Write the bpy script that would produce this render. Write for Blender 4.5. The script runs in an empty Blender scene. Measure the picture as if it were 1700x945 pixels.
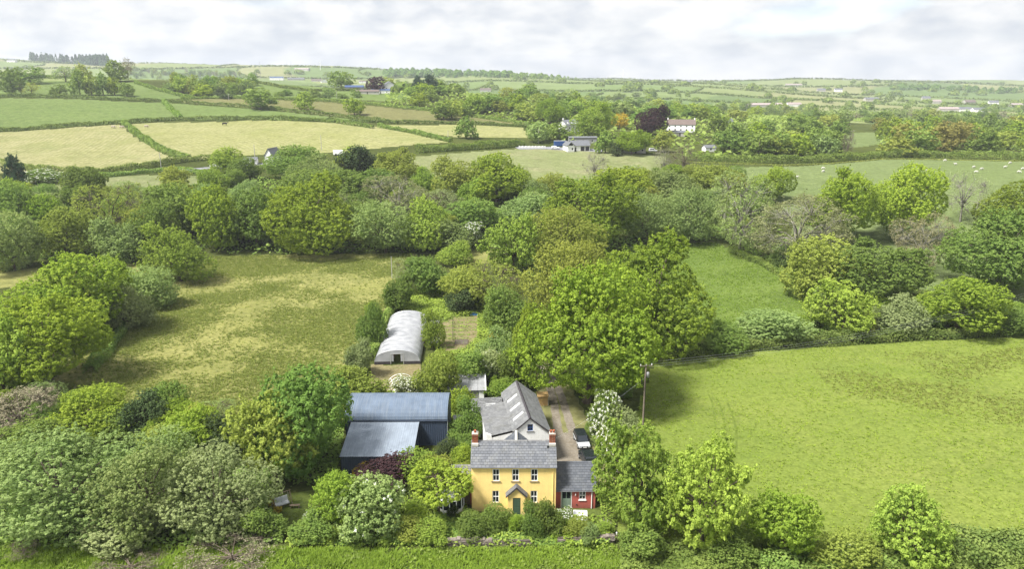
import bpy, math, random
import numpy as np
from mathutils import Vector, noise as mnoise

SC = bpy.context.scene
COL = SC.collection
random.seed(7)
RNG = np.random.default_rng(7)

# ------------------------------------------------------------------ camera, world, sun, exposure
F_PX, PITCH, CAM_H = 1214.0, math.radians(15.53), 51.0
CP, SP = math.cos(PITCH), math.sin(PITCH)
cam_d = bpy.data.cameras.new('camera')
cam = bpy.data.objects.new('camera', cam_d)
COL.objects.link(cam)
cam_d.sensor_width = 36.0
cam_d.lens = F_PX / 1700.0 * 36.0
cam_d.clip_end = 20000.0
cam.location = (0, 0, CAM_H)
cam.rotation_euler = (math.radians(90) - PITCH, 0, 0)
SC.camera = cam

SUN_AZ, SUN_EL = math.radians(-120), math.radians(57)       # azimuth from +Y, clockwise
world = bpy.data.worlds.new('World')
SC.world = world
world.use_nodes = True
wt = world.node_tree
for n in list(wt.nodes):
    wt.nodes.remove(n)
W = wt.nodes.new
wout = W('ShaderNodeOutputWorld')
sky = W('ShaderNodeTexSky')
sky.sky_type = 'NISHITA'
sky.sun_disc = False
sky.sun_elevation = SUN_EL
sky.sun_rotation = SUN_AZ
sky.altitude = 100
sky_bg = W('ShaderNodeBackground')
sky_bg.inputs['Strength'].default_value = 0.05
wt.links.new(sky.outputs[0], sky_bg.inputs['Color'])
tc = W('ShaderNodeTexCoord')
mp = W('ShaderNodeMapping')
mp.inputs['Scale'].default_value = (9.0, 9.0, 22.0)
mp.inputs['Location'].default_value = (1.7, 0.4, 0.35)
wt.links.new(tc.outputs['Generated'], mp.inputs['Vector'])
cn = W('ShaderNodeTexNoise')
cn.inputs['Scale'].default_value = 1.5
cn.inputs['Detail'].default_value = 9
cn.inputs['Roughness'].default_value = 0.58
cn.inputs['Distortion'].default_value = 0.15
wt.links.new(mp.outputs[0], cn.inputs['Vector'])
cr = W('ShaderNodeValToRGB')                                # cloud brightness: grey bases to white tops
cr.color_ramp.elements[0].position = 0.36
cr.color_ramp.elements[0].color = (0.66, 0.705, 0.77, 1)
cr.color_ramp.elements[1].position = 0.60
cr.color_ramp.elements[1].color = (0.98, 0.98, 0.975, 1)
e = cr.color_ramp.elements.new(0.475)
e.color = (0.815, 0.84, 0.868, 1)
wt.links.new(cn.outputs['Fac'], cr.inputs['Fac'])
cl_bg = W('ShaderNodeBackground')
cl_bg.inputs['Strength'].default_value = 0.158
wt.links.new(cr.outputs['Color'], cl_bg.inputs['Color'])
cn2 = W('ShaderNodeTexNoise')
cn2.inputs['Scale'].default_value = 0.9
cn2.inputs['Detail'].default_value = 5
mp2 = W('ShaderNodeMapping')
mp2.inputs['Scale'].default_value = (3.0, 3.0, 9.0)
mp2.inputs['Location'].default_value = (5.1, 2.2, 1.3)
wt.links.new(tc.outputs['Generated'], mp2.inputs['Vector'])
wt.links.new(mp2.outputs[0], cn2.inputs['Vector'])
cov = W('ShaderNodeMapRange')
cov.inputs['From Min'].default_value = 0.30
cov.inputs['From Max'].default_value = 0.46
cov.inputs['To Min'].default_value = 0.45
cov.inputs['To Max'].default_value = 1.0
wt.links.new(cn2.outputs['Fac'], cov.inputs['Value'])
wmix = W('ShaderNodeMixShader')
wt.links.new(cov.outputs[0], wmix.inputs[0])
wt.links.new(sky_bg.outputs[0], wmix.inputs[1])
wt.links.new(cl_bg.outputs[0], wmix.inputs[2])
wt.links.new(wmix.outputs[0], wout.inputs['Surface'])

sun_d = bpy.data.lights.new('sun', 'SUN')
sun_d.energy = 1.5
sun_d.angle = math.radians(13.0)
sun_d.color = (1.0, 0.965, 0.90)
sun = bpy.data.objects.new('sun', sun_d)
COL.objects.link(sun)
sdir = Vector((math.sin(SUN_AZ) * math.cos(SUN_EL), math.cos(SUN_AZ) * math.cos(SUN_EL), math.sin(SUN_EL)))
sun.rotation_euler = sdir.to_track_quat('Z', 'Y').to_euler()
sun.location = (0, 0, 200)

SC.view_settings.view_transform = 'Standard'
SC.view_settings.look = 'None'
SC.view_settings.exposure = 2.75
SC.view_settings.gamma = 1.0
SC.render.engine = 'CYCLES'
SC.cycles.max_bounces = 6
SC.cycles.diffuse_bounces = 4
SC.cycles.transmission_bounces = 4
SC.cycles.transparent_max_bounces = 8
SC.cycles.volume_bounces = 0
HAZE_DENSITY = 0.00013

# ------------------------------------------------------------------ terrain
UK = np.array([-0.68, -0.34, 0.0, 0.34, 0.68])
PROFILES = [
    [(0, 0), (215, 0), (300, 12.5), (360, 12.0), (470, 22), (570, 38), (680, 51), (760, 60), (900, 50), (1300, 20), (2000, 66), (2600, 142), (3000, 138), (4500, 60)],
    [(0, 0), (215, 0), (330, 13.0), (480, 26.9), (560, 32), (650, 39.7), (760, 51.5), (860, 49), (1200, 20), (1800, 54), (2500, 98), (3000, 98), (4500, 50)],
    [(0, 0), (215, 0), (300, 12), (400, 16.7), (430, 19), (500, 24), (680, 39), (780, 36), (1000, 20), (1500, 26), (2200, 66), (2700, 68), (4500, 40)],
    [(0, 0), (230, 0), (340, 12), (375, 12.7), (430, 14), (600, 15), (900, 8), (1200, 10), (1500, 16.4), (2200, 32), (3000, 51.5), (3300, 50), (4500, 30)],
    [(0, 0), (230, 0), (310, 10.7), (390, 11), (600, 10), (900, 4), (1300, 1.7), (1700, 11.8), (2400, 29), (3200, 49.5), (3500, 48), (4500, 30)],
]
TU = np.linspace(-0.9, 0.9, 73)
TD = np.exp(np.linspace(math.log(20), math.log(4600), 420))
_cols = np.array([np.interp(TD, [p[0] for p in pr], [p[1] for p in pr]) for pr in PROFILES])
TZ = np.array([[np.interp(u, UK, _cols[:, j]) for j in range(len(TD))] for u in TU])


def _box(a, k, ax):
    pad = [(0, 0), (0, 0)]
    pad[ax] = (k, k)
    b = np.pad(a, pad, mode='edge')
    out = np.zeros_like(a)
    for i in range(2 * k + 1):
        out += b[i:i + a.shape[0], :] if ax == 0 else b[:, i:i + a.shape[1]]
    return out / (2 * k + 1)


for _ in range(2):
    TZ = _box(TZ, 3, 1)
    TZ = _box(TZ, 6, 0)


def height(X, Y):
    """ground height; X, Y arrays"""
    X = np.asarray(X, float)
    Y = np.asarray(Y, float)
    r = np.hypot(X, Y)
    th = np.arctan2(X, Y)
    u = np.tan(np.clip(th, -0.72, 0.72))
    d = r * np.cos(np.clip(th, -0.72, 0.72))
    iu = np.clip((u - TU[0]) / (TU[1] - TU[0]), 0, len(TU) - 1.001)
    ld = np.clip((np.log(np.maximum(d, 20.0)) - math.log(20)) / (math.log(4600) - math.log(20)) * (len(TD) - 1), 0, len(TD) - 1.001)
    i0 = iu.astype(int); j0 = ld.astype(int)
    a = iu - i0; b = ld - j0
    z = (TZ[i0, j0] * (1 - a) * (1 - b) + TZ[i0 + 1, j0] * a * (1 - b) + TZ[i0, j0 + 1] * (1 - a) * b + TZ[i0 + 1, j0 + 1] * a * b)
    amp = np.clip((r - 100) / 300, 0, 1)
    z = z + amp * (0.7 * np.sin(X * 0.021 + 1.3) * np.cos(Y * 0.017) + 0.35 * np.sin(X * 0.05 + Y * 0.043))
    far = np.clip((r - 900) / 1200, 0, 1)
    z = z + far * (12.0 * np.sin(X * 0.0034 + 0.6) * np.cos(Y * 0.0031 + 1.0) + 2.2 * np.sin(X * 0.011 + 2) )
    near = np.clip((np.abs(X - 0) - 30) / 40, 0, 1) * np.clip((Y - 60) / 30, 0, 1) * np.clip((260 - r) / 60, 0, 1)
    z = z + near * (0.35 * np.sin(X * 0.06) * np.sin(Y * 0.05 + 0.8))
    return z


def hz(x, y):
    return float(height(np.array([x]), np.array([y]))[0])


def ray(px, py):
    x = (px - 850.0) / F_PX
    y = -(py - 472.5) / F_PX
    return np.array([x, CP + y * SP, -SP + y * CP])


_T = np.exp(np.linspace(math.log(40), math.log(6000), 5000))


def ground_at(px, py):
    """where the line of sight through a photograph pixel meets the ground"""
    d = ray(px, py)
    P = np.array([0, 0, CAM_H])[None, :] + _T[:, None] * d[None, :]
    below = P[:, 2] < height(P[:, 0], P[:, 1])
    i = int(np.argmax(below)) if below.any() else len(_T) - 1
    if i == 0:
        return P[0]
    lo, hi = _T[i - 1], _T[i]
    for _ in range(14):
        m = (lo + hi) / 2
        p = np.array([0, 0, CAM_H]) + m * d
        if p[2] < hz(p[0], p[1]):
            hi = m
        else:
            lo = m
    p = np.array([0, 0, CAM_H]) + hi * d
    return np.array([p[0], p[1], hz(p[0], p[1])])


def depth_of(Y, Z):
    return Y * CP - (Z - CAM_H) * SP


def proj_y(Y, Z):
    return 472.5 - F_PX * (Y * SP + (Z - CAM_H) * CP) / depth_of(Y, Z)


# ------------------------------------------------------------------ object helpers
def tag(o, label=None, cat=None, group=None, kind=None):
    if label: o['label'] = label
    if cat: o['category'] = cat
    if group: o['group'] = group
    if kind: o['kind'] = kind
    return o


def thing(name, label, cat, loc=(0, 0, 0), rotz=0.0, group=None):
    o = bpy.data.objects.new(name, None)
    o.empty_display_size = 0.5
    COL.objects.link(o)
    o.location = loc
    o.rotation_euler = (0, 0, rotz)
    return tag(o, label, cat, group)


def link(name, me, parent=None, mat=None):
    o = bpy.data.objects.new(name, me)
    COL.objects.link(o)
    if parent: o.parent = parent
    if mat is not None:
        if not me.materials:
            me.materials.append(mat)
        elif me.materials[0] is not mat:
            o.material_slots[0].link = 'OBJECT'
            o.material_slots[0].material = mat
    return o


def mesh_np(name, V, Fs, tone=None, smooth=False, mats=(), midx=None):
    """mesh from numpy: V (n,3), Fs (m,k) faces all with k corners"""
    me = bpy.data.meshes.new(name)
    V = np.ascontiguousarray(V, dtype=np.float32)
    Fs = np.ascontiguousarray(Fs, dtype=np.int32)
    m, k = Fs.shape
    me.vertices.add(len(V))
    me.vertices.foreach_set('co', V.ravel())
    me.loops.add(m * k)
    me.loops.foreach_set('vertex_index', Fs.ravel())
    me.polygons.add(m)
    me.polygons.foreach_set('loop_start', np.arange(0, m * k, k, dtype=np.int32))
    me.polygons.foreach_set('loop_total', np.full(m, k, dtype=np.int32))
    if midx is not None:
        me.polygons.foreach_set('material_index', np.asarray(midx, dtype=np.int32))
    me.update(calc_edges=True)
    if smooth:
        me.polygons.foreach_set('use_smooth', np.ones(m, dtype=bool))
    if tone is not None:
        at = me.attributes.new('tone', 'FLOAT', 'POINT')
        at.data.foreach_set('value', np.ascontiguousarray(tone, dtype=np.float32))
    for mt in mats:
        me.materials.append(mt)
    return me


class MB:
    """collects boxes, prisms, tubes and polygons into one mesh"""
    def __init__(s):
        s.v = []; s.f = []; s.m = []

    def poly(s, pts, mi=0):
        b = len(s.v)
        s.v += [tuple(p) for p in pts]
        s.f.append(tuple(range(b, b + len(pts)))); s.m.append(mi)
        return s

    def box(s, x0, x1, y0, y1, z0, z1, mi=0):
        b = len(s.v)
        s.v += [(x0, y0, z0), (x1, y0, z0), (x1, y1, z0), (x0, y1, z0), (x0, y0, z1), (x1, y0, z1), (x1, y1, z1), (x0, y1, z1)]
        for q in ((0, 3, 2, 1), (4, 5, 6, 7), (0, 1, 5, 4), (1, 2, 6, 5), (2, 3, 7, 6), (3, 0, 4, 7)):
            s.f.append(tuple(b + i for i in q)); s.m.append(mi)
        return s

    def hexa(s, p, mi=0):
        """eight corners, bottom four then top four, each counter-clockwise seen from above"""
        b = len(s.v)
        s.v += [tuple(q) for q in p]
        for q in ((0, 3, 2, 1), (4, 5, 6, 7), (0, 1, 5, 4), (1, 2, 6, 5), (2, 3, 7, 6), (3, 0, 4, 7)):
            s.f.append(tuple(b + i for i in q)); s.m.append(mi)
        return s

    def slab(s, quad, th, mi=0):
        """a plate: quad of 4 points (counter-clockwise from its upper side), thickness below it"""
        q = [Vector(p) for p in quad]
        n = (q[1] - q[0]).cross(q[2] - q[0]).normalized()
        lo = [p - n * th for p in q]
        return s.hexa([*lo, *q], mi)

    def prism(s, prof, y0, y1, mi=0, axis='y'):
        """profile of (a, z) points extruded along y (or x)"""
        n = len(prof); b = len(s.v)
        for yy in (y0, y1):
            for a, z in prof:
                s.v.append((a, yy, z) if axis == 'y' else (yy, a, z))
        f0 = tuple(b + i for i in range(n)); f1 = tuple(b + n + i for i in reversed(range(n)))
        s.f += [f0, f1]; s.m += [mi, mi]
        for i in range(n):
            j = (i + 1) % n
            s.f.append((b + j, b + i, b + n + i, b + n + j)); s.m.append(mi)
        return s

    def tube(s, pts, r, seg=6, mi=0, cap=True):
        pts = [Vector(p) for p in pts]
        rr = r if isinstance(r, (list, tuple)) else [r] * len(pts)
        b = len(s.v); n = len(pts)
        for i, p in enumerate(pts):
            d = (pts[min(i + 1, n - 1)] - pts[max(i - 1, 0)]).normalized()
            u = d.orthogonal().normalized() if abs(d.z) > 0.9 else d.cross(Vector((0, 0, 1))).normalized()
            w = d.cross(u)
            for k in range(seg):
                a = 2 * math.pi * k / seg
                s.v.append(tuple(p + u * (rr[i] * math.cos(a)) + w * (rr[i] * math.sin(a))))
        for i in range(n - 1):
            for k in range(seg):
                k2 = (k + 1) % seg
                s.f.append((b + i * seg + k, b + i * seg + k2, b + (i + 1) * seg + k2, b + (i + 1) * seg + k)); s.m.append(mi)
        if cap:
            s.f.append(tuple(b + k for k in reversed(range(seg)))); s.m.append(mi)
            s.f.append(tuple(b + (n - 1) * seg + k for k in range(seg))); s.m.append(mi)
        return s

    def lathe(s, prof, seg=12, c=(0, 0), mi=0):
        """profile of (radius, z)"""
        b = len(s.v); n = len(prof)
        for r, z in prof:
            for k in range(seg):
                a = 2 * math.pi * k / seg
                s.v.append((c[0] + r * math.cos(a), c[1] + r * math.sin(a), z))
        for i in range(n - 1):
            for k in range(seg):
                k2 = (k + 1) % seg
                s.f.append((b + i * seg + k, b + i * seg + k2, b + (i + 1) * seg + k2, b + (i + 1) * seg + k)); s.m.append(mi)
        s.f.append(tuple(b + (n - 1) * seg + k for k in range(seg))); s.m.append(mi)
        return s

    def mesh(s, name, mats, smooth=False):
        me = bpy.data.meshes.new(name)
        me.from_pydata(s.v, [], s.f)
        for mt in (mats if isinstance(mats, (list, tuple)) else [mats]):
            me.materials.append(mt)
        me.polygons.foreach_set('material_index', s.m)
        if smooth:
            me.polygons.foreach_set('use_smooth', [True] * len(s.f))
        me.update()
        return me

    def build(s, name, mats, parent=None, smooth=False, loc=None, rotz=None):
        o = link(name, s.mesh(name, mats, smooth), parent)
        if loc is not None: o.location = loc
        if rotz is not None: o.rotation_euler = (0, 0, rotz)
        return o


# ------------------------------------------------------------------ materials
def new_mat(name):
    m = bpy.data.materials.new(name)
    m.use_nodes = True
    nt = m.node_tree
    for n in list(nt.nodes): nt.nodes.remove(n)
    out = nt.nodes.new('ShaderNodeOutputMaterial')
    return m, nt, out


def c4(c): return (c[0], c[1], c[2], 1.0)


def nnode(nt, typ, **kw):
    n = nt.nodes.new(typ)
    for k, v in kw.items():
        if k in n.inputs: n.inputs[k].default_value = v
        else: setattr(n, k, v)
    return n


def mixc(nt, fac, a, b, blend='MIX'):
    n = nt.nodes.new('ShaderNodeMix')
    n.data_type = 'RGBA'; n.blend_type = blend
    if hasattr(fac, 'links'): nt.links.new(fac, n.inputs[0])
    else: n.inputs[0].default_value = fac
    for v, i in ((a, 6), (b, 7)):
        if hasattr(v, 'links'): nt.links.new(v, n.inputs[i])
        else: n.inputs[i].default_value = c4(v)
    return n.outputs[2]


def noise_fac(nt, vec, scale, detail=3, lo=0.35, hi=0.65, rough=0.5, dist=0.0):
    n = nnode(nt, 'ShaderNodeTexNoise', Scale=scale, Detail=detail, Roughness=rough, Distortion=dist)
    nt.links.new(vec, n.inputs['Vector'])
    r = nnode(nt, 'ShaderNodeMapRange')
    r.inputs['From Min'].default_value = lo; r.inputs['From Max'].default_value = hi
    nt.links.new(n.outputs['Fac'], r.inputs['Value'])
    return r.outputs[0]


def mat_plain(name, col, rough=0.7, var=0.12, scale=2.0, metal=0.0, spec=0.3, bump=0.0, bscale=30.0, dirt=None, dirt_amt=0.0):
    m, nt, out = new_mat(name)
    b = nnode(nt, 'ShaderNodeBsdfPrincipled', Roughness=rough, Metallic=metal)
    b.inputs['Specular IOR Level'].default_value = spec
    tcn = nt.nodes.new('ShaderNodeTexCoord')
    f = noise_fac(nt, tcn.outputs['Object'], scale, 5, 0.3, 0.7)
    colr = mixc(nt, f, [c * (1 - var) for c in col], [min(1, c * (1 + var)) for c in col])
    if dirt is not None:
        f2 = noise_fac(nt, tcn.outputs['Object'], scale * 0.6, 6, 0.5, 0.75, 0.62)
        mm = nnode(nt, 'ShaderNodeMath', operation='MULTIPLY'); mm.inputs[1].default_value = dirt_amt
        nt.links.new(f2, mm.inputs[0])
        colr = mixc(nt, mm.outputs[0], colr, dirt)
    nt.links.new(colr, b.inputs['Base Color'])
    if bump:
        nb = nnode(nt, 'ShaderNodeTexNoise', Scale=bscale, Detail=4)
        nt.links.new(tcn.outputs['Object'], nb.inputs['Vector'])
        bp = nnode(nt, 'ShaderNodeBump', Strength=bump, Distance=0.02)
        nt.links.new(nb.outputs['Fac'], bp.inputs['Height'])
        nt.links.new(bp.outputs[0], b.inputs['Normal'])
    nt.links.new(b.outputs[0], out.inputs['Surface'])
    return m


def mat_render(name, col, streak, damp, rough=0.85):
    """painted render: rain streaks, blotches and a damp foot"""
    m, nt, out = new_mat(name)
    b = nnode(nt, 'ShaderNodeBsdfPrincipled', Roughness=rough)
    b.inputs['Specular IOR Level'].default_value = 0.2
    tcn = nt.nodes.new('ShaderNodeTexCoord'); v = tcn.outputs['Object']

    def mul(f, a):
        mm = nnode(nt, 'ShaderNodeMath', operation='MULTIPLY'); mm.inputs[1].default_value = a
        nt.links.new(f, mm.inputs[0]); return mm.outputs[0]
    c = mixc(nt, noise_fac(nt, v, 0.9, 6, 0.3, 0.7, 0.6), [x * 0.92 for x in col], [min(1, x * 1.06) for x in col])
    mpn = nt.nodes.new('ShaderNodeMapping'); mpn.inputs['Scale'].default_value = (2.6, 2.6, 0.22)
    nt.links.new(v, mpn.inputs['Vector'])
    c = mixc(nt, mul(noise_fac(nt, mpn.outputs[0], 1.5, 5, 0.50, 0.74, 0.6), 0.42), c, streak)
    c = mixc(nt, mul(noise_fac(nt, v, 2.2, 6, 0.54, 0.72, 0.65), 0.4), c, streak)
    sx = nt.nodes.new('ShaderNodeSeparateXYZ'); nt.links.new(v, sx.inputs[0])
    ad = nnode(nt, 'ShaderNodeMath', operation='MULTIPLY_ADD'); ad.inputs[1].default_value = -0.9
    n2 = nnode(nt, 'ShaderNodeTexNoise', Scale=1.8, Detail=5); nt.links.new(v, n2.inputs['Vector'])
    nt.links.new(n2.outputs['Fac'], ad.inputs[0]); nt.links.new(sx.outputs['Z'], ad.inputs[2])
    r = nnode(nt, 'ShaderNodeMapRange'); r.inputs['From Min'].default_value = 0.45; r.inputs['From Max'].default_value = -0.35
    nt.links.new(ad.outputs[0], r.inputs['Value'])
    c = mixc(nt, mul(r.outputs[0], 0.6), c, damp)
    nt.links.new(c, b.inputs['Base Color'])
    nb = nnode(nt, 'ShaderNodeTexNoise', Scale=7, Detail=5); nt.links.new(v, nb.inputs['Vector'])
    bp = nnode(nt, 'ShaderNodeBump', Strength=0.35, Distance=0.02)
    nt.links.new(nb.outputs['Fac'], bp.inputs['Height']); nt.links.new(bp.outputs[0], b.inputs['Normal'])
    nt.links.new(b.outputs[0], out.inputs['Surface'])
    return m


def mat_island(name, c_a, c_b, rough=0.7, spec=0.3, stain=None, stain_amt=0.5, sscale=0.8):
    """each piece (slate, stone, brick) has a shade of its own"""
    m, nt, out = new_mat(name)
    b = nnode(nt, 'ShaderNodeBsdfPrincipled', Roughness=rough)
    b.inputs['Specular IOR Level'].default_value = spec
    g = nt.nodes.new('ShaderNodeNewGeometry')
    tcn = nt.nodes.new('ShaderNodeTexCoord')
    colr = mixc(nt, g.outputs['Random Per Island'], c_a, c_b)
    if stain is not None:
        f2 = noise_fac(nt, tcn.outputs['Object'], sscale, 6, 0.48, 0.72, 0.65)
        mm = nnode(nt, 'ShaderNodeMath', operation='MULTIPLY'); mm.inputs[1].default_value = stain_amt
        nt.links.new(f2, mm.inputs[0])
        colr = mixc(nt, mm.outputs[0], colr, stain)
    nt.links.new(colr, b.inputs['Base Color'])
    nt.links.new(b.outputs[0], out.inputs['Surface'])
    return m


def mat_leaf(name, ca, cb, trans=0.28, hv=0.012, vv=0.16):
    """foliage: ca to cb by the sprig's own tone, a little shift from plant to plant"""
    m, nt, out = new_mat(name)
    at = nnode(nt, 'ShaderNodeAttribute', attribute_name='tone')
    oi = nt.nodes.new('ShaderNodeObjectInfo')
    colr = mixc(nt, at.outputs['Fac'], ca, cb)
    hs = nt.nodes.new('ShaderNodeHueSaturation')
    r1 = nnode(nt, 'ShaderNodeMapRange'); r1.inputs['To Min'].default_value = 0.5 - hv; r1.inputs['To Max'].default_value = 0.5 + hv * 0.7
    r2 = nnode(nt, 'ShaderNodeMapRange'); r2.inputs['To Min'].default_value = 1 - vv; r2.inputs['To Max'].default_value = 1 + vv
    m2 = nnode(nt, 'ShaderNodeMath', operation='MULTIPLY'); m2.inputs[1].default_value = 7.31
    m3 = nnode(nt, 'ShaderNodeMath', operation='FRACT')
    nt.links.new(oi.outputs['Random'], r1.inputs['Value'])
    nt.links.new(oi.outputs['Random'], m2.inputs[0]); nt.links.new(m2.outputs[0], m3.inputs[0]); nt.links.new(m3.outputs[0], r2.inputs['Value'])
    nt.links.new(r1.outputs[0], hs.inputs['Hue']); nt.links.new(r2.outputs[0], hs.inputs['Value'])
    nt.links.new(colr, hs.inputs['Color'])
    d = nt.nodes.new('ShaderNodeBsdfDiffuse'); t = nt.nodes.new('ShaderNodeBsdfTranslucent')
    nt.links.new(hs.outputs[0], d.inputs['Color'])
    tcol = mixc(nt, 0.5, hs.outputs[0], (1.35, 1.5, 0.55), 'MULTIPLY')
    nt.links.new(tcol, t.inputs['Color'])
    mx = nt.nodes.new('ShaderNodeMixShader'); mx.inputs[0].default_value = trans
    nt.links.new(d.outputs[0], mx.inputs[1]); nt.links.new(t.outputs[0], mx.inputs[2])
    nt.links.new(mx.outputs[0], out.inputs['Surface'])
    return m


def mat_grass(name, base, light, dark, big=0.03, mid=0.25, fine=2.2, big_amt=0.6, dark_lo=0.5, dark_hi=0.62, dark_amt=0.8, stretch=(1, 1, 1), rot=0.0, stripes=None, bump=0.5, dry=None, dry_amt=0.0):
    m, nt, out = new_mat(name)
    b = nnode(nt, 'ShaderNodeBsdfDiffuse', Roughness=0.4)
    tcn = nt.nodes.new('ShaderNodeTexCoord')
    mpn = nt.nodes.new('ShaderNodeMapping')
    mpn.inputs['Scale'].default_value = stretch; mpn.inputs['Rotation'].default_value = (0, 0, rot)
    nt.links.new(tcn.outputs['Object'], mpn.inputs['Vector'])
    v = mpn.outputs[0]; vo = tcn.outputs['Object']

    def mul(f, a):
        mm = nnode(nt, 'ShaderNodeMath', operation='MULTIPLY'); mm.inputs[1].default_value = a
        nt.links.new(f, mm.inputs[0]); return mm.outputs[0]
    col = mixc(nt, mul(noise_fac(nt, v, big, 4, 0.38, 0.62, 0.55), big_amt), base, light)
    f_mid = noise_fac(nt, v, mid, 5, 0.32, 0.68, 0.62)
    col = mixc(nt, mul(f_mid, 0.5), col, [c * 0.86 for c in light])
    if stripes:
        (cx, cy), per, scol, amt = stripes
        mp3 = nt.nodes.new('ShaderNodeMapping'); mp3.inputs['Location'].default_value = (-cx, -cy, 0)
        mp3.vector_type = 'POINT'
        nt.links.new(vo, mp3.inputs['Vector'])
        wv = nt.nodes.new('ShaderNodeTexWave'); wv.wave_type = 'RINGS'; wv.rings_direction = 'Z'
        wv.inputs['Scale'].default_value = 0.314 / per; wv.inputs['Distortion'].default_value = 1.6
        wv.inputs['Detail'].default_value = 3; wv.inputs['Detail Scale'].default_value = 0.09
        nt.links.new(mp3.outputs[0], wv.inputs['Vector'])
        br = noise_fac(nt, vo, 0.06, 4, 0.3, 0.6)
        mm = nnode(nt, 'ShaderNodeMath', operation='MULTIPLY')
        nt.links.new(wv.outputs['Fac'], mm.inputs[0]); nt.links.new(br, mm.inputs[1])
        col = mixc(nt, mul(mm.outputs[0], amt), col, scol)
    if dry is not None:
        col = mixc(nt, mul(noise_fac(nt, v, big * 2.1, 6, 0.5, 0.66, 0.6), dry_amt), col, dry)
    # darker rank grass in ragged patches, broken up at two sizes
    fd = noise_fac(nt, v, big * 1.35, 7, dark_lo, dark_hi, 0.66, 0.4)
    fb = noise_fac(nt, v, mid * 1.9, 4, 0.36, 0.55)
    mm = nnode(nt, 'ShaderNodeMath', operation='MULTIPLY')
    nt.links.new(fd, mm.inputs[0]); nt.links.new(fb, mm.inputs[1])
    col = mixc(nt, mul(mm.outputs[0], dark_amt), col, dark)
    ff = noise_fac(nt, vo, fine, 4, 0.36, 0.62, 0.6)
    col = mixc(nt, mul(ff, 0.55), col, [c * 0.55 for c in base])
    fs = noise_fac(nt, vo, fine * 0.34, 5, 0.48, 0.66, 0.65)
    col = mixc(nt, mul(fs, 0.5), col, [c * 0.5 for c in base])
    nt.links.new(col, b.inputs['Color'])
    if bump:
        nb = nnode(nt, 'ShaderNodeTexNoise', Scale=1.3, Detail=6, Roughness=0.7)
        nt.links.new(vo, nb.inputs['Vector'])
        bp = nnode(nt, 'ShaderNodeBump', Strength=bump, Distance=0.35)
        nt.links.new(nb.outputs['Fac'], bp.inputs['Height'])
        nt.links.new(bp.outputs[0], b.inputs['Normal'])
    nt.links.new(b.outputs[0], out.inputs['Surface'])
    return m


def mat_corrugated(name, col, rough, period, axis, spec=0.4, metal=0.0, stain=None, stain_amt=0.4, strength=0.6):
    m, nt, out = new_mat(name)
    b = nnode(nt, 'ShaderNodeBsdfPrincipled', Roughness=rough, Metallic=metal)
    b.inputs['Specular IOR Level'].default_value = spec
    tcn = nt.nodes.new('ShaderNodeTexCoord')
    colr = mixc(nt, noise_fac(nt, tcn.outputs['Object'], 0.7, 6, 0.3, 0.7, 0.6), [c * 0.82 for c in col], [c * 1.15 for c in col])
    mpn = nt.nodes.new('ShaderNodeMapping'); mpn.inputs['Scale'].default_value = (3.0, 0.22, 0.22) if axis == 'X' else (0.22, 3, 0.22)
    nt.links.new(tcn.outputs['Object'], mpn.inputs['Vector'])
    st = noise_fac(nt, mpn.outputs[0], 1.4, 4, 0.4, 0.7)
    mm = nnode(nt, 'ShaderNodeMath', operation='MULTIPLY'); mm.inputs[1].default_value = stain_amt
    nt.links.new(st, mm.inputs[0])
    colr = mixc(nt, mm.outputs[0], colr, stain if stain else [c * 0.6 for c in col])
    nt.links.new(colr, b.inputs['Base Color'])
    nt.links.new(b.outputs[0], out.inputs['Surface'])
    return m


def mat_glass(name, col=(0.012, 0.015, 0.02), rough=0.08):
    m, nt, out = new_mat(name)
    b = nnode(nt, 'ShaderNodeBsdfPrincipled', Roughness=rough)
    b.inputs['Base Color'].default_value = c4(col)
    b.inputs['Specular IOR Level'].default_value = 0.5
    nt.links.new(b.outputs[0], out.inputs['Surface'])
    return m


M = {}
M['yellow'] = mat_render('yellow_limewash', (0.87, 0.645, 0.245), (0.72, 0.52, 0.22), (0.42, 0.33, 0.17))
M['red'] = mat_render('red_paint', (0.42, 0.105, 0.085), (0.24, 0.07, 0.055), (0.15, 0.07, 0.05))
M['white_wall'] = mat_render('white_render', (0.80, 0.80, 0.79), (0.62, 0.62, 0.58), (0.40, 0.40, 0.34))
M['white'] = mat_plain('white_paint', (0.80, 0.80, 0.79), 0.5, 0.03)
M['cream'] = mat_plain('cream_render', (0.3844, 0.3720, 0.3348), 0.85, 0.08)
M['greywall'] = mat_plain('grey_render', (0.2436, 0.2436, 0.2378), 0.85, 0.1)
M['slate'] = mat_island('slate', (0.0766, 0.0830, 0.0964), (0.1334, 0.1408, 0.1556), 0.5, 0.45, stain=(0.1778, 0.1778, 0.1630), stain_amt=0.55, sscale=1.1)
M['slate_dark'] = mat_island('dark_slate', (0.0543, 0.0618, 0.0766), (0.0939, 0.1013, 0.1161), 0.5, 0.45, stain=(0.1235, 0.1284, 0.1284), stain_amt=0.4)
M['slate_pale'] = mat_island('pale_slate', (0.1186, 0.1211, 0.1260), (0.1778, 0.1803, 0.1828), 0.6, 0.35, stain=(0.0988, 0.0988, 0.0840), stain_amt=0.6, sscale=0.7)
M['ridge'] = mat_island('ridge_tile', (0.1160, 0.1160, 0.1218), (0.1740, 0.1740, 0.1740), 0.7)
M['lead'] = mat_plain('lead_flashing', (0.1392, 0.1421, 0.1508), 0.55, 0.2, 3)
M['darktrim'] = mat_plain('dark_trim', (0.045, 0.04, 0.045), 0.6, 0.2)
M['brick'] = mat_island('red_brick', (0.1972, 0.0580, 0.0319), (0.3016, 0.1102, 0.0580), 0.85, 0.2, stain=(0.2610, 0.1914, 0.1508), stain_amt=0.5, sscale=2)
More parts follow.
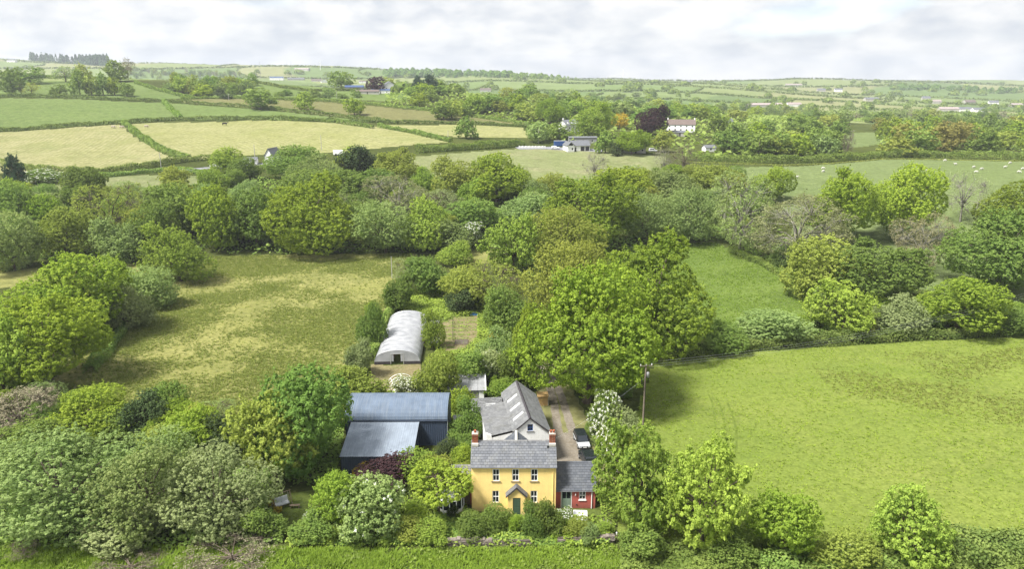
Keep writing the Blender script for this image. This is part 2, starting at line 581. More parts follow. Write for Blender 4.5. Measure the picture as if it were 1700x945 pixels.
M['terracotta'] = mat_plain('terracotta', (0.3190, 0.0928, 0.0435), 0.8, 0.15, 4)
M['glass'] = mat_glass('window_glass')
M['greendoor'] = mat_plain('green_paint', (0.0580, 0.0986, 0.0638), 0.55, 0.08, 3)
M['paledoor'] = mat_plain('pale_green_paint', (0.2088, 0.2726, 0.2146), 0.5, 0.05, 3)
M['navy'] = mat_corrugated('navy_sheet', (0.0390, 0.0546, 0.0858), 0.45, 0.2, 'X', 0.4, stain=(0.0260, 0.0364, 0.0572), stain_amt=0.5)
M['navy_roof'] = mat_corrugated('blue_grey_roof_sheet', (0.1002, 0.1326, 0.1844), 0.7, 0.2, 'X', 0.22, stain=(0.1553, 0.1812, 0.2135), stain_amt=0.5)
M['lean_roof'] = mat_corrugated('weathered_roof_sheet', (0.2038, 0.2379, 0.2844), 0.7, 0.2, 'X', 0.22, stain=(0.1443, 0.1698, 0.2124), stain_amt=0.5)
M['greysheet'] = mat_corrugated('pale_grey_sheet', (0.2704, 0.2756, 0.2860), 0.55, 0.2, 'X', 0.4, stain=(0.2080, 0.2080, 0.2080), stain_amt=0.5)
M['steel'] = mat_plain('galvanised_steel', (0.55, 0.56, 0.58), 0.4, 0.1, 3, metal=0.6)
M['rooflight'] = mat_plain('rooflight_sheet', (0.6000, 0.6075, 0.6000), 0.4, 0.06, 3, spec=0.5)
M['timber'] = mat_plain('weathered_timber', (0.1508, 0.1160, 0.0812), 0.85, 0.25, 4)
M['ply'] = mat_plain('tan_board', (0.4340, 0.2800, 0.1190), 0.8, 0.1, 2)
M['polewood'] = mat_plain('pole_wood', (0.1914, 0.1566, 0.1218), 0.85, 0.2, 3)
M['stone'] = mat_island('field_stone', (0.0928, 0.0754, 0.0638), (0.2320, 0.1972, 0.1740), 0.9, 0.2, stain=(0.0696, 0.0812, 0.0348), stain_amt=0.55, sscale=1.2)
M['mortar'] = mat_plain('earth_mortar', (0.0870, 0.0725, 0.0580), 0.95, 0.2, 3)
M['bark'] = mat_plain('bark', (0.1080, 0.0855, 0.0630), 0.9, 0.3, 5)
M['bark_pale'] = mat_plain('pale_bark', (0.215, 0.205, 0.165), 0.9, 0.2, 5)
M['black'] = mat_plain('black_plastic', (0.015, 0.016, 0.018), 0.45, 0.2, 3, spec=0.5)
M['blackgloss'] = mat_plain('black_car_paint', (0.012, 0.016, 0.018), 0.18, 0.1, 3, spec=0.6)
M['silver'] = mat_plain('silver_car_paint', (0.58, 0.60, 0.63), 0.28, 0.05, 3, metal=0.35, spec=0.5)
M['carglass'] = mat_glass('car_glass', (0.02, 0.024, 0.03), 0.04)
M['rubber'] = mat_plain('tyre_rubber', (0.02, 0.02, 0.02), 0.85)
M['fabric'] = mat_plain('pale_grey_fabric', (0.4350, 0.4500, 0.4800), 0.9, 0.06, 3)
M['bluetarp'] = mat_plain('blue_tarpaulin', (0.0580, 0.1624, 0.3480), 0.5, 0.15, 2)
M['bluecab'] = mat_plain('blue_painted_steel', (0.0348, 0.0870, 0.2436), 0.45, 0.1, 1)
M['wool'] = mat_plain('sheep_wool', (0.5100, 0.4950, 0.4500), 0.95, 0.08, 4)
M['cowblack'] = mat_plain('black_hide', (0.016, 0.015, 0.015), 0.8, 0.2, 2)
M['cowcream'] = mat_plain('cream_hide', (0.3190, 0.2726, 0.2204), 0.85, 0.15, 1.2)
M['amber'] = mat_plain('headlamp_glass', (0.6, 0.62, 0.65), 0.1, 0.02, spec=0.6)
M['redlamp'] = mat_plain('red_lamp_glass', (0.4, 0.02, 0.02), 0.2, 0.02, spec=0.6)
M['brownroof'] = mat_plain('brown_roof_tile', (0.1276, 0.0986, 0.0870), 0.8, 0.15, 1)
M['greyroof'] = mat_plain('grey_roof_tile', (0.1160, 0.1218, 0.1334), 0.7, 0.12, 1)
M['pinkroof'] = mat_plain('faded_roof_sheet', (0.2784, 0.2320, 0.2204), 0.7, 0.1, 0.3)
M['blueroof'] = mat_plain('blue_roof_sheet', (0.0406, 0.0696, 0.1624), 0.6, 0.12, 1)

# polythene: translucent milky sheet
m, nt, out = new_mat('polythene')
_d = nnode(nt, 'ShaderNodeBsdfPrincipled', Roughness=0.3)
_tc = nt.nodes.new('ShaderNodeTexCoord')
_c = mixc(nt, noise_fac(nt, _tc.outputs['Object'], 0.8, 5, 0.3, 0.7), (0.31, 0.32, 0.345), (0.50, 0.51, 0.53))
nt.links.new(_c, _d.inputs['Base Color'])
_d.inputs['Specular IOR Level'].default_value = 0.5
_t = nnode(nt, 'ShaderNodeBsdfTranslucent'); _t.inputs['Color'].default_value = (0.5, 0.51, 0.54, 1)
_mx = nt.nodes.new('ShaderNodeMixShader'); _mx.inputs[0].default_value = 0.3
nt.links.new(_d.outputs[0], _mx.inputs[1]); nt.links.new(_t.outputs[0], _mx.inputs[2]); nt.links.new(_mx.outputs[0], out.inputs['Surface'])
M['poly'] = m

LEAF = {
    'oak': ((0.1635, 0.2395, 0.0316), (0.3809, 0.4693, 0.0631)),
    'oakd': ((0.1211, 0.1939, 0.0291), (0.3305, 0.4186, 0.0581)),
    'lime': ((0.1736, 0.2595, 0.0368), (0.3793, 0.4800, 0.0724)),
    'limey': ((0.1823, 0.2633, 0.0435), (0.3939, 0.4922, 0.0883)),
    'fresh': ((0.1539, 0.2363, 0.0400), (0.3637, 0.4596, 0.0885)),
    'mid': ((0.1149, 0.1877, 0.0421), (0.2682, 0.3544, 0.0885)),
    'sage': ((0.1515, 0.2229, 0.0697), (0.3474, 0.4274, 0.1589)),
    'grey': ((0.1930, 0.2445, 0.1001), (0.3942, 0.4466, 0.2073)),
    'blue': ((0.1071, 0.1856, 0.0428), (0.2355, 0.3497, 0.0799)),
    'dark': ((0.0421, 0.0689, 0.0274), (0.1149, 0.1533, 0.0590)),
    'pale': ((0.175, 0.190, 0.085), (0.330, 0.345, 0.165)),
    'twig': ((0.165, 0.155, 0.098), (0.290, 0.270, 0.170)),
    'tan': ((0.225, 0.215, 0.115), (0.350, 0.330, 0.185)),
    'copper': ((0.030, 0.018, 0.020), (0.080, 0.045, 0.048)),
    'olive': ((0.1856, 0.2284, 0.0428), (0.3854, 0.4354, 0.0999)),
    'rust': ((0.190, 0.190, 0.050), (0.330, 0.310, 0.095)),
    'yellow': ((0.340, 0.260, 0.030), (0.520, 0.410, 0.060)),
    'white': ((0.6160, 0.6160, 0.5500), (0.8800, 0.8800, 0.8360)),
    'rush': ((0.1285, 0.1598, 0.0371), (0.2569, 0.2926, 0.0799)),
    'grass': ((0.1464, 0.2196, 0.0293), (0.2440, 0.3294, 0.0488)),
    'hedge': ((0.0862, 0.1303, 0.0337), (0.2395, 0.2969, 0.0842)),
    'pine': ((0.0383, 0.0766, 0.0463), (0.1053, 0.1629, 0.0948)),
}
for k, (a, b) in LEAF.items():
    M['leaf_' + k] = mat_leaf(k + '_leaves', a, b, 0.12 if k in ('copper', 'twig', 'white', 'dark') else 0.36)

# ground covers
M['g_rough'] = mat_grass('rough_ground', (0.0644, 0.0810, 0.0223), (0.1024, 0.1166, 0.0343), (0.0340, 0.0458, 0.0144), dark_lo=0.42, dark_hi=0.6)
M['g_meadow'] = mat_grass('rough_meadow_grass', (0.2138, 0.2218, 0.0679), (0.3028, 0.2911, 0.1049), (0.0926, 0.1125, 0.0342), big=0.034, mid=0.34, fine=1.7, dark_lo=0.40, dark_hi=0.56, dark_amt=0.52, stretch=(0.8, 1.1, 1), rot=0.5, dry=(0.3780, 0.3424, 0.1510), dry_amt=0.55)
M['g_pasture'] = mat_grass('front_pasture_grass', (0.1336, 0.1815, 0.0358), (0.1971, 0.2336, 0.0525), (0.0805, 0.1113, 0.0267), big=0.03, mid=0.22, fine=2.4, dark_lo=0.50, dark_hi=0.66, dark_amt=0.6, stretch=(0.8, 1.3, 1), dry=(0.2171, 0.2255, 0.0689), dry_amt=0.35)
M['g_midfield'] = mat_grass('middle_field_grass', (0.1018, 0.1524, 0.0328), (0.1593, 0.2043, 0.0517), (0.0711, 0.1048, 0.0269), big=0.035, mid=0.2, dark_lo=0.46, dark_hi=0.6, dark_amt=0.7)
M['g_sheep'] = mat_grass('sheep_field_grass', (0.1301, 0.1694, 0.0626), (0.1622, 0.1987, 0.0826), (0.1004, 0.1340, 0.0486), big=0.02, mid=0.1, fine=0.8, dark_amt=0.4)
M['g_pale'] = mat_grass('pale_rough_grass', (0.172, 0.200, 0.084), (0.225, 0.242, 0.118), (0.115, 0.132, 0.050), big=0.03, mid=0.12, fine=0.8, dark_amt=0.6, dry=(0.27, 0.25, 0.15), dry_amt=0.6)
M['g_hay_w'] = mat_grass('west_hay_stubble', (0.2248, 0.2336, 0.0884), (0.2979, 0.2860, 0.1394), (0.1658, 0.1953, 0.0721), big=0.018, mid=0.09, fine=0.7, dark_amt=0.5, stripes=((-620, 320), 2.7, (0.3511, 0.3246, 0.1915), 0.75), dry=(0.3377, 0.3142, 0.1768), dry_amt=0.6)
M['g_hay_e'] = mat_grass('east_hay_stubble', (0.2284, 0.2402, 0.0859), (0.2918, 0.2890, 0.1328), (0.1726, 0.2022, 0.0732), big=0.018, mid=0.09, fine=0.7, dark_amt=0.4, stripes=((-470, 170), 2.5, (0.3383, 0.3206, 0.1775), 0.7), dry=(0.3178, 0.3001, 0.1614), dry_amt=0.3)
M['g_green'] = mat_grass('hill_pasture_grass', (0.1248, 0.1782, 0.0539), (0.1632, 0.2109, 0.0712), (0.0946, 0.1367, 0.0392), big=0.016, mid=0.08, fine=0.6, dark_amt=0.4, stripes=((-600, 260), 7.0, (0.1724, 0.2144, 0.0814), 0.4))
M['g_olive'] = mat_grass('olive_hill_grass', (0.1555, 0.1582, 0.0628), (0.2029, 0.1945, 0.0904), (0.1140, 0.1224, 0.0481), big=0.016, mid=0.08, fine=0.6, dark_amt=0.5)
M['g_lawn'] = mat_grass('garden_lawn', (0.0883, 0.1218, 0.0283), (0.1340, 0.1578, 0.0423), (0.0459, 0.0649, 0.0189), big=0.12, mid=0.6, fine=4, dark_amt=0.7)
M['g_verge'] = mat_grass('front_verge_grass', (0.0768, 0.1205, 0.0245), (0.1427, 0.1766, 0.0418), (0.0412, 0.0631, 0.0175), big=0.08, mid=0.5, fine=4, dark_lo=0.45, dark_hi=0.6)
M['g_soil'] = mat_grass('garden_soil', (0.200, 0.170, 0.088), (0.265, 0.235, 0.130), (0.105, 0.130, 0.040), big=0.15, mid=0.6, fine=4, dark_lo=0.46, dark_hi=0.6, dark_amt=0.8)
M['g_rank'] = mat_grass('flattened_grass', (0.105, 0.145, 0.028), (0.145, 0.185, 0.038), (0.075, 0.105, 0.022), bump=0.3)
M['g_gravel'] = mat_grass('gravel', (0.205, 0.180, 0.145), (0.255, 0.228, 0.186), (0.145, 0.122, 0.085), big=0.16, mid=0.8, fine=5, dark_lo=0.42, dark_hi=0.58, dark_amt=0.8, bump=0.3)
M['g_road'] = mat_grass('pale_road', (0.2352, 0.2352, 0.2587), (0.2743, 0.2743, 0.3018), (0.1960, 0.1960, 0.2156), big=0.05, mid=0.3, bump=0)

# far ground: pasture colours come from each field's own tint
m, nt, out = new_mat('far_fields')
_b = nnode(nt, 'ShaderNodeBsdfDiffuse')
_a = nnode(nt, 'ShaderNodeAttribute', attribute_name='tint')
_tc = nt.nodes.new('ShaderNodeTexCoord')
_f = noise_fac(nt, _tc.outputs['Object'], 0.02, 5, 0.3, 0.7)
nt.links.new(mixc(nt, _f, _a.outputs['Color'], (0.80, 0.80, 0.78), 'MULTIPLY'), _b.inputs['Color'])
nt.links.new(_b.outputs[0], out.inputs['Surface'])
M['g_far'] = m

# ------------------------------------------------------------------ ground: one sheet cut into fields
def wpoly(px):
    return np.array([ground_at(*p)[:2] for p in px])


def inside(P, X, Y):
    r = np.zeros(len(X), bool)
    n = len(P); j = n - 1
    for i in range(n):
        xi, yi = P[i]; xj, yj = P[j]
        c = ((yi > Y) != (yj > Y)) & (X < (xj - xi) * (Y - yi) / (yj - yi + 1e-12) + xi)
        r ^= c; j = i
    return r


FIELDS = [   # name, material, outline in photograph pixels (turned into ground points)
    ('rough_meadow', 'g_meadow', [(60, 668), (110, 600), (200, 560), (262, 480), (300, 448), (360, 426), (440, 424), (690, 421), (655, 470), (628, 530), (598, 600), (545, 650), (440, 690), (300, 720), (70, 690)]),
    ('front_pasture', 'g_pasture', [(1045, 720), (1072, 640), (1085, 604), (1180, 586), (1400, 570), (1760, 553), (2600, 520), (2600, 1300), (1300, 1300), (1050, 960), (1005, 800)]),
    ('middle_field', 'g_midfield', [(1085, 408), (1190, 402), (1260, 436), (1330, 470), (1365, 500), (1355, 535), (1200, 560), (1090, 575), (1000, 500)]),
    ('sheep_field', 'g_sheep', [(1190, 278), (1300, 277), (1460, 263), (1700, 266), (2300, 272), (2500, 470), (1800, 505), (1640, 505), (1530, 480), (1340, 430), (1310, 370), (1260, 310)]),
    ('east_paddock', 'g_midfield', [(1640, 520), (2300, 490), (2400, 535), (1730, 552), (1640, 548)]),
    ('rush_pasture', 'g_pale', [(672, 262), (760, 254), (870, 246), (1000, 250), (1104, 260), (1098, 284), (1010, 300), (900, 304), (770, 300), (700, 292)]),
    ('west_hay_field', 'g_hay_w', [(-300, 300), (-300, 222), (0, 219), (100, 213), (198, 206), (232, 232), (292, 264), (150, 283), (0, 288)]),
    ('east_hay_field', 'g_hay_e', [(205, 206), (245, 204), (420, 200), (560, 202), (620, 209), (680, 220), (745, 236), (650, 244), (560, 252), (450, 256), (330, 264), (298, 264), (240, 232)]),
    ('upper_hill_pasture', 'g_green', [(-400, 218), (-400, 162), (0, 163), (160, 166), (272, 170), (300, 198), (150, 208), (0, 216)]),
    ('hill_strip_pasture', 'g_green', [(278, 170), (420, 180), (520, 191), (640, 203), (500, 201), (420, 198), (300, 199)]),
    ('olive_strip_field', 'g_olive', [(300, 164), (420, 164), (520, 168), (640, 178), (760, 190), (880, 206), (760, 206), (640, 202), (520, 190), (420, 179), (300, 170)]),
    ('far_hay_strip', 'g_hay_e', [(635, 207), (760, 207), (872, 211), (874, 229), (760, 228), (690, 218)]),
    ('crest_pasture', 'g_green', [(-400, 158), (-400, 134), (0, 135), (150, 135), (225, 136), (320, 163), (160, 164), (0, 161)]),
    ('mast_pasture', 'g_green', [(330, 150), (400, 134), (470, 134), (560, 140), (640, 148), (700, 160), (640, 168), (480, 164), (340, 162)]),
    ('small_walled_field', 'g_pale', [(30, 322), (60, 306), (180, 294), (290, 288), (372, 299), (250, 313), (110, 326)]),
    ('lane_side_strip', 'g_meadow', [(-60, 478), (-60, 455), (60, 446), (150, 441), (245, 437), (225, 452), (130, 466), (40, 478)]),
    ('gap_field', 'g_sheep', [(1380, 228), (1400, 220), (1490, 220), (1512, 236), (1400, 246)]),
    ('orchard_grass', 'g_lawn', [(660, 500), (700, 484), (790, 505), (800, 520), (740, 545), (690, 545)]),
    ('clearing', 'g_meadow', [(770, 415), (825, 415), (830, 436), (775, 440)]),
    ('vegetable_garden', 'g_soil', [(722, 540), (752, 528), (792, 524), (792, 560), (772, 580), (740, 585), (720, 570)]),
    ('tunnel_yard', 'g_soil', [(618, 606), (700, 606), (690, 650), (640, 655), (610, 640)]),
    ('front_lawn', 'g_lawn', [(440, 850), (470, 820), (540, 812), (640, 840), (800, 850), (1000, 846), (1010, 900), (740, 912), (520, 896), (420, 880)]),
    ('front_verge', 'g_verge', [(-700, 1300), (-500, 905), (0, 905), (200, 908), (400, 915), (740, 914), (1020, 908), (1060, 945), (1200, 1300)]),
]
FPOLY = [(n, mt, wpoly(px)) for n, mt, px in FIELDS]

th = np.concatenate([np.radians(np.arange(-180, -44, 6.0)), np.radians(np.arange(-44, 44.01, 0.34)), np.radians(np.arange(46, 180, 6.0))])
rr = np.concatenate([[4.0, 12, 24, 36, 46], np.exp(np.linspace(math.log(55), math.log(4500), 480))])
TH, RR = np.meshgrid(th, rr, indexing='ij')
GX, GY = (RR * np.sin(TH)).ravel(), (RR * np.cos(TH)).ravel()
GZ = height(GX, GY)
nt_, nr_ = len(th), len(rr)
ii, jj = np.meshgrid(np.arange(nt_), np.arange(nr_ - 1), indexing='ij')
i2 = (ii + 1) % nt_
GF = np.stack([ii * nr_ + jj, ii * nr_ + jj + 1, i2 * nr_ + jj + 1, i2 * nr_ + jj], -1).reshape(-1, 4)
fx, fy = GX[GF].mean(1), GY[GF].mean(1)
fr = np.hypot(fx, fy)
# surface normals from the height function, shared by all the pieces so that no seam shows
ex = 0.6 + RR.ravel() * 0.004
gnx = (height(GX + ex, GY) - height(GX - ex, GY)) / (2 * ex)
gny = (height(GX, GY + ex) - height(GX, GY - ex)) / (2 * ex)
GN = np.stack([-gnx, -gny, np.ones_like(gnx)], -1)
GN /= np.linalg.norm(GN, axis=1)[:, None]
FIDX = np.full(len(GF), -1)
for k, (n, mt, P) in enumerate(FPOLY):
    FIDX[inside(P, fx, fy)] = k
# far patchwork: rings of fields, each with a tint
FAR_R = [820, 960, 1120, 1320, 1550, 1820, 2150, 2550, 3050, 3600, 4600]
rngf = np.random.default_rng(21)
FAR_CUT = []
PAL = np.array([(0.135, 0.185, 0.062), (0.160, 0.205, 0.075), (0.120, 0.170, 0.060), (0.185, 0.215, 0.085), (0.205, 0.215, 0.100), (0.110, 0.155, 0.056), (0.170, 0.205, 0.080), (0.150, 0.195, 0.070)])
for k in range(len(FAR_R)):
    w = 0.085 * (1 + 0.3 * rngf.standard_normal())
    cuts = [-math.pi]
    while cuts[-1] < math.pi:
        cuts.append(cuts[-1] + w * rngf.uniform(0.5, 1.6))
    FAR_CUT.append((np.array(cuts), PAL[rngf.integers(0, len(PAL), len(cuts) + 1)]))


def far_wob(th_, r_):
    return r_ * (1 + 0.035 * np.sin(th_ * 9 + r_ * 0.002) + 0.02 * np.sin(th_ * 23)), th_ + 0.02 * np.sin(r_ * 0.006) + 0.0


def build_piece(name, fsel, mat, tint=False):
    F = GF[fsel]
    used, inv = np.unique(F, return_inverse=True)
    me = mesh_np(name, np.stack([GX[used], GY[used], GZ[used]], -1), inv.reshape(-1, 4)[:, ::-1], smooth=True, mats=[mat])
    if tint:
        rw, tw = far_wob(np.arctan2(GX[used], GY[used]), np.hypot(GX[used], GY[used]))
        colr = np.zeros((len(used), 4), np.float32); colr[:, 3] = 1
        ring = np.clip(np.searchsorted(FAR_R, rw) - 1, 0, len(FAR_R) - 1)
        for k in range(len(FAR_R)):
            s = ring == k
            cuts, pal = FAR_CUT[k]
            colr[s, :3] = pal[np.searchsorted(cuts, tw[s])]
        a = me.attributes.new('tint', 'FLOAT_COLOR', 'POINT')
        a.data.foreach_set('color', colr.ravel())
    me.normals_split_custom_set_from_vertices(GN[used].tolist())
    o = link(name, me)
    o['kind'] = 'structure'
    return o


build_piece('far_hills', (FIDX < 0) & (fr > 820), M['g_far'], tint=True)
build_piece('ground', (FIDX < 0) & (fr <= 820), M['g_rough'])
for k, (n, mt, P) in enumerate(FPOLY):
    s = FIDX == k
    if s.any():
        build_piece(n, s, M[mt])


def strip(name, pts, w0, mat, lift=0.02, sub=6, wfn=None):
    """a track laid on the ground along points"""
    P = [np.array(p, float) for p in pts]
    C = []
    for a, b in zip(P[:-1], P[1:]):
        for k in range(sub):
            C.append(a + (b - a) * k / sub)
    C.append(P[-1])
    C = np.array(C)
    for _ in range(3):
        C[1:-1] = 0.25 * C[:-2] + 0.5 * C[1:-1] + 0.25 * C[2:]
    D = np.gradient(C, axis=0); D /= np.linalg.norm(D, axis=1)[:, None]
    N = np.stack([D[:, 1], -D[:, 0]], -1)
    V = []; F = []
    nc = 5
    for i in range(len(C)):
        w = w0 if wfn is None else wfn(i / (len(C) - 1))
        for k in range(nc):
            o_ = (k / (nc - 1) - 0.5) * w * (1 + (0.08 * math.sin(i * 1.7 + k) if k in (0, nc - 1) else 0))
            p = C[i] + N[i] * o_
            V.append((p[0], p[1], hz(p[0], p[1]) + lift))
    for i in range(len(C) - 1):
        for k in range(nc - 1):
            F.append((i * nc + k, i * nc + k + 1, (i + 1) * nc + k + 1, (i + 1) * nc + k))
    V = np.array(V); F = np.array(F)
    a = V[F[0][1]] - V[F[0][0]]; b = V[F[0][2]] - V[F[0][0]]
    if np.cross(a, b)[2] < 0: F = F[:, ::-1]
    o = link(name, mesh_np(name, V, F, smooth=True, mats=[mat]))
    o['kind'] = 'structure'
    return o


strip('farm_drive_verge', [(9.0, 84), (8.6, 92), (8.4, 98), (8.3, 104), (7.7, 112), (6.9, 119), (6.0, 128)], 9.5, M['g_olive'], 0.02, 8, lambda t: 9.5 - 4.5 * t)
strip('farm_drive', [(8.2, 84), (8.0, 90), (7.8, 96), (7.9, 100)], 6.6, M['g_gravel'], 0.032, 8, lambda t: 6.6 - 2.2 * t ** 2)
strip('wheel_track', [(7.0, 99.3), (6.95, 104), (6.9, 112), (6.3, 119), (5.4, 128)], 1.3, M['g_gravel'], 0.034, 8)
strip('wheel_track', [(9.2, 99.3), (8.9, 104), (8.4, 112), (7.7, 119), (6.8, 128)], 1.3, M['g_gravel'], 0.034, 8)
for _q in (((1176, 655), (1182, 666), (1186, 690), (1188, 712)), ((1188, 660), (1195, 672), (1202, 695), (1205, 722)), ((1208, 670), (1217, 690), (1223, 720), (1222, 752))):
    strip('wheel_mark', [ground_at(*q)[:2] for q in _q], 0.32, M['g_rank'], 0.02)
_p = [ground_at(*q)[:2] for q in ((270, 283), (325, 281), (372, 277), (410, 273), (470, 272))]
strip('lane', _p, 6.0, M['g_road'], 0.05)
_p = [ground_at(*q)[:2] for q in ((858, 246), (900, 245), (950, 248), (1000, 250))]
strip('garage_forecourt', _p, 9.0, M['g_road'], 0.05)

# ------------------------------------------------------------------ foliage makers
def unit(a):
    return a / np.maximum(np.linalg.norm(a, axis=-1, keepdims=True), 1e-9)


def leaf_quads(P, N, S, T, rng, aspect=0.62):
    """diamond sprigs at P facing N"""
    n = len(P)
    r = unit(rng.standard_normal((n, 3)))
    U = unit(np.cross(N, r)); Wv = np.cross(N, U)
    S = S[:, None]
    V = np.stack([P + U * S, P + Wv * S * aspect + N * S * 0.12, P - U * S, P - Wv * S * aspect + N * S * 0.12], 1).reshape(-1, 3)
    F = np.arange(4 * n).reshape(n, 4)
    return V, F, np.repeat(T, 4)


def tubes_np(segs, seg=5):
    """segs: list of (p0, p1, r0, r1)"""
    V = []; F = []
    ang = np.arange(seg) * 2 * np.pi / seg
    for p0, p1, r0, r1 in segs:
        p0 = np.asarray(p0, float); p1 = np.asarray(p1, float)
        d = p1 - p0; d = d / (np.linalg.norm(d) + 1e-9)
        u = np.cross(d, [0.31, 0.77, 0.2]); u /= np.linalg.norm(u); w = np.cross(d, u)
        b = len(V)
        for p, r in ((p0, r0), (p1, r1)):
            for a in ang:
                V.append(p + r * (math.cos(a) * u + math.sin(a) * w))
        for k in range(seg):
            k2 = (k + 1) % seg
            F.append((b + k, b + k2, b + seg + k2, b + seg + k))
    return np.array(V), np.array(F)


def crown_data(seed, nl=13, lobe=0.2, ncl=600, k=45, rc=0.03, leaf=0.011, zb=0.08, fill=0.25, up=0.45, rag=0.25, top=1.0, twigs=0, shape='dome', warp=0.42):
    rng = np.random.default_rng(seed)
    c = np.array([0, 0, zb + (1 - zb) * 0.48]); rad = np.array([0.5, 0.5, (1 - zb) * 0.52])
    L = []; R = []
    ga = math.pi * (3 - math.sqrt(5))
    for i in range(nl):
        z = 1 - 1.62 * (i + 0.5) / nl
        a = i * ga + rng.uniform(-0.5, 0.5)
        s = math.sqrt(max(0, 1 - z * z))
        d = np.array([s * math.cos(a), s * math.sin(a), z])
        lr = lobe * rng.uniform(0.6, 1.32)
        rr_ = rad.copy()
        if shape == 'cone':
            f = 1.0 - 0.62 * np.clip((z + 0.62) / 1.62, 0, 1)
            d2 = d * np.array([f, f, 1]); d = d2; lr *= 0.55 + 0.55 * f
        L.append(c + d * (rr_ - lr * 0.82) * rng.uniform(0.76, 1.12)); R.append(lr)
    L.append(c.copy()); R.append(0.27 if shape != 'cone' else 0.18)
    L.append(c - [0, 0, 0.12]); R.append(0.26 if shape != 'cone' else 0.2)
    L = np.array(L); R = np.array(R)
    if shape != 'cone':      # no crown is a ball: bulges, hollows and a lopsided top
        f1, f2, f3, f4 = rng.uniform(0, 6.28, 4)
        aa = np.arctan2(L[:, 1], L[:, 0])
        kr = 1 + warp * (0.55 * np.sin(2 * aa + f1) + 0.40 * np.sin(3 * aa + f2) + 0.25 * np.sin(5 * aa + f4))
        kz = 1 + warp * (0.75 * np.sin(aa + f3) + 0.45 * np.sin(2 * aa + f2 * 1.7)) * np.clip(np.hypot(L[:, 0], L[:, 1]) / 0.35, 0, 1)
        L = np.stack([L[:, 0] * kr + warp * 0.12 * np.sin(f1), L[:, 1] * kr + warp * 0.12 * np.cos(f2), np.maximum(zb + (L[:, 2] - zb) * kz, zb * 0.6)], -1)
        R = R * (1 + 0.18 * rng.standard_normal(len(R))).clip(0.7, 1.35)
    n = ncl * 9
    li = rng.choice(len(L), n, p=R ** 2 / (R ** 2).sum())
    d = unit(rng.standard_normal((n, 3)))
    p = L[li] + d * R[li][:, None] * np.array([1, 1, 0.92])
    ok = p[:, 2] > zb
    for j in range(len(L)):
        ok &= (np.linalg.norm(p - L[j], axis=1) > R[j] * 0.93) | (li == j)
    p = p[ok][:ncl]; d = d[ok][:ncl]; li = li[ok][:ncl]
    n = len(p)
    p = p + d * rng.normal(0, rag * rc, (n, 1))
    nn = unit(0.62 * d + 0.4 * unit((p - c) / rad) + np.array([0, 0, 0.12]))
    ct = 0.55 * rng.beta(2, 2, n) + 0.45 * rng.random(len(L))[li]
    cs = rng.uniform(0.65, 1.4, n)
    dirs = unit(nn[:, None, :] * 0.95 + np.array([0, 0, up]) + rng.standard_normal((n, k, 3)) * 0.72)
    P = p[:, None, :] + rc * cs[:, None, None] * dirs * rng.uniform(0.5, 1.12, (n, k, 1))
    N = unit(dirs + rng.standard_normal((n, k, 3)) * 0.42)
    S = leaf * rng.uniform(0.65, 1.35, (n, k))
    T = np.clip(0.62 * ct[:, None] + 0.38 * rng.random((n, k)), 0, 1)
    shoot = (rng.random((n, 1)) < 0.10) * rng.random((n, k)) ** 2 * 2.6
    P = P + (nn[:, None, :] + [0, 0, 0.35]) * (rc * shoot)[..., None]
    P = P.reshape(-1, 3); N = N.reshape(-1, 3); S = S.ravel(); T = T.ravel()
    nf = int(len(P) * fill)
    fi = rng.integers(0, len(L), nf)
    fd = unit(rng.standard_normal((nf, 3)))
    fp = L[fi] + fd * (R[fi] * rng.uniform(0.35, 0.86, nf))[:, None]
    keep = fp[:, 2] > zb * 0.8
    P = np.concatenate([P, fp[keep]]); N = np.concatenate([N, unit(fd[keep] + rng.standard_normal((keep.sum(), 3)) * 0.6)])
    S = np.concatenate([S, np.full(keep.sum(), leaf * 1.7)]); T = np.concatenate([T, rng.random(keep.sum()) * 0.4])  # inner leaves toned darker: crown shade put into the colour
    # to the unit box, centred on the trunk
    lo, hi = np.percentile(P[:, :2], 0.6, axis=0), np.percentile(P[:, :2], 99.4, axis=0)
    off = np.array([*((lo + hi) / 2), 0.0])
    sc = np.array([*(1.0 / (hi - lo)), 1.0 / np.percentile(P[:, 2], 99.85)])
    return (P - off) * sc, N, S, T, (L - off) * sc, R * sc[0], (p - off) * sc, rng


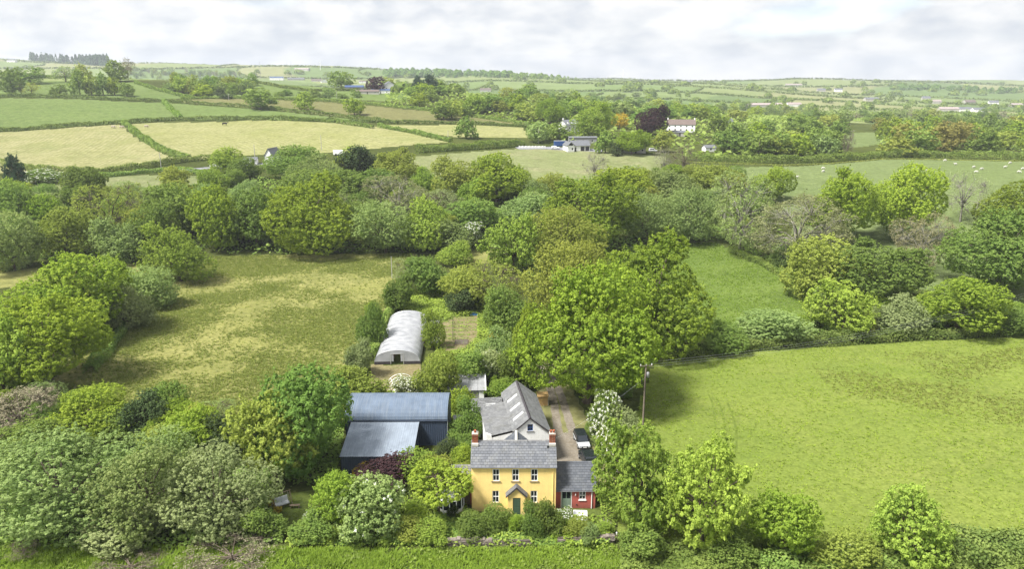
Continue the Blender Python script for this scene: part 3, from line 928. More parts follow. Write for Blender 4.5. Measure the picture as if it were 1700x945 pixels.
def make_proto(seed, limb=0.010, trunk=0.030, twigs=0, blossom=0, raise_trunk=None, **kw):
    P, N, S, T, L, R, clp, rng = crown_data(seed, **kw)
    V, F, tn = leaf_quads(P, N, S, T, rng)
    crown = mesh_np('crown', V, F, tn)
    zt = kw.get('zb', 0.08) + 0.22
    segs = [((0, 0, -0.03), (0.008, 0.004, zt * 0.5), trunk * 1.25, trunk), ((0.008, 0.004, zt * 0.5), (0, 0, zt), trunk, trunk * 0.75)]
    for j in range(len(L) - 2):
        mid = np.array([L[j][0] * 0.45, L[j][1] * 0.45, zt + (L[j][2] - zt) * 0.55 + 0.03])
        segs += [((0, 0, zt * rng.uniform(0.7, 1.0)), mid, limb * 1.3, limb * 0.8), (mid, L[j], limb * 0.8, limb * 0.4)]
    for j in rng.permutation(len(clp))[:twigs]:
        l = np.argmin(np.linalg.norm(L - clp[j], axis=1))
        q = clp[j] + (clp[j] - L[l]) * 0.25
        m_ = (L[l] + q) / 2 + rng.normal(0, 0.015, 3)
        segs += [(L[l], m_, limb * 0.32, limb * 0.22), (m_, q, limb * 0.22, limb * 0.08)]
    V, F = tubes_np(segs, 5 if twigs < 50 else 3)
    tr = mesh_np('trunk', V, F, smooth=True, mats=[M['bark']])
    bl = None
    if blossom:
        idx = rng.permutation(len(clp))[:blossom]
        kk = 22
        dd = unit(rng.standard_normal((len(idx), kk, 3)) * 0.7 + unit(clp[idx] - np.array([0, 0, 0.4]))[:, None, :] + np.array([0, 0, 0.5]))
        bp = (clp[idx][:, None, :] + dd * 0.040 * rng.uniform(0.4, 1.25, (len(idx), kk, 1))).reshape(-1, 3)
        V, F, tn = leaf_quads(bp, dd.reshape(-1, 3), np.full(len(bp), kw.get('leaf', 0.02) * 0.6), rng.random(len(bp)), rng, 0.8)
        bl = mesh_np('blossom', V, F, tn, mats=[M['leaf_white']])
    return crown, tr, bl


PROTO = {
    # big oaks: cauliflower lobes, 18 to 24 m
    'oak': [make_proto(11, nl=19, lobe=0.180, ncl=1500, k=30, rc=0.021, leaf=0.0082, zb=0.10, limb=0.012),
            make_proto(12, nl=16, lobe=0.200, ncl=1450, k=30, rc=0.022, leaf=0.0084, zb=0.07, limb=0.012),
            make_proto(13, nl=24, lobe=0.165, ncl=1500, k=30, rc=0.020, leaf=0.0082, zb=0.14, limb=0.012)],
    # middle-sized broadleaves, 9 to 14 m
    'tree': [make_proto(21, nl=15, lobe=0.20, ncl=820, k=30, rc=0.030, leaf=0.0118, zb=0.08),
             make_proto(22, nl=12, lobe=0.22, ncl=800, k=30, rc=0.031, leaf=0.0120, zb=0.05),
             make_proto(23, nl=18, lobe=0.18, ncl=820, k=30, rc=0.029, leaf=0.0116, zb=0.12)],
    # layered young sycamore and maple with spaced-out tiers
    'young': [make_proto(31, nl=22, lobe=0.150, ncl=760, k=30, rc=0.033, leaf=0.0125, zb=0.05, fill=0.10, up=0.8),
              make_proto(32, nl=26, lobe=0.135, ncl=760, k=30, rc=0.032, leaf=0.0125, zb=0.04, fill=0.10, up=0.8)],
    'standard': [make_proto(34, nl=20, lobe=0.165, ncl=700, k=30, rc=0.033, leaf=0.0125, zb=0.46, fill=0.08, up=0.8, limb=0.014)],
    'cone': [make_proto(35, nl=26, lobe=0.17, ncl=620, k=28, rc=0.036, leaf=0.0145, zb=0.03, fill=0.12, up=0.6, shape='cone')],
    # willow and sallow scrub: fine even texture down to the ground
    'shrub': [make_proto(41, nl=15, lobe=0.22, ncl=1150, k=22, rc=0.026, leaf=0.0112, zb=0.0, fill=0.2, up=0.2, rag=1.0, trunk=0.02),
              make_proto(42, nl=11, lobe=0.25, ncl=1150, k=22, rc=0.026, leaf=0.0112, zb=0.0, fill=0.2, up=0.2, rag=1.0, trunk=0.02),
              make_proto(43, nl=18, lobe=0.19, ncl=1150, k=22, rc=0.027, leaf=0.0114, zb=0.0, fill=0.2, up=0.3, rag=1.0, trunk=0.02)],
    # broad willows, 15 to 25 m across, the finest leaf of all
    'willow': [make_proto(45, nl=22, lobe=0.19, ncl=1700, k=26, rc=0.019, leaf=0.0074, zb=0.0, fill=0.2, up=0.35, rag=1.4, trunk=0.02),
               make_proto(46, nl=28, lobe=0.17, ncl=1700, k=26, rc=0.018, leaf=0.0074, zb=0.0, fill=0.2, up=0.3, rag=1.4, trunk=0.02)],
    # thin late-leafing crowns with the branches showing
    'loose': [make_proto(51, nl=17, lobe=0.17, ncl=900, k=12, rc=0.036, leaf=0.0090, zb=0.10, fill=0.05, twigs=330, limb=0.010, trunk=0.022),
              make_proto(52, nl=14, lobe=0.19, ncl=860, k=12, rc=0.036, leaf=0.0090, zb=0.16, fill=0.05, twigs=330, limb=0.010, trunk=0.022)],
    'bare': [make_proto(55, nl=20, lobe=0.15, ncl=520, k=5, rc=0.040, leaf=0.0080, zb=0.15, fill=0.02, twigs=420, limb=0.008, trunk=0.02)],
    'blossom': [make_proto(61, nl=13, lobe=0.21, ncl=720, k=20, rc=0.034, leaf=0.0150, zb=0.02, fill=0.2, blossom=340, trunk=0.018),
                make_proto(62, nl=13, lobe=0.21, ncl=760, k=22, rc=0.034, leaf=0.0150, zb=0.02, fill=0.2, blossom=34, trunk=0.018)],
    'conifer': [make_proto(71, nl=34, lobe=0.12, ncl=420, k=22, rc=0.035, leaf=0.017, zb=0.03, fill=0.2, up=-0.1, shape='cone', trunk=0.018)],
    # distant trees, a few hundred sprigs each
    'far': [make_proto(81, nl=9, lobe=0.23, ncl=150, k=13, rc=0.075, leaf=0.034, zb=0.06, fill=0.15),
            make_proto(82, nl=12, lobe=0.21, ncl=160, k=13, rc=0.070, leaf=0.033, zb=0.02, fill=0.15),
            make_proto(83, nl=7, lobe=0.25, ncl=140, k=13, rc=0.080, leaf=0.036, zb=0.12, fill=0.15),
            make_proto(84, nl=14, lobe=0.19, ncl=160, k=13, rc=0.070, leaf=0.033, zb=0.0, fill=0.15)],
    'farloose': [make_proto(86, nl=12, lobe=0.18, ncl=150, k=7, rc=0.07, leaf=0.026, zb=0.18, fill=0.05, twigs=60, limb=0.012, trunk=0.024)],
}
FULL_H = {}


def solve_box(x0, y0, x1, y1, stem=False):
    """stand a plant so that its crown spans the given pixel box: returns base point, width, height"""
    xc = (x0 + x1) / 2
    lo, hi = 40.0, 4200.0

    def at(Y):
        zg0 = hz((xc - 850) * Y / (F_PX * 0.97), Y)
        a = depth_of(Y, zg0 + 4)
        X = (xc - 850) * a / F_PX
        zg = hz(X, Y)
        w = (x1 - x0) * a / F_PX
        if stem: return X, zg, w, proj_y(Y, zg)
        return X, zg, w, proj_y(Y - 0.36 * w, hz(X, Y - 0.36 * w) + 0.07 * w)
    prev = 40.0
    for Y in np.exp(np.linspace(math.log(45), math.log(4200), 140)):     # first distance whose foot rises past y1
        if at(Y)[3] <= y1:
            lo, hi = prev, Y
            break
        prev = Y
    for _ in range(18):
        Y = (lo + hi) / 2
        if at(Y)[3] > y1: lo = Y
        else: hi = Y
    X, zg, w, _ = at(hi)
    Y = hi
    h0, h1 = 0.2, 80.0
    for _ in range(24):
        h = (h0 + h1) / 2
        if proj_y(Y + 0.06 * w, zg + h) > y0: h0 = h
        else: h1 = h
    return X, Y, zg, w, h


PLANTS = []     # (x, y, r) of everything planted, for the undergrowth


def plant(box, kind, leaf, label, group=None, cat='tree', name=None, stem=False, pale=False, var=None, xyz=None):
    if xyz: X, Y, zg, w, h = xyz
    else: X, Y, zg, w, h = solve_box(*box, stem=stem)
    ps = PROTO[kind]
    i = (int(X * 7.3 + Y * 3.1) if var is None else var) % len(ps)
    crown, trunk, bl = ps[i]
    nm = name or (cat.replace(' ', '_'))
    far = kind in ('far', 'farloose')
    t = thing(nm, label, cat, (X, Y, zg), (X * 1.7 + Y * 0.9) % 6.283, group)
    t.scale = (w, w, h)
    c = link('crown', crown, t, M['leaf_' + leaf])
    tr = link('trunk', trunk, t, M['bark_pale'] if pale else M['bark'])
    if bl: link('blossom', bl, t)
    PLANTS.append((X, Y, w / 2))
    return t


LINES = []


def leaf_mass(name, C, N, size, mat, rng, k=1):
    pass


def hedge(pts, h, w, leaf, label, group='hedges', rough=0.35, px=True, name='hedge', step=None, cat='hedge', hvar=0.25, cover=1.25, gather=None):
    """a hedge along pixel or ground points; leaf sprigs over a lumpy bank, sized for its distance"""
    rng = np.random.default_rng(abs(hash(label)) % 1000 if False else sum(ord(ch) * (i + 1) for i, ch in enumerate(label + str(pts[0]))) % 99991)
    P = np.array([ground_at(*p)[:2] if px else p[:2] for p in pts], float)
    seg = np.linalg.norm(np.diff(P, axis=0), axis=1); cum = np.concatenate([[0], np.cumsum(seg)]); Ltot = cum[-1]
    dist = np.hypot(P[:, 0], P[:, 1]).min()
    ls = max(0.17, dist * 0.00085) if step is None else step
    area = Ltot * (2 * h + w)
    n = int(min(16000, max(120, cover * area / (ls * ls * 1.24))))
    s = rng.random(n) * Ltot
    x = np.interp(s, cum, P[:, 0]); y = np.interp(s, cum, P[:, 1])
    i = np.clip(np.searchsorted(cum, s) - 1, 0, len(P) - 2)
    D = unit(np.diff(P, axis=0))[i]; Nn = np.stack([D[:, 1], -D[:, 0]], -1)
    wob = 0.8 * np.sin(s / 11.0 + cum[-1]) + 0.5 * np.sin(s / 4.7)
    hloc = h * (1 + hvar * (0.5 * np.sin(s / 7.1 + 2) + 0.35 * np.sin(s / 2.9 + 1) + 0.3 * np.sin(s / 1.3)))
    wloc = w * (1 + 0.22 * np.sin(s / 5.3) + 0.12 * np.sin(s / 1.9))
    a = rng.uniform(-0.08, 1.08, n) * math.pi
    ca, sa = np.cos(a), np.sin(a)
    rad = np.clip(rng.normal(1, 0.09, n), 0.55, 1.2)
    ox = np.sign(ca) * np.abs(ca) ** 0.7 * wloc / 2 * rad
    oz = np.clip(np.sign(sa) * np.abs(sa) ** 0.6, 0, 1) * hloc * rad
    px_, py_ = x + Nn[:, 0] * (ox + wob * 0.3), y + Nn[:, 1] * (ox + wob * 0.3)
    V0 = np.stack([px_, py_, height(px_, py_) + oz], -1)
    nrm = unit(np.stack([Nn[:, 0] * ca, Nn[:, 1] * ca, sa * 0.9 + 0.25], -1) + rng.standard_normal((n, 3)) * 0.5)
    clump = 0.5 + 0.5 * np.sin(s / 1.7 + np.sin(s / 6.0) * 3 + a * 3)
    T = np.clip(0.5 * clump + 0.5 * rng.random(n), 0, 1)
    V, F, tn = leaf_quads(V0, nrm, np.full(n, ls) * rng.uniform(0.7, 1.3, n), T, rng, 0.75)
    if gather is not None:
        gather.append((V, F, tn)); return None
    o = link(name, mesh_np(name, V, F, tn, mats=[M['leaf_' + leaf]]))
    tag(o, label, cat, group)
    return o

# ------------------------------------------------------------------ plants near the farm
GF_ = 'trees and bushes of the front thicket'
GG_ = 'trees and bushes round the farmhouse garden'
GO_ = 'big oaks beside the farm drive'
GR_ = 'trees along the near edge of the right pasture'
GV_ = 'trees of the valley wood behind the meadow'
GL_ = 'trees of the left hedgerow beside the meadow'
GE_ = 'trees between the green field and the sheep field'
GT_ = 'bushes round the polytunnel'
NEAR = [
    # box, kind, leaf, label, group, category, options
    ((-30, 728, 228, 912), 'willow', 'sage', 'broadest sage green willow, at the left end of the front thicket', GF_, 'tree', dict(var=0)),
    ((150, 726, 335, 905), 'willow', 'sage', 'deep green willow beside the broadest one in the front thicket', GF_, 'tree', dict(var=1)),
    ((268, 750, 442, 902), 'willow', 'grey', 'round grey green sallow left of the garden swing seat', GF_, 'tree', dict(var=2)),
    ((140, 822, 300, 908), 'shrub', 'grey', 'low grey green sallow at the grassy foot of the front thicket', GF_, 'shrub', dict(var=1)),
    ((240, 706, 335, 800), 'shrub', 'sage', 'small sage bush behind the round grey sallow', GF_, 'shrub', dict(var=0)),
    ((80, 645, 215, 752), 'oak', 'lime', 'round bright yellow green tree at the near corner of the rough meadow', GF_, 'tree', dict(var=0)),
    ((185, 650, 275, 742), 'shrub', 'dark', 'dark evergreen bush right of the round bright tree', GF_, 'shrub', {}),
    ((276, 680, 375, 775), 'tree', 'lime', 'small lime green tree in front of the meadow edge', GF_, 'tree', dict(var=1)),
    ((330, 690, 405, 775), 'shrub', 'dark', 'shaded dark bush right of the small lime green tree', GF_, 'shrub', {}),
    ((-40, 640, 105, 745), 'loose', 'twig', 'brown twiggy thicket at the left edge behind the willows', GF_, 'shrub', dict(var=0)),
    ((-30, 690, 120, 800), 'shrub', 'mid', 'dull green scrub between the brown thicket and the broadest willow', GF_, 'shrub', dict(var=2)),
    ((388, 655, 520, 822), 'tree', 'olive', 'yellow olive tree standing behind the swing seat', GF_, 'tree', dict(var=2)),
    ((415, 606, 578, 805), 'tree', 'blue', 'tall dark bluish sycamore at the left end of the blue barn', GF_, 'tree', dict(var=1)),
    ((535, 612, 645, 700), 'shrub', 'olive', 'wide olive bush behind the curved barn roof', GF_, 'shrub', {}),
    ((400, 840, 470, 900), 'shrub', 'mid', 'green scrub under the swing seat lawn', GF_, 'shrub', {}),
    # garden
    ((520, 775, 622, 888), 'shrub', 'lime', 'yellow green bush left of the pale blossoming shrub in the garden', GG_, 'shrub', dict(var=1)),
    ((560, 792, 668, 905), 'blossom', 'sage', 'pale shrub with scattered cream blossom in the front garden', GG_, 'shrub', dict(var=1)),
    ((592, 752, 692, 815), 'shrub', 'copper', 'dark purple bush in front of the blue barn', GG_, 'shrub', dict(var=1)),
    ((594, 772, 622, 797), 'shrub', 'mid', 'small green bush against the dark barn wall left of the purple bush', GG_, 'shrub', {}),
    ((582, 770, 618, 800), 'shrub', 'yellow', 'golden yellow leaved bush beside the purple bush', GG_, 'shrub', {}),
    ((674, 768, 784, 852), 'standard', 'lime', 'bright green maple at the left end of the yellow farmhouse', GG_, 'tree', dict(var=0, stem=True)),
    ((650, 748, 730, 812), 'shrub', 'fresh', 'green bush below the open dark wall of the blue barn', GG_, 'shrub', dict(var=0)),
    ((690, 752, 752, 806), 'tree', 'olive', 'olive bush between the barn and the bright maple', GG_, 'shrub', {}),
    ((748, 734, 788, 784), 'shrub', 'lime', 'upright lime green bush behind the left chimney', GG_, 'shrub', dict(var=2)),
    ((722, 728, 762, 768), 'shrub', 'dark', 'dark bush by the right corner of the blue barn', GG_, 'shrub', {}),
    ((742, 640, 790, 694), 'young', 'lime', 'bright green sapling beside the end of the curved barn roof', GG_, 'tree', dict(var=1)),
    ((755, 655, 800, 735), 'shrub', 'mid', 'green bush in the shade between the two barns', GG_, 'shrub', {}),
    ((738, 690, 782, 738), 'shrub', 'mid', 'bush under the right end of the curved barn roof', GG_, 'shrub', {}),
    ((778, 690, 800, 725), 'blossom', 'grey', 'little white flowering bush against the white barn wall', GG_, 'shrub', dict(var=1)),
    ((798, 836, 848, 892), 'shrub', 'mid', 'bush under the lower left window of the farmhouse', GG_, 'shrub', dict(var=0)),
    ((843, 853, 870, 892), 'tree', 'lime', 'light green bush in front of the green front door', GG_, 'shrub', {}),
    ((864, 832, 904, 897), 'shrub', 'mid', 'tall dark green bush right of the front door', GG_, 'shrub', dict(var=1)),
    ((884, 826, 936, 896), 'shrub', 'mid', 'widest bush in front of the right end of the farmhouse', GG_, 'shrub', dict(var=2)),
    ((684, 866, 745, 908), 'shrub', 'fresh', 'low green bush on the bank below the white bay', GG_, 'shrub', {}),
    ((755, 852, 812, 900), 'shrub', 'mid', 'low bush left of the ones below the windows', GG_, 'shrub', {}),
    ((652, 858, 706, 902), 'shrub', 'olive', 'yellowish low bush right of the blossoming shrub', GG_, 'shrub', {}),
    ((480, 850, 560, 905), 'shrub', 'mid', 'green bramble mound between the swing seat and the garden', GG_, 'shrub', {}),
    ((940, 858, 985, 900), 'shrub', 'olive', 'weedy bush below the white cold frame', GG_, 'shrub', {}),
    ((738, 838, 760, 862), 'shrub', 'dark', 'small dark bush at the foot of the bright maple', GG_, 'shrub', {}),
    # right of the house
    ((976, 648, 1032, 732), 'blossom', 'mid', 'hawthorn white with blossom beside the drive', GG_, 'tree', dict(var=0)),
    ((990, 704, 1040, 792), 'blossom', 'fresh', 'second white hawthorn, behind the parked cars', GG_, 'tree', dict(var=0)),
    ((998, 672, 1062, 740), 'shrub', 'grey', 'grey green bush at the foot of the electricity pole', GG_, 'shrub', dict(var=1)),
    ((994, 696, 1134, 905), 'young', 'fresh', 'large mid green sycamore right of the red annexe', GR_, 'tree', dict(var=0)),
    ((1092, 718, 1242, 932), 'young', 'limey', 'yellow green sycamore right of the mid green one', GR_, 'tree', dict(var=1)),
    ((1245, 814, 1362, 950), 'tree', 'lime', 'rounded olive lime tree at the bottom of the right pasture', GR_, 'tree', dict(var=2)),
    ((1452, 802, 1572, 955), 'cone', 'fresh', 'conical young sycamore in the bottom hedge of the right pasture', GR_, 'tree', dict(var=0)),
    ((1360, 884, 1460, 958), 'shrub', 'olive', 'brownish scrub left of the conical young sycamore', GR_, 'shrub', {}),
    ((1030, 872, 1110, 940), 'shrub', 'mid', 'shaded scrub under the mid green sycamore', GR_, 'shrub', {}),
    ((1180, 880, 1262, 952), 'shrub', 'mid', 'dark scrub between the yellow sycamore and the olive lime tree', GR_, 'shrub', {}),
    ((1395, 900, 1440, 950), 'blossom', 'mid', 'small bush with a little white blossom in the bottom hedge', GR_, 'shrub', dict(var=1)),
    # drive oaks
    ((862, 438, 1088, 690), 'oak', 'oak', 'biggest bright oak, in front beside the farm drive', GO_, 'tree', dict(var=0)),
    ((985, 392, 1180, 592), 'oak', 'oakd', 'dark sided oak behind and right of the biggest bright oak', GO_, 'tree', dict(var=1)),
    ((866, 398, 1012, 540), 'willow', 'olive', 'paler olive tree at the left shoulder of the drive oaks', GO_, 'tree', dict(var=0)),
    ((902, 284, 1048, 420), 'oak', 'oakd', 'rounded dark oak farthest back in the drive line', GO_, 'tree', dict(var=2)),
    ((868, 344, 992, 450), 'willow', 'olive', 'yellowish olive tree in front of the rounded dark oak', GO_, 'tree', dict(var=2)),
    ((806, 348, 898, 455), 'young', 'fresh', 'fresh green tree left of the yellowish olive one', GO_, 'tree', dict(var=0)),
    ((848, 500, 905, 640), 'tree', 'oak', 'narrow tree in the shade left of the biggest bright oak', GO_, 'tree', dict(var=1)),
    # left hedgerow
    ((25, 420, 218, 572), 'oak', 'oakd', 'upper spreading oak in the left hedgerow', GL_, 'tree', dict(var=0)),
    ((-12, 482, 168, 652), 'oak', 'oak', 'lower spreading oak in the left hedgerow', GL_, 'tree', dict(var=2)),
    ((-60, 520, 62, 672), 'young', 'fresh', 'fresh green tree at the left edge under the spreading oaks', GL_, 'tree', dict(var=1)),
    ((238, 364, 356, 470), 'willow', 'fresh', 'bright fine leaved willow at the head of the left hedgerow', GL_, 'tree', dict(var=1)),
    ((200, 440, 292, 512), 'shrub', 'sage', 'grey sage bush below the bright willow', GL_, 'shrub', dict(var=0)),
    ((166, 468, 250, 552), 'shrub', 'grey', 'palest bush between the spreading oaks and the bright willow', GL_, 'shrub', dict(var=2)),
    # valley wood, left to right
    ((60, 338, 158, 430), 'oak', 'olive', 'domed olive oak above the left hedgerow', GV_, 'tree', dict(var=1)),
    ((-30, 350, 70, 452), 'shrub', 'sage', 'sage green tree at the left edge above the light strip of grass', GV_, 'tree', {}),
    ((-40, 300, 60, 385), 'shrub', 'mid', 'shady tree at the left edge behind the sage green one', GV_, 'tree', {}),
    ((28, 318, 110, 372), 'loose', 'grey', 'grey thin leaved tree left of the domed olive oak', GV_, 'tree', dict(var=0)),
    ((135, 304, 235, 412), 'loose', 'olive', 'open branched ash right of the domed olive oak', GV_, 'tree', dict(var=1)),
    ((150, 360, 240, 436), 'shrub', 'sage', 'sage scrub under the open branched ash', GV_, 'shrub', {}),
    ((215, 330, 300, 420), 'shrub', 'mid', 'thorny tree behind the bright willow', GV_, 'tree', {}),
    ((255, 300, 355, 398), 'tree', 'mid', 'mid green tree above the bright willow', GV_, 'tree', dict(var=0)),
    ((322, 306, 412, 418), 'tree', 'oakd', 'dark oak with yellow shoots at the top left corner of the meadow', GV_, 'tree', dict(var=1)),
    ((385, 310, 468, 414), 'tree', 'mid', 'upright tree left of the big spreading lime green oak', GV_, 'tree', dict(var=2)),
    ((444, 290, 598, 424), 'oak', 'oak', 'big spreading lime green oak at the top of the meadow', GV_, 'tree', dict(var=1)),
    ((455, 280, 560, 345), 'shrub', 'mid', 'green tree tops behind the big spreading oak', GV_, 'tree', {}),
    ((586, 330, 694, 424), 'willow', 'sage', 'wide sage green sallow at the top of the meadow', GV_, 'tree', dict(var=0)),
    ((664, 326, 745, 420), 'shrub', 'fresh', 'lighter green sallow right of the wide sage green one', GV_, 'tree', dict(var=1)),
    ((712, 362, 790, 420), 'shrub', 'sage', 'low sallow beside the white blossoming thorn', GV_, 'shrub', {}),
    ((760, 366, 804, 412), 'blossom', 'mid', 'blackthorn in white blossom in the middle of the valley wood', GV_, 'tree', dict(var=0)),
    ((600, 288, 720, 372), 'loose', 'pale', 'pale twiggy ash behind the sage green sallows', GV_, 'tree', dict(var=0, pale=True)),
    ((438, 240, 532, 300), 'oak', 'mid', 'dark round oak beside the white cottage', GV_, 'tree', dict(var=0)),
    ((478, 256, 575, 318), 'willow', 'sage', 'grey green scrub right of the dark cottage oak', GV_, 'tree', {}),
    ((556, 240, 642, 300), 'shrub', 'dark', 'darkest holly in the upper wood', GV_, 'tree', {}),
    ((622, 245, 694, 305), 'oak', 'olive', 'olive topped oak right of the darkest holly', GV_, 'tree', dict(var=2)),
    ((520, 282, 610, 345), 'tree', 'mid', 'green tree below the darkest holly', GV_, 'tree', {}),
    ((590, 278, 665, 335), 'tree', 'mid', 'green tree below the olive topped oak', GV_, 'tree', {}),
    ((718, 258, 810, 335), 'oak', 'olive', 'olive left half of the great domed pair of oaks', GV_, 'tree', dict(var=1)),
    ((772, 254, 878, 342), 'oak', 'oakd', 'tall right half of the great domed pair of oaks', GV_, 'tree', dict(var=0)),
    ((680, 312, 770, 375), 'loose', 'grey', 'grey shrubby ash below the domed pair of oaks', GV_, 'tree', dict(var=1)),
    ((735, 325, 840, 392), 'shrub', 'mid', 'bushy tree in front of the domed pair of oaks', GV_, 'tree', {}),
    ((826, 318, 915, 385), 'shrub', 'sage', 'sage sallow right of the domed pair of oaks', GV_, 'tree', {}),
    ((870, 286, 940, 335), 'shrub', 'olive', 'olive scrub at the edge of the rushy pasture', GV_, 'shrub', {}),
    ((990, 276, 1085, 340), 'tree', 'oak', 'light green tree right of the rounded dark oak', GV_, 'tree', {}),
    ((1030, 318, 1118, 405), 'willow', 'sage', 'left grey green willow at the top of the green field', GV_, 'tree', dict(var=0)),
    ((1095, 312, 1190, 406), 'willow', 'sage', 'right grey green willow at the top of the green field', GV_, 'tree', dict(var=2)),
    ((1075, 280, 1165, 345), 'shrub', 'sage', 'pale willow behind the two grey green ones', GV_, 'tree', {}),
    ((1140, 274, 1225, 335), 'tree', 'olive', 'olive tree between the pale willow and the tall pale ash', GV_, 'tree', {}),
    ((1165, 284, 1290, 424), 'loose', 'sage', 'tall pale green ash at the corner of the green field', GV_, 'tree', dict(var=0, pale=True)),
    ((1085, 240, 1120, 290), 'bare', 'twig', 'bare brown birch at the right end of the rushy pasture', GV_, 'tree', dict(pale=True)),
    ((1112, 238, 1160, 292), 'bare', 'twig', 'wider bare brown tree behind the rushy pasture', GV_, 'tree', {}),
    ((962, 250, 1012, 300), 'bare', 'twig', 'leafless pale tree in the rushy pasture', GV_, 'tree', dict(pale=True)),
    # right wood
    ((1238, 318, 1405, 448), 'loose', 'pale', 'wide pale oak with grey branches showing', GE_, 'tree', dict(var=1, pale=True)),
    ((1248, 275, 1318, 335), 'oak', 'lime', 'bright oak top behind the wide pale oak', GE_, 'tree', dict(var=0)),
    ((1338, 274, 1452, 405), 'oak', 'oak', 'left oak of the bright pair below the sheep field', GE_, 'tree', dict(var=2)),
    ((1432, 270, 1558, 402), 'oak', 'oak', 'right oak of the bright pair below the sheep field', GE_, 'tree', dict(var=0)),
    ((1552, 280, 1642, 372), 'bare', 'grey', 'bare pale oak against the sheep field', GE_, 'tree', dict(pale=True)),
    ((1632, 288, 1750, 392), 'oak', 'oakd', 'oak at the right edge below the sheep field', GE_, 'tree', dict(var=1)),
    ((1478, 354, 1574, 455), 'loose', 'tan', 'sandy coloured half bare oak with a visible trunk', GE_, 'tree', dict(var=1, pale=True, stem=True)),
    ((1566, 344, 1750, 490), 'oak', 'mid', 'dark heavy oak at the right edge', GE_, 'tree', dict(var=0)),
    ((1306, 390, 1425, 500), 'shrub', 'olive', 'olive hedgerow tree left of the dark green one', GE_, 'tree', dict(var=0)),
    ((1388, 394, 1535, 510), 'oak', 'mid', 'dark green spreading tree in the hedge of the green field', GE_, 'tree', dict(var=2)),
    ((1348, 460, 1458, 560), 'young', 'limey', 'bright lime green tree in the hedge above the right pasture', GE_, 'tree', dict(var=0)),
    ((1528, 450, 1660, 560), 'oak', 'lime', 'lime green round tree in the hedge above the right pasture', GE_, 'tree', dict(var=1)),
    ((1452, 490, 1535, 558), 'shrub', 'grey', 'grey bush between the two lime green hedge trees', GE_, 'shrub', {}),
    ((1650, 510, 1720, 560), 'shrub', 'mid', 'scrub at the right end of the hedge above the right pasture', GE_, 'shrub', {}),
    ((1228, 508, 1345, 572), 'shrub', 'sage', 'sage bush at the left end of the hedge above the right pasture', GE_, 'shrub', dict(var=1)),
    ((1165, 530, 1240, 590), 'shrub', 'mid', 'dark bush under the right side of the dark sided oak', GE_, 'shrub', {}),
    ((1278, 398, 1332, 448), 'shrub', 'sage', 'grey scrub under the wide pale oak', GE_, 'shrub', {}),
    # round the polytunnel
    ((570, 560, 622, 628), 'shrub', 'grey', 'grey bush at the front left corner of the polytunnel', GT_, 'shrub', {}),
    ((590, 502, 641, 580), 'shrub', 'mid', 'dark bush along the left side of the polytunnel', GT_, 'shrub', {}),
    ((605, 500, 632, 532), 'shrub', 'lime', 'small lime bush at the meadow side of the polytunnel hedge', GT_, 'shrub', {}),
    ((634, 452, 692, 518), 'shrub', 'mid', 'dark bush behind the far left end of the polytunnel', GT_, 'shrub', {}),
    ((648, 428, 700, 490), 'loose', 'grey', 'grey twiggy bush in the meadow corner', GT_, 'shrub', dict(var=0)),
    ((674, 424, 754, 492), 'tree', 'mid', 'round green tree behind the polytunnel', GT_, 'tree', dict(var=0)),
    ((725, 400, 785, 440), 'shrub', 'fresh', 'green bush in the gap above the orchard', GT_, 'shrub', {}),
    ((735, 438, 815, 515), 'shrub', 'olive', 'mixed olive scrub beside the orchard grass', GT_, 'shrub', dict(var=0)),
    ((778, 430, 872, 520), 'loose', 'olive', 'loose brownish green tree above the vegetable garden', GT_, 'tree', dict(var=1)),
    ((738, 475, 800, 520), 'shrub', 'dark', 'dark bush at the back of the orchard grass', GT_, 'shrub', {}),
    ((800, 470, 884, 560), 'shrub', 'mid', 'tall dark scrub right of the vegetable garden', GT_, 'shrub', dict(var=1)),
    ((790, 545, 855, 612), 'shrub', 'sage', 'sage bush at the corner of the vegetable garden', GT_, 'shrub', {}),
    ((812, 548, 828, 570), 'shrub', 'yellow', 'orange yellow bush beside the vegetable garden', GT_, 'shrub', {}),
    ((826, 570, 884, 650), 'shrub', 'mid', 'dark bush under the drive oak', GT_, 'shrub', {}),
    ((744, 578, 822, 648), 'shrub', 'mid', 'dark green bush behind the grey shed', GT_, 'shrub', dict(var=2)),
    ((784, 578, 835, 640), 'blossom', 'grey', 'cream flowering bush behind the grey shed', GT_, 'shrub', dict(var=1)),
    ((696, 580, 762, 674), 'shrub', 'olive', 'yellow olive bush between the polytunnel and the grey shed', GT_, 'shrub', dict(var=0)),
    ((697, 512, 738, 580), 'shrub', 'fresh', 'climbing bush along the right side of the polytunnel', GT_, 'shrub', dict(var=1)),
    ((650, 622, 702, 668), 'blossom', 'grey', 'white flowering bush inside the bare hoops', GT_, 'shrub', dict(var=0)),
    ((560, 640, 640, 690), 'shrub', 'fresh', 'green bush against the back of the curved barn', GT_, 'shrub', {}),
    ((808, 628, 862, 668), 'shrub', 'fresh', 'leafy bush behind the white barn ridge', GT_, 'shrub', {}),
    ((812, 622, 826, 648), 'shrub', 'lime', 'tiny lime bush right of the grey shed', GT_, 'shrub', {}),
]
BOXES = {}
for box, kind, leaf, label, grp, cat, opt in NEAR:
    BOXES[label] = plant(box, kind, leaf, label, grp, cat, **opt)

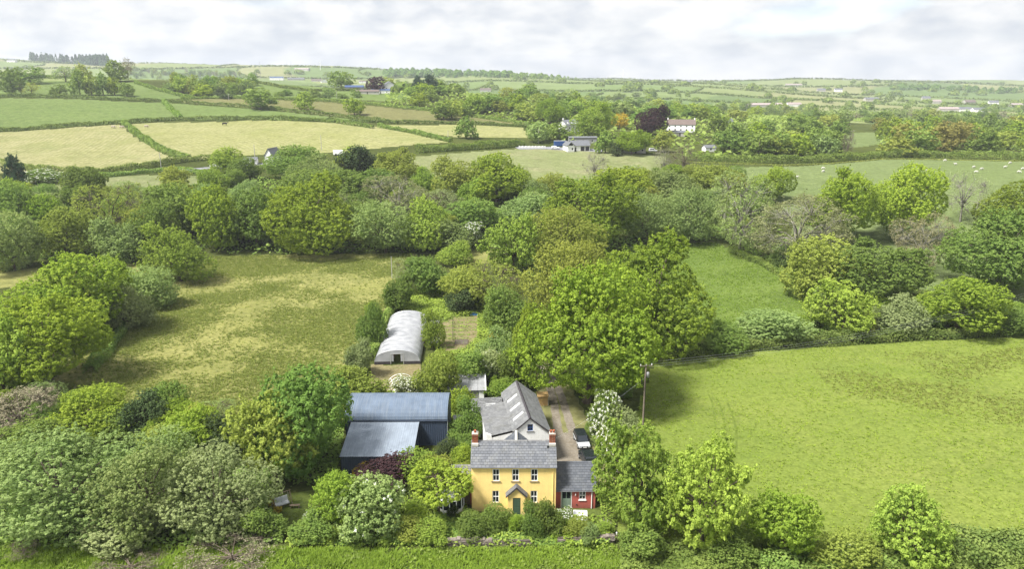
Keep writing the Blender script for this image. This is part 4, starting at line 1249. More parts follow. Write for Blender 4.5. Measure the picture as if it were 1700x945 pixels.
ORD = ['first', 'second', 'third', 'fourth', 'fifth', 'sixth', 'seventh', 'eighth', 'ninth', 'tenth', 'eleventh', 'twelfth', 'thirteenth', 'fourteenth', 'fifteenth', 'sixteenth', 'seventeenth', 'eighteenth', 'nineteenth', 'twentieth']
HUE = {'lime': 'lime green', 'grey': 'pale grey green', 'pale': 'pale', 'mid': 'mid green', 'oak': 'light green', 'sage': 'grey green', 'olive': 'olive', 'fresh': 'fresh green', 'blue': 'blue green', 'dark': 'dark', 'oakd': 'deep green', 'rust': 'rusty', 'twig': 'bare brown', 'pine': 'pine green'}

FILL = [('shrub', 'mid'), ('shrub', 'sage'), ('tree', 'mid'), ('shrub', 'olive'), ('tree', 'olive'), ('loose', 'sage'), ('shrub', 'fresh'), ('tree', 'oakd')]


def thicket(group, label, poly, n, w0, w1, hf0, hf1, kinds, seed, avoid=()):
    """filler trees and bushes, all tagged shrub, standing close together between the bigger trees, each one its own plant"""
    rng = np.random.default_rng(seed)
    P = wpoly(poly); lo, hi = P.min(0), P.max(0)
    pts = []; rows = []
    for _ in range(n * 40):
        x, y = rng.uniform(lo, hi)
        if not inside(P, np.array([x]), np.array([y]))[0]: continue
        if any(inside(np.array(a), np.array([x]), np.array([y]))[0] for a in avoid): continue
        if any((x - a) ** 2 + (y - b) ** 2 < (0.55 * w0) ** 2 for a, b in pts): continue
        if any((x - a) ** 2 + (y - b) ** 2 < (0.55 * r) ** 2 for a, b, r in PLANTS[:130]): continue
        pts.append((x, y))
        w = rng.uniform(w0, w1); kind, leaf = kinds[rng.integers(0, len(kinds))]
        rows.append((x / y, x, y, w, w * rng.uniform(hf0, hf1), kind, leaf, int(rng.integers(0, 3))))
        if len(pts) >= n: break
    cnt = {}
    for _, x, y, w, h, kind, leaf, v in sorted(rows):
        hue = ('white flowering' if kind == 'blossom' else 'thin ' + HUE[leaf] if kind == 'loose' else HUE[leaf])
        k = cnt[hue] = cnt.get(hue, 0) + 1
        plant(None, kind, leaf, f"{ORD[k - 1] if k <= 20 else 'next'} {hue} plant from the left {label}", group, 'shrub', name='shrub', xyz=(x, y, hz(x, y) - 0.2, w, h), var=v)


thicket('filling trees of the valley wood', 'filling the valley wood', [(-40, 432), (60, 432), (240, 424), (350, 412), (440, 416), (600, 414), (690, 412), (800, 400), (870, 440), (900, 420), (900, 330), (880, 305), (720, 305), (660, 290), (480, 300), (380, 318), (240, 330), (60, 338), (-40, 348)], 66, 7, 13, 0.75, 1.15, FILL, 71)  # filler trees near the wood's own height, though named and tagged as shrubs
thicket('filling trees of the right wood', 'in the wood above the green field', [(1000, 384), (1090, 380), (1200, 376), (1262, 402), (1320, 392), (1260, 320), (1180, 288), (1090, 292), (1000, 310)], 24, 7, 12, 0.7, 1.05, FILL, 72)
thicket('filling bushes of the far hedge of the right pasture', 'in the wild hedge above the right pasture', [(1200, 572), (1300, 560), (1420, 552), (1560, 548), (1720, 540), (1720, 515), (1560, 520), (1440, 500), (1380, 470), (1350, 450), (1340, 480), (1372, 520), (1340, 545)], 22, 4, 8, 0.5, 0.8, FILL, 73)
thicket('filling bushes of the left hedgerow', 'in the left hedgerow', [(-20, 640), (90, 600), (180, 540), (240, 480), (290, 440), (240, 420), (160, 460), (60, 540), (-20, 560)], 16, 5, 9, 0.6, 0.9, FILL, 74)
thicket('filling bushes of the front thicket', 'between the front willows and the meadow', [(-20, 780), (-20, 680), (90, 670), (230, 700), (380, 700), (400, 760), (300, 760), (180, 745)], 18, 4, 7, 0.7, 1.0, FILL, 75)
thicket('little bushes round the farmhouse garden', 'in the beds before the farmhouse', [(470, 905), (540, 850), (640, 800), (780, 852), (850, 862), (1000, 868), (1015, 900), (760, 905)], 44, 1.4, 3.0, 0.6, 1.0, [('shrub', 'mid'), ('shrub', 'fresh'), ('tree', 'olive'), ('tree', 'lime'), ('shrub', 'sage'), ('blossom', 'mid')], 76, avoid=[[(-5.6, 78.0), (10.9, 78.0), (10.9, 86), (-5.6, 86)], [(6.6, 73.6), (10.0, 73.6), (10.0, 79), (6.6, 79)], [(-10.2, 75), (-5.4, 75), (-5.4, 81), (-10.2, 81)]])
thicket('little bushes along the barn walls', 'in front of the blue barn', [(560, 790), (600, 762), (690, 762), (740, 745), (780, 740), (780, 800), (640, 800)], 16, 1.6, 3.4, 0.6, 1.0, [('shrub', 'mid'), ('shrub', 'fresh'), ('tree', 'olive'), ('tree', 'mid')], 77, avoid=[[(-26, 86), (-8, 86), (-8, 104), (-26, 104)], [(-5.6, 78.0), (10.9, 78.0), (10.9, 86), (-5.6, 86)]])
thicket('little bushes of the drive bank', 'on the bank right of the drive', [(1000, 790), (985, 740), (975, 700), (985, 660), (1040, 650), (1062, 700), (1040, 790)], 14, 1.8, 3.6, 0.6, 1.0, [('shrub', 'mid'), ('shrub', 'sage'), ('blossom', 'mid'), ('tree', 'olive')], 78)

# brown dead scrub at the bottom edge
for box, lab in (((300, 905, 460, 960), 'wide brown dead bramble clump at the bottom edge'), ((150, 930, 268, 965), 'smaller brown dead bramble clump at the bottom edge'), ((0, 900, 60, 935), 'brown rough clump at the bottom left corner')):
    plant(box, 'bare', 'twig', lab, 'dead bramble clumps on the verge', 'bramble', name='bramble', pale=False)

# ------------------------------------------------------------------ hedges
H_ = 'field hedges'
for pts, h, w, leaf, lab in [
    ([(1095, 598), (1180, 588), (1290, 580), (1400, 570), (1550, 562), (1720, 552)], 2.2, 2.4, 'hedge', 'wild hedge along the top of the right pasture'),
    ([(1360, 548), (1352, 508), (1325, 475), (1270, 442), (1215, 418)], 1.8, 2.2, 'mid', 'hedge curving along the right side of the green field'),
    ([(1548, 930), (1620, 925), (1720, 920)], 2.6, 4.0, 'hedge', 'thick dark hedge in the bottom right corner'),
    ([(1250, 946), (1350, 942), (1460, 938), (1560, 934)], 1.5, 2.6, 'mid', 'low ragged hedge along the bottom of the right pasture'),
    ([(236, 500), (205, 545), (180, 585), (150, 620)], 1.6, 2.0, 'mid', 'hedge under the spreading oaks at the left of the meadow'),
    ([(612, 602), (636, 545), (662, 490), (688, 440)], 1.8, 2.0, 'mid', 'hedge between the meadow and the polytunnel'),
    ([(0, 275), (80, 287), (160, 288), (240, 280), (300, 270), (352, 265)], 2.6, 2.5, 'hedge', 'dark hedge along the lane below the west hay field'),
    ([(160, 296), (230, 288), (290, 284), (340, 290), (395, 300)], 1.8, 2.0, 'mid', 'hedge rounding the top of the small walled field'),
    ([(60, 330), (180, 322), (290, 318), (380, 305)], 1.6, 2.0, 'mid', 'hedge along the lower side of the small walled field'),
    ([(206, 206), (226, 222), (250, 240), (280, 256), (312, 266)], 2.4, 3.2, 'mid', 'hedge dividing the two hay fields'),
    ([(-160, 225), (0, 219), (100, 212), (200, 206), (290, 200), (420, 198), (500, 201), (560, 203)], 2.4, 2.2, 'hedge', 'dark hedge along the top of both hay fields'),
    ([(480, 200), (560, 204), (620, 213)], 2.2, 2.4, 'mid', 'hedge at the top right of the east hay field'),
    ([(628, 211), (690, 222), (748, 236)], 2.2, 2.4, 'mid', 'hedge slanting down the right side of the east hay field'),
    ([(580, 202), (680, 205), (780, 207), (880, 212)], 2.0, 2.0, 'hedge', 'dark hedge above the hay strip in the middle distance'),
    ([(272, 170), (284, 182), (300, 197)], 2.2, 3.0, 'mid', 'brownish hedge dividing the two upper pastures'),
    ([(-160, 161), (0, 161), (120, 163), (272, 169), (350, 175), (430, 181), (540, 192), (660, 206)], 2.4, 2.2, 'hedge', 'long dark hedge crossing the hill above the upper pastures'),
    ([(300, 165), (420, 164), (520, 166), (640, 176), (760, 190), (880, 208)], 2.0, 2.2, 'mid', 'hedge along the top of the olive strip field'),
    ([(225, 138), (262, 150), (320, 164)], 2.2, 2.6, 'mid', 'hedge slanting down the crest pasture'),
    ([(420, 137), (470, 146), (520, 152), (610, 150)], 2.2, 2.4, 'hedge', 'hedge below the masts on the crest'),
    ([(690, 254), (760, 250), (830, 246), (868, 242)], 3.4, 4.0, 'mid', 'bushy hedge along the top of the rushy pasture'),
    ([(1140, 268), (1250, 272), (1330, 270), (1400, 268), (1465, 262), (1560, 262), (1720, 266)], 3.6, 4.0, 'mid', 'tall hedge along the top of the sheep field'),
    ([(0, 132), (110, 130), (210, 132)], 2.2, 2.4, 'hedge', 'hedge on the skyline of the crest pasture'),
]:
    hedge(pts, h, w, leaf, lab, H_)
tag(hedge([(1140, 270), (1300, 275), (1465, 264.5), (1720, 268)], 0.45, 1.2, 'rush', 'brown bank along the foot of the tall hedge of the sheep field', None, name='bank'), cat='bank')

# far hedges on the hills across the valley
rngh = np.random.default_rng(5)
CROSS = []
for k, r in enumerate(FAR_R[1:10]):
    cuts = FAR_CUT[k + 1][0]
    for (a0, a1), part in zip(((-0.60, -0.36), (-0.36, -0.12), (-0.12, 0.10), (0.10, 0.34), (0.34, 0.60)), ('leftmost', 'left', 'middle', 'right', 'rightmost')):
        tt = np.linspace(a0, a1, 14)
        pts = []
        for t_ in tt:
            r_ = r
            for _ in range(4):
                r_ = r / (1 + 0.035 * np.sin(t_ * 9 + r_ * 0.002) + 0.02 * np.sin(t_ * 23))
            pts.append((r_ * math.sin(t_), r_ * math.cos(t_)))
        hedge(pts, 2.6 + r * 0.0006, 3.0, 'hedge', ('nearest', 'second', 'third', 'fourth', 'fifth', 'sixth', 'seventh', 'eighth', 'farthest')[k] + f' long hedge line across the far valley side, {part} stretch', 'hedge lines on the far hills', px=False, step=max(1.1, r * 0.0011), cover=1.1)
    sel = [c for c in cuts if -0.58 < c < 0.58]
    for c in sel[::2]:
        r0, r1 = r * 1.005, FAR_R[k + 2] * 0.99
        pts = [(rr_ * math.sin(c - 0.02 * math.sin(rr_ * 0.006)), rr_ * math.cos(c - 0.02 * math.sin(rr_ * 0.006))) for rr_ in np.linspace(r0, r1, 8)]
        hedge(pts, 2.6, 3.0, 'hedge', 'cross hedges', None, px=False, step=max(1.1, r * 0.0011), cover=1.1, gather=CROSS)

cb = 0; cV = []; cF = []; cT = []
for V, F, tn in CROSS:
    cV.append(V); cF.append(F + cb); cT.append(tn); cb += len(V)
tag(link('cross_hedges', mesh_np('cross_hedges', np.concatenate(cV), np.concatenate(cF), np.concatenate(cT), mats=[M['leaf_hedge']])), 'network of small cross hedges on the far hills', 'hedge', kind='stuff')

# ------------------------------------------------------------------ trees of the middle distance, from pixel boxes
GH = 'single trees standing in the hill fields'
for box, kind, leaf, lab, opt in [
    ((405, 145, 458, 182), 'far', 'mid', 'rounded dark oak at the left end of the olive strip field', dict(stem=True, var=2)),
    ((486, 150, 524, 183), 'far', 'fresh', 'bright green tree in the middle of the olive strip field', dict(stem=True, var=0)),
    ((570, 162, 606, 191), 'far', 'oak', 'little spreading oak right of the bright green hill tree', dict(stem=True, var=2)),
    ((716, 166, 756, 199), 'far', 'mid', 'oak near the right end of the olive strip field', dict(stem=True, var=2)),
    ((756, 190, 792, 230), 'far', 'mid', 'dark hedge oak at the right end of the hay strip', dict(stem=True, var=0)),
    ((544, 117, 588, 147), 'far', 'mid', 'large domed tree on the crest beside the white farmhouse', dict(stem=True, var=1)),
    ((607, 126, 640, 152), 'far', 'copper', 'small purple tree beside the white farmhouse on the crest', dict(var=1)),
    ((682, 124, 702, 154), 'conifer', 'pine', 'narrow dark conifer right of the white farmhouse on the crest', {}),
    ((698, 122, 728, 156), 'conifer', 'pine', 'broader dark conifer right of the narrow one on the crest', {}),
    ((1054, 173, 1110, 224), 'oak', 'copper', 'great dark copper beech in front of the long white house', dict(var=1)),
    ((1014, 187, 1044, 212), 'far', 'yellow', 'golden yellow flowering tree left of the copper beech', dict(var=1)),
    ((946, 168, 1024, 226), 'willow', 'fresh', 'large rounded willow behind the white garage', dict(var=1)),
    ((1020, 214, 1078, 256), 'oak', 'oak', 'spreading oak in front of the bungalow', dict(stem=True, var=2)),
    ((988, 214, 1022, 254), 'far', 'mid', 'slender tree right of the white garage', dict(stem=True, var=0)),
    ((1010, 236, 1034, 258), 'far', 'dark', 'dark bush left of the bungalow', dict(var=3)),
    ((1080, 215, 1118, 252), 'far', 'olive', 'olive tree right of the bungalow', dict(stem=True, var=2)),
    ((890, 163, 938, 205), 'oak', 'lime', 'bright lime tree left of the tall white house', dict(var=0)),
    ((872, 200, 912, 236), 'far', 'sage', 'sage tree beside the white boundary wall', dict(var=1)),
    ((905, 202, 948, 232), 'far', 'mid', 'green tree behind the blue container', dict(var=0)),
    ((8, 254, 42, 318), 'conifer', 'pine', 'dark pointed conifer by the lane at the left edge', {}),
    ((104, 276, 172, 336), 'tree', 'mid', 'leaning oak by the small walled field', dict(var=2)),
    ((40, 280, 104, 302), 'blossom', 'mid', 'hedge bush with white blossom by the lane', dict(var=0)),
    ((14, 300, 48, 324), 'far', 'lime', 'little lime bush beside the lane conifer', dict(var=1)),
    ((350, 244, 402, 290), 'tree', 'fresh', 'light green tree by the lane', dict(var=1)),
    ((380, 258, 432, 300), 'shrub', 'mid', 'dark bush left of the white cottage', {}),
    ((1395, 215, 1420, 262), 'bare', 'twig', 'thin grey tree in the gap by the wooden pole', {}),
    ((0, 111, 40, 158), 'far', 'mid', 'dark oak at the left end of the hill tree row', dict(stem=True, var=1)),
    ((24, 110, 76, 137), 'far', 'mid', 'dark oak behind the left end of the hill tree row', dict(var=3)),
    ((28, 134, 40, 158), 'farloose', 'twig', 'thin bare tree in the hill tree row', dict(stem=True)),
    ((38, 136, 66, 158), 'farloose', 'olive', 'small flat topped tree in the hill tree row', dict(stem=True)),
    ((84, 139, 112, 158), 'far', 'mid', 'low bush in the hill tree row', dict(var=3)),
    ((117, 112, 146, 158), 'far', 'mid', 'tall dark tree in the hill tree row', dict(stem=True, var=0)),
    ((138, 124, 164, 158), 'far', 'olive', 'olive tree right of the tall dark tree in the hill tree row', dict(stem=True, var=2)),
    ((158, 118, 182, 158), 'far', 'mid', 'second tall tree in the hill tree row', dict(stem=True, var=0)),
    ((176, 128, 202, 158), 'far', 'oak', 'yellowish tree in the hill tree row', dict(stem=True, var=2)),
    ((198, 136, 222, 160), 'far', 'mid', 'last tree at the right end of the hill tree row', dict(stem=True, var=2)),
    ((86, 108, 130, 134), 'farloose', 'sage', 'pale open tree on the crest left of the tallest ones', {}),
    ((122, 104, 150, 134), 'far', 'olive', 'olive tree on the crest left of the tallest ones', dict(var=0)),
    ((172, 97, 214, 134), 'far', 'mid', 'tallest dark tree on the left crest', dict(var=0)),
    ((200, 94, 224, 132), 'farloose', 'twig', 'wind bent bare tree beside the tallest dark tree on the left crest', dict(stem=True)),
]:
    plant(box, kind, leaf, lab, GH, 'tree', **opt)


KEEP_CLEAR = [(1104, 194, 1157, 217), (936, 186, 964, 214), (862, 224, 992, 251), (620, 133, 664, 154), (446, 119, 507, 133), (516, 127, 548, 137), (1034, 241, 1092, 253), (760, 138, 816, 150)]


def blocks(g, w, h):
    a = depth_of(g[1], g[2] + h / 2)
    xc, hw = 850 + F_PX * g[0] / a, 0.5 * w * F_PX / a
    yt, yb = proj_y(g[1], g[2] + h), proj_y(g[1], g[2])
    return any(xc + hw > x0 and xc - hw < x1 and yt < y1 and yb > y1 - 1 for x0, y0, x1, y1 in KEEP_CLEAR)


def belt(group, where, x0, x1, ytop, ybot, n, w0, w1, h0, h1, kinds, seed, what='tree'):
    """a belt of individual trees standing on the ground between two lines given in pixels"""
    rng = np.random.default_rng(seed)
    rows = []
    for i in range(n):
        px = x0 + (x1 - x0) * (i + rng.uniform(0.1, 0.9)) / n
        py = ybot(px) + (ytop(px) - ybot(px)) * rng.random()
        g = ground_at(px, py)
        w = rng.uniform(w0, w1); h = rng.uniform(h0, h1)
        kind, leaf = kinds[rng.integers(0, len(kinds))]
        if blocks(g, w, h): continue
        rows.append((g[0] / g[1], g, w, h, kind, leaf))
    rows.sort(key=lambda r: r[0])
    cnt = {}
    for _, g, w, h, kind, leaf in rows:
        k = cnt[leaf] = cnt.get(leaf, 0) + 1
        nth = ORD[k - 1] if k <= len(ORD) else 'next'
        plant(None, kind, leaf, f'{nth} {HUE[leaf]} {what} from the left {where}', group, 'tree', xyz=(g[0], g[1], g[2] - 0.3, w, h), pale=kind == 'farloose')


def far_trees(name, label, parts, seed):
    """distant hedge trees too small to pick apart, one object"""
    rng = np.random.default_rng(seed)
    Vs = []; Fs = []; Ts = []; b = 0
    for x0, x1, ytop, ybot, n, w0, w1, h0, h1 in parts:
        for i in range(n):
            px = rng.uniform(x0, x1); py = rng.uniform(ytop(px), ybot(px))
            g = ground_at(px, py)
            w = rng.uniform(w0, w1); h = rng.uniform(h0, h1)
            m_ = 90
            d = unit(rng.standard_normal((m_, 3))); d[:, 2] = np.abs(d[:, 2]) * 1.2 - 0.25
            P = g + np.stack([d[:, 0] * w / 2, d[:, 1] * w / 2, h * (0.32 + 0.6 * d[:, 2])], -1) * rng.uniform(0.75, 1.1, (m_, 1)) ** 0.5
            V, F, T = leaf_quads(P, unit(d + rng.standard_normal((m_, 3)) * 0.4), np.full(m_, w * 0.13), rng.random(m_), rng, 0.8)
            Vs.append(V); Fs.append(F + b); Ts.append(T); b += len(V)
    o = link(name, mesh_np(name, np.concatenate(Vs), np.concatenate(Fs), np.concatenate(Ts), mats=[M['leaf_mid']]))
    return tag(o, label, 'trees', kind='stuff')


K1 = [('far', 'mid'), ('far', 'mid'), ('far', 'oak'), ('far', 'sage'), ('far', 'olive'), ('far', 'fresh'), ('far', 'blue')]
belt('trees along the skyline of the left crest', 'on the left crest skyline', 226, 400, lambda x: 122, lambda x: 132, 30, 9, 16, 11, 19, [('far', 'mid'), ('far', 'olive'), ('farloose', 'twig'), ('farloose', 'sage'), ('far', 'sage')], 3)
belt('trees of the crest wood below the skyline trees', 'in the wood below the left crest skyline', 285, 420, lambda x: 138, lambda x: 163, 30, 9, 16, 8, 14, K1, 4)
belt('trees round the crest farm', 'round the crest farm', 430, 720, lambda x: 136, lambda x: 141, 13, 8, 14, 7, 11, K1, 14)
belt('bushes below the mast pasture', 'in the thicket below the masts', 335, 640, lambda x: 158, lambda x: 164, 16, 7, 12, 4, 8, [('far', 'mid'), ('far', 'sage'), ('far', 'dark')], 6, 'bush')
belt('trees of the wooded slope right of the crest', 'on the slope right of the crest farm', 640, 1100, lambda x: 150 + max(0, x - 850) * 0.04, lambda x: 178, 44, 13, 21, 9, 15, K1, 8)
belt('trees at the foot of the wooded slope', 'above the hay strip and tall white house', 740, 1180, lambda x: 182, lambda x: 204, 36, 13, 21, 9, 15, K1, 9)
belt('trees on the wooded slope by the long white house', 'round the long white house', 1075, 1340, lambda x: 180, lambda x: 206, 24, 13, 20, 9, 14, K1, 10)
belt('oaks between the garage and the sheep field', 'in the left belt behind the sheep field hedge', 1120, 1395, lambda x: 214, lambda x: 262, 26, 13, 20, 11, 16, [('far', 'mid'), ('far', 'oak'), ('far', 'olive'), ('far', 'mid'), ('far', 'sage')], 11, 'oak')
belt('oaks at the upper right behind the sheep field', 'in the right belt behind the sheep field', 1460, 1760, lambda x: 218, lambda x: 260, 28, 14, 22, 11, 17, [('far', 'oak'), ('far', 'oakd'), ('far', 'rust'), ('far', 'olive'), ('far', 'mid')], 12, 'oak')
belt('trees behind the pole gap', 'in the wood beyond the pole gap', 1330, 1700, lambda x: 194, lambda x: 216, 24, 13, 20, 10, 15, [('far', 'mid'), ('far', 'sage'), ('far', 'mid'), ('far', 'olive'), ('farloose', 'twig')], 13)
far_trees('hedgerow_trees', 'small hazy hedgerow trees dotted over the valley and far hills', [
    (1080, 1740, lambda x: 158, lambda x: 188, 60, 10, 18, 8, 13), (640, 1740, lambda x: 137, lambda x: 158, 62, 14, 28, 9, 15),
    (0, 700, lambda x: 112 + x * 0.02, lambda x: 124 + x * 0.01, 30, 14, 24, 10, 15)], 16)


def skyline(px, ymin=1000):
    d = np.linspace(ymin, 4400, 400); u = (px - 850) / F_PX / 0.965
    return float(np.min(472.5 - F_PX * (d * SP + (height(u * d, d) - CAM_H) * CP) / (d * CP - (height(u * d, d) - CAM_H) * SP)))


def wood_mass(name, px0, px1, top, bot, n, kind, leaf, h, seed, label):
    """a far-off wood that reads as one mass"""
    rng = np.random.default_rng(seed)
    Vs = []; Fs = []; Ts = []; b = 0
    crown = None
    for i in range(n):
        px = rng.uniform(px0, px1); py = rng.uniform(top(px), bot(px))
        g = ground_at(px, py)
        hh = h * rng.uniform(0.75, 1.2); w = hh * rng.uniform(0.45, 0.7) if kind == 'cone' else hh * rng.uniform(0.8, 1.2)
        m_ = 70
        z = rng.random(m_) ** (0.9 if kind == 'cone' else 0.6); a = rng.random(m_) * 2 * np.pi
        r = (w / 2) * ((1 - z * 0.92) if kind == 'cone' else np.sqrt(np.clip(1 - (z * 1.5 - 0.5) ** 2, 0, 1)))
        P = np.stack([g[0] + r * np.cos(a), g[1] + r * np.sin(a), g[2] + z * hh], -1)
        N = unit(np.stack([np.cos(a), np.sin(a), 0.6 + 0 * a], -1) + rng.standard_normal((m_, 3)) * 0.4)
        V, F, T = leaf_quads(P, N, np.full(m_, w * 0.17), rng.random(m_), rng, 0.8)
        Vs.append(V); Fs.append(F + b); Ts.append(T); b += len(V)
    o = link(name, mesh_np(name, np.concatenate(Vs), np.concatenate(Fs), np.concatenate(Ts), mats=[M['leaf_' + leaf]]))
    return tag(o, label, 'wood', kind='stuff')


wood_mass('conifer_wood', 52, 182, lambda x: skyline(x, 1900) + 0.7, lambda x: skyline(x, 1900) + 4.5, 420, 'cone', 'pine', 26, 31, 'dark conifer plantation on top of the far left hill')
wood_mass('ridge_wood', 640, 850, lambda x: 117 + abs(x - 720) * 0.06, lambda x: 129, 230, 'dome', 'blue', 15, 32, 'hazy wood along the far ridge in the middle')
wood_mass('ridge_wood', 850, 960, lambda x: 127, lambda x: 133, 70, 'dome', 'blue', 13, 33, 'hazy wood at the right end of the far middle ridge')
wood_mass('valley_wood', 1480, 1700, lambda x: 146 + (x - 1480) * 0.03, lambda x: 149 + (x - 1480) * 0.035, 60, 'dome', 'blue', 14, 34, 'dark wood band on the far right hill')

# ------------------------------------------------------------------ undergrowth, rushes and rank grass (nobody could count them)
def scatter_stuff(name, label, poly, n, size, h, leaf, seed, dens=None, cat='undergrowth', flat=0.4, aspect=0.7, avoid=()):
    rng = np.random.default_rng(seed)
    P = wpoly(poly)
    lo, hi = P.min(0), P.max(0)
    X = rng.uniform(lo[0], hi[0], n * 3); Y = rng.uniform(lo[1], hi[1], n * 3)
    k = inside(P, X, Y)
    for a in avoid:
        k &= ~inside(np.array(a), X, Y)
    X, Y = X[k][:n], Y[k][:n]
    if dens is not None:
        d = np.array([dens(x, y) for x, y in zip(X, Y)])
        kk = rng.random(len(X)) < d
        X, Y = X[kk], Y[kk]
    Z = height(X, Y)
    lump = np.clip(0.5 + 0.5 * np.sin(X * 0.55 + 2 * np.sin(Y * 0.31)) * np.cos(Y * 0.47 + 1.5 * np.sin(X * 0.2)), 0, 1)
    zz = rng.random(len(X)) ** 0.7 * h * (0.25 + 0.95 * lump)
    N = unit(np.stack([rng.normal(0, 0.6, len(X)), rng.normal(0, 0.6, len(X)) - 0.1, np.full(len(X), flat + 0.6)], -1))
    T = np.clip(0.55 * lump + 0.45 * rng.random(len(X)), 0, 1)
    V, F, T = leaf_quads(np.stack([X, Y, Z + zz], -1), N, size * rng.uniform(0.6, 1.4, len(X)), T, rng, aspect)
    o = link(name, mesh_np(name, V, F, T, mats=[M['leaf_' + leaf]]))
    return tag(o, label, cat, kind='stuff')


def fbm(x, y, s, o=4):
    return mnoise.fractal(Vector((x * s, y * s, 3.3)), 0.8, 2.1, o)


VAL = [(-40, 440), (60, 440), (240, 432), (350, 420), (440, 424), (690, 420), (800, 410), (880, 470), (1000, 470), (1090, 402), (1200, 400), (1260, 432), (1300, 440), (1310, 400), (1250, 320), (1180, 285), (1090, 290), (900, 305), (720, 300), (660, 280), (480, 290), (380, 310), (240, 322), (60, 330), (-40, 340)]
scatter_stuff('undergrowth', 'mixed green undergrowth beneath the valley wood', VAL, 40000, 0.46, 2.6, 'mid', 41)
scatter_stuff('undergrowth', 'brambles and ferns beneath the front thicket', [(-60, 912), (-60, 690), (100, 660), (300, 720), (420, 690), (520, 640), (580, 660), (560, 800), (470, 812), (430, 860), (470, 905), (200, 915)], 30000, 0.24, 1.1, 'mid', 42)
GARDEN_CLEAR = [P for n, mt, P in FPOLY if n in ('vegetable_garden', 'tunnel_yard')] + [[(-5.6, 78.0), (10.9, 78.0), (10.9, 86), (-5.6, 86)], [(-26, 86), (-8, 86), (-8, 104), (-26, 104)], [(-6, 88), (14, 86), (14, 106), (4.5, 128), (-6, 106)], [(-32, 76.5), (-22, 76.5), (-22, 82), (-32, 82)], [(-27, 120), (-15, 120), (-15, 156), (-29, 156)], [(-11, 110), (-4, 110), (-4, 117), (-11, 117)]]
scatter_stuff('undergrowth', 'weeds and garden plants round the farm buildings', [(470, 912), (520, 840), (560, 790), (560, 660), (600, 620), (640, 560), (690, 480), (800, 470), (860, 520), (880, 650), (900, 760), (1010, 760), (1040, 690), (1080, 700), (1010, 912)], 46000, 0.17, 0.9, 'fresh', 43, avoid=GARDEN_CLEAR)
scatter_stuff('undergrowth', 'flowering bank of weeds in front of the farmhouse', [(480, 908), (560, 868), (780, 856), (960, 872), (1010, 880), (1012, 908), (740, 908)], 26000, 0.13, 0.8, 'mid', 44)
scatter_stuff('undergrowth', 'dark scrub along the bottom of the right pasture', [(1030, 960), (1030, 900), (1120, 905), (1250, 900), (1360, 912), (1460, 905), (1560, 900), (1720, 890), (1720, 960)], 24000, 0.17, 1.3, 'mid', 45)
scatter_stuff('undergrowth', 'scrub in the hedge bottoms between the green field and the sheep field', [(1310, 560), (1360, 540), (1370, 500), (1330, 468), (1262, 430), (1330, 425), (1540, 478), (1720, 505), (1720, 555), (1400, 572)], 16000, 0.30, 1.3, 'mid', 46, dens=lambda x, y: 0.35 + 0.5 * (fbm(x, y, 0.06) > 0))
scatter_stuff('undergrowth', 'scrub on the banks round the crest farm and the wooded slope', [(640, 180), (760, 188), (880, 205), (900, 235), (1120, 250), (1130, 268), (1400, 264), (1400, 200), (1100, 175), (900, 160), (640, 158)], 18000, 1.5, 3.0, 'mid', 47)
scatter_stuff('undergrowth', 'scrub beneath the oak belt at the right', [(1455, 258), (1455, 205), (1330, 195), (1330, 185), (1740, 190), (1740, 262), (1560, 260)], 16000, 1.2, 3.0, 'mid', 48)


scatter_stuff('seedlings', 'rows of low green seedlings in the vegetable garden', [(722, 540), (752, 528), (792, 524), (792, 560), (772, 580), (740, 585), (720, 570)], 2600, 0.13, 0.25, 'fresh', 49, dens=lambda x, y: 0.9 if math.sin(y * 2.4) > 0.35 else 0.12, cat='seedlings')


scatter_stuff('verge_weeds', 'nettles and docks in clumps on the front verge', [(-60, 955), (-60, 905), (200, 908), (400, 912), (740, 914), (1015, 908), (1060, 950)], 9000, 0.15, 0.45, 'mid', 50, dens=lambda x, y: min(1, max(0.05, 2.2 * fbm(x, y, 0.16, 4))), cat='weeds')


def tufts(name, label, poly, n, h, leaf, seed, dens, cat='grass'):
    """upright blades: each tuft five narrow triangles, two-sided"""
    rng = np.random.default_rng(seed)
    P = wpoly(poly)
    lo, hi = P.min(0), P.max(0)
    X = rng.uniform(lo[0], hi[0], n * 4); Y = rng.uniform(lo[1], hi[1], n * 4)
    k = inside(P, X, Y); X, Y = X[k], Y[k]
    d = np.array([dens(x, y) for x, y in zip(X[:n * 2], Y[:n * 2])])
    kk = rng.random(len(d)) < d
    X, Y = X[:n * 2][kk][:n], Y[:n * 2][kk][:n]
    m_ = len(X)
    Z = height(X, Y)
    nb = 5
    a = rng.random((m_, nb)) * 2 * np.pi
    lean = rng.uniform(0.5, 1.3, (m_, nb)) * h
    hh = h * rng.uniform(0.6, 1.3, (m_, nb))
    bx, by = X[:, None] + 0.12 * np.cos(a), Y[:, None] + 0.12 * np.sin(a)
    wv = 0.075
    p0 = np.stack([bx - wv * np.sin(a), by + wv * np.cos(a), np.broadcast_to(Z[:, None], a.shape)], -1)
    p1 = np.stack([bx + wv * np.sin(a), by - wv * np.cos(a), np.broadcast_to(Z[:, None], a.shape)], -1)
    p2 = np.stack([bx + lean * np.cos(a), by + lean * np.sin(a), Z[:, None] + hh], -1)
    V = np.stack([p0, p1, p2], 2).reshape(-1, 3)
    F = np.arange(len(V)).reshape(-1, 3)
    T = np.repeat(np.clip(rng.normal(0.5, 0.25, m_), 0, 1), nb * 3)
    o = link(name, mesh_np(name, V, F, T, mats=[M['leaf_' + leaf]]))
    return tag(o, label, cat, kind='stuff')


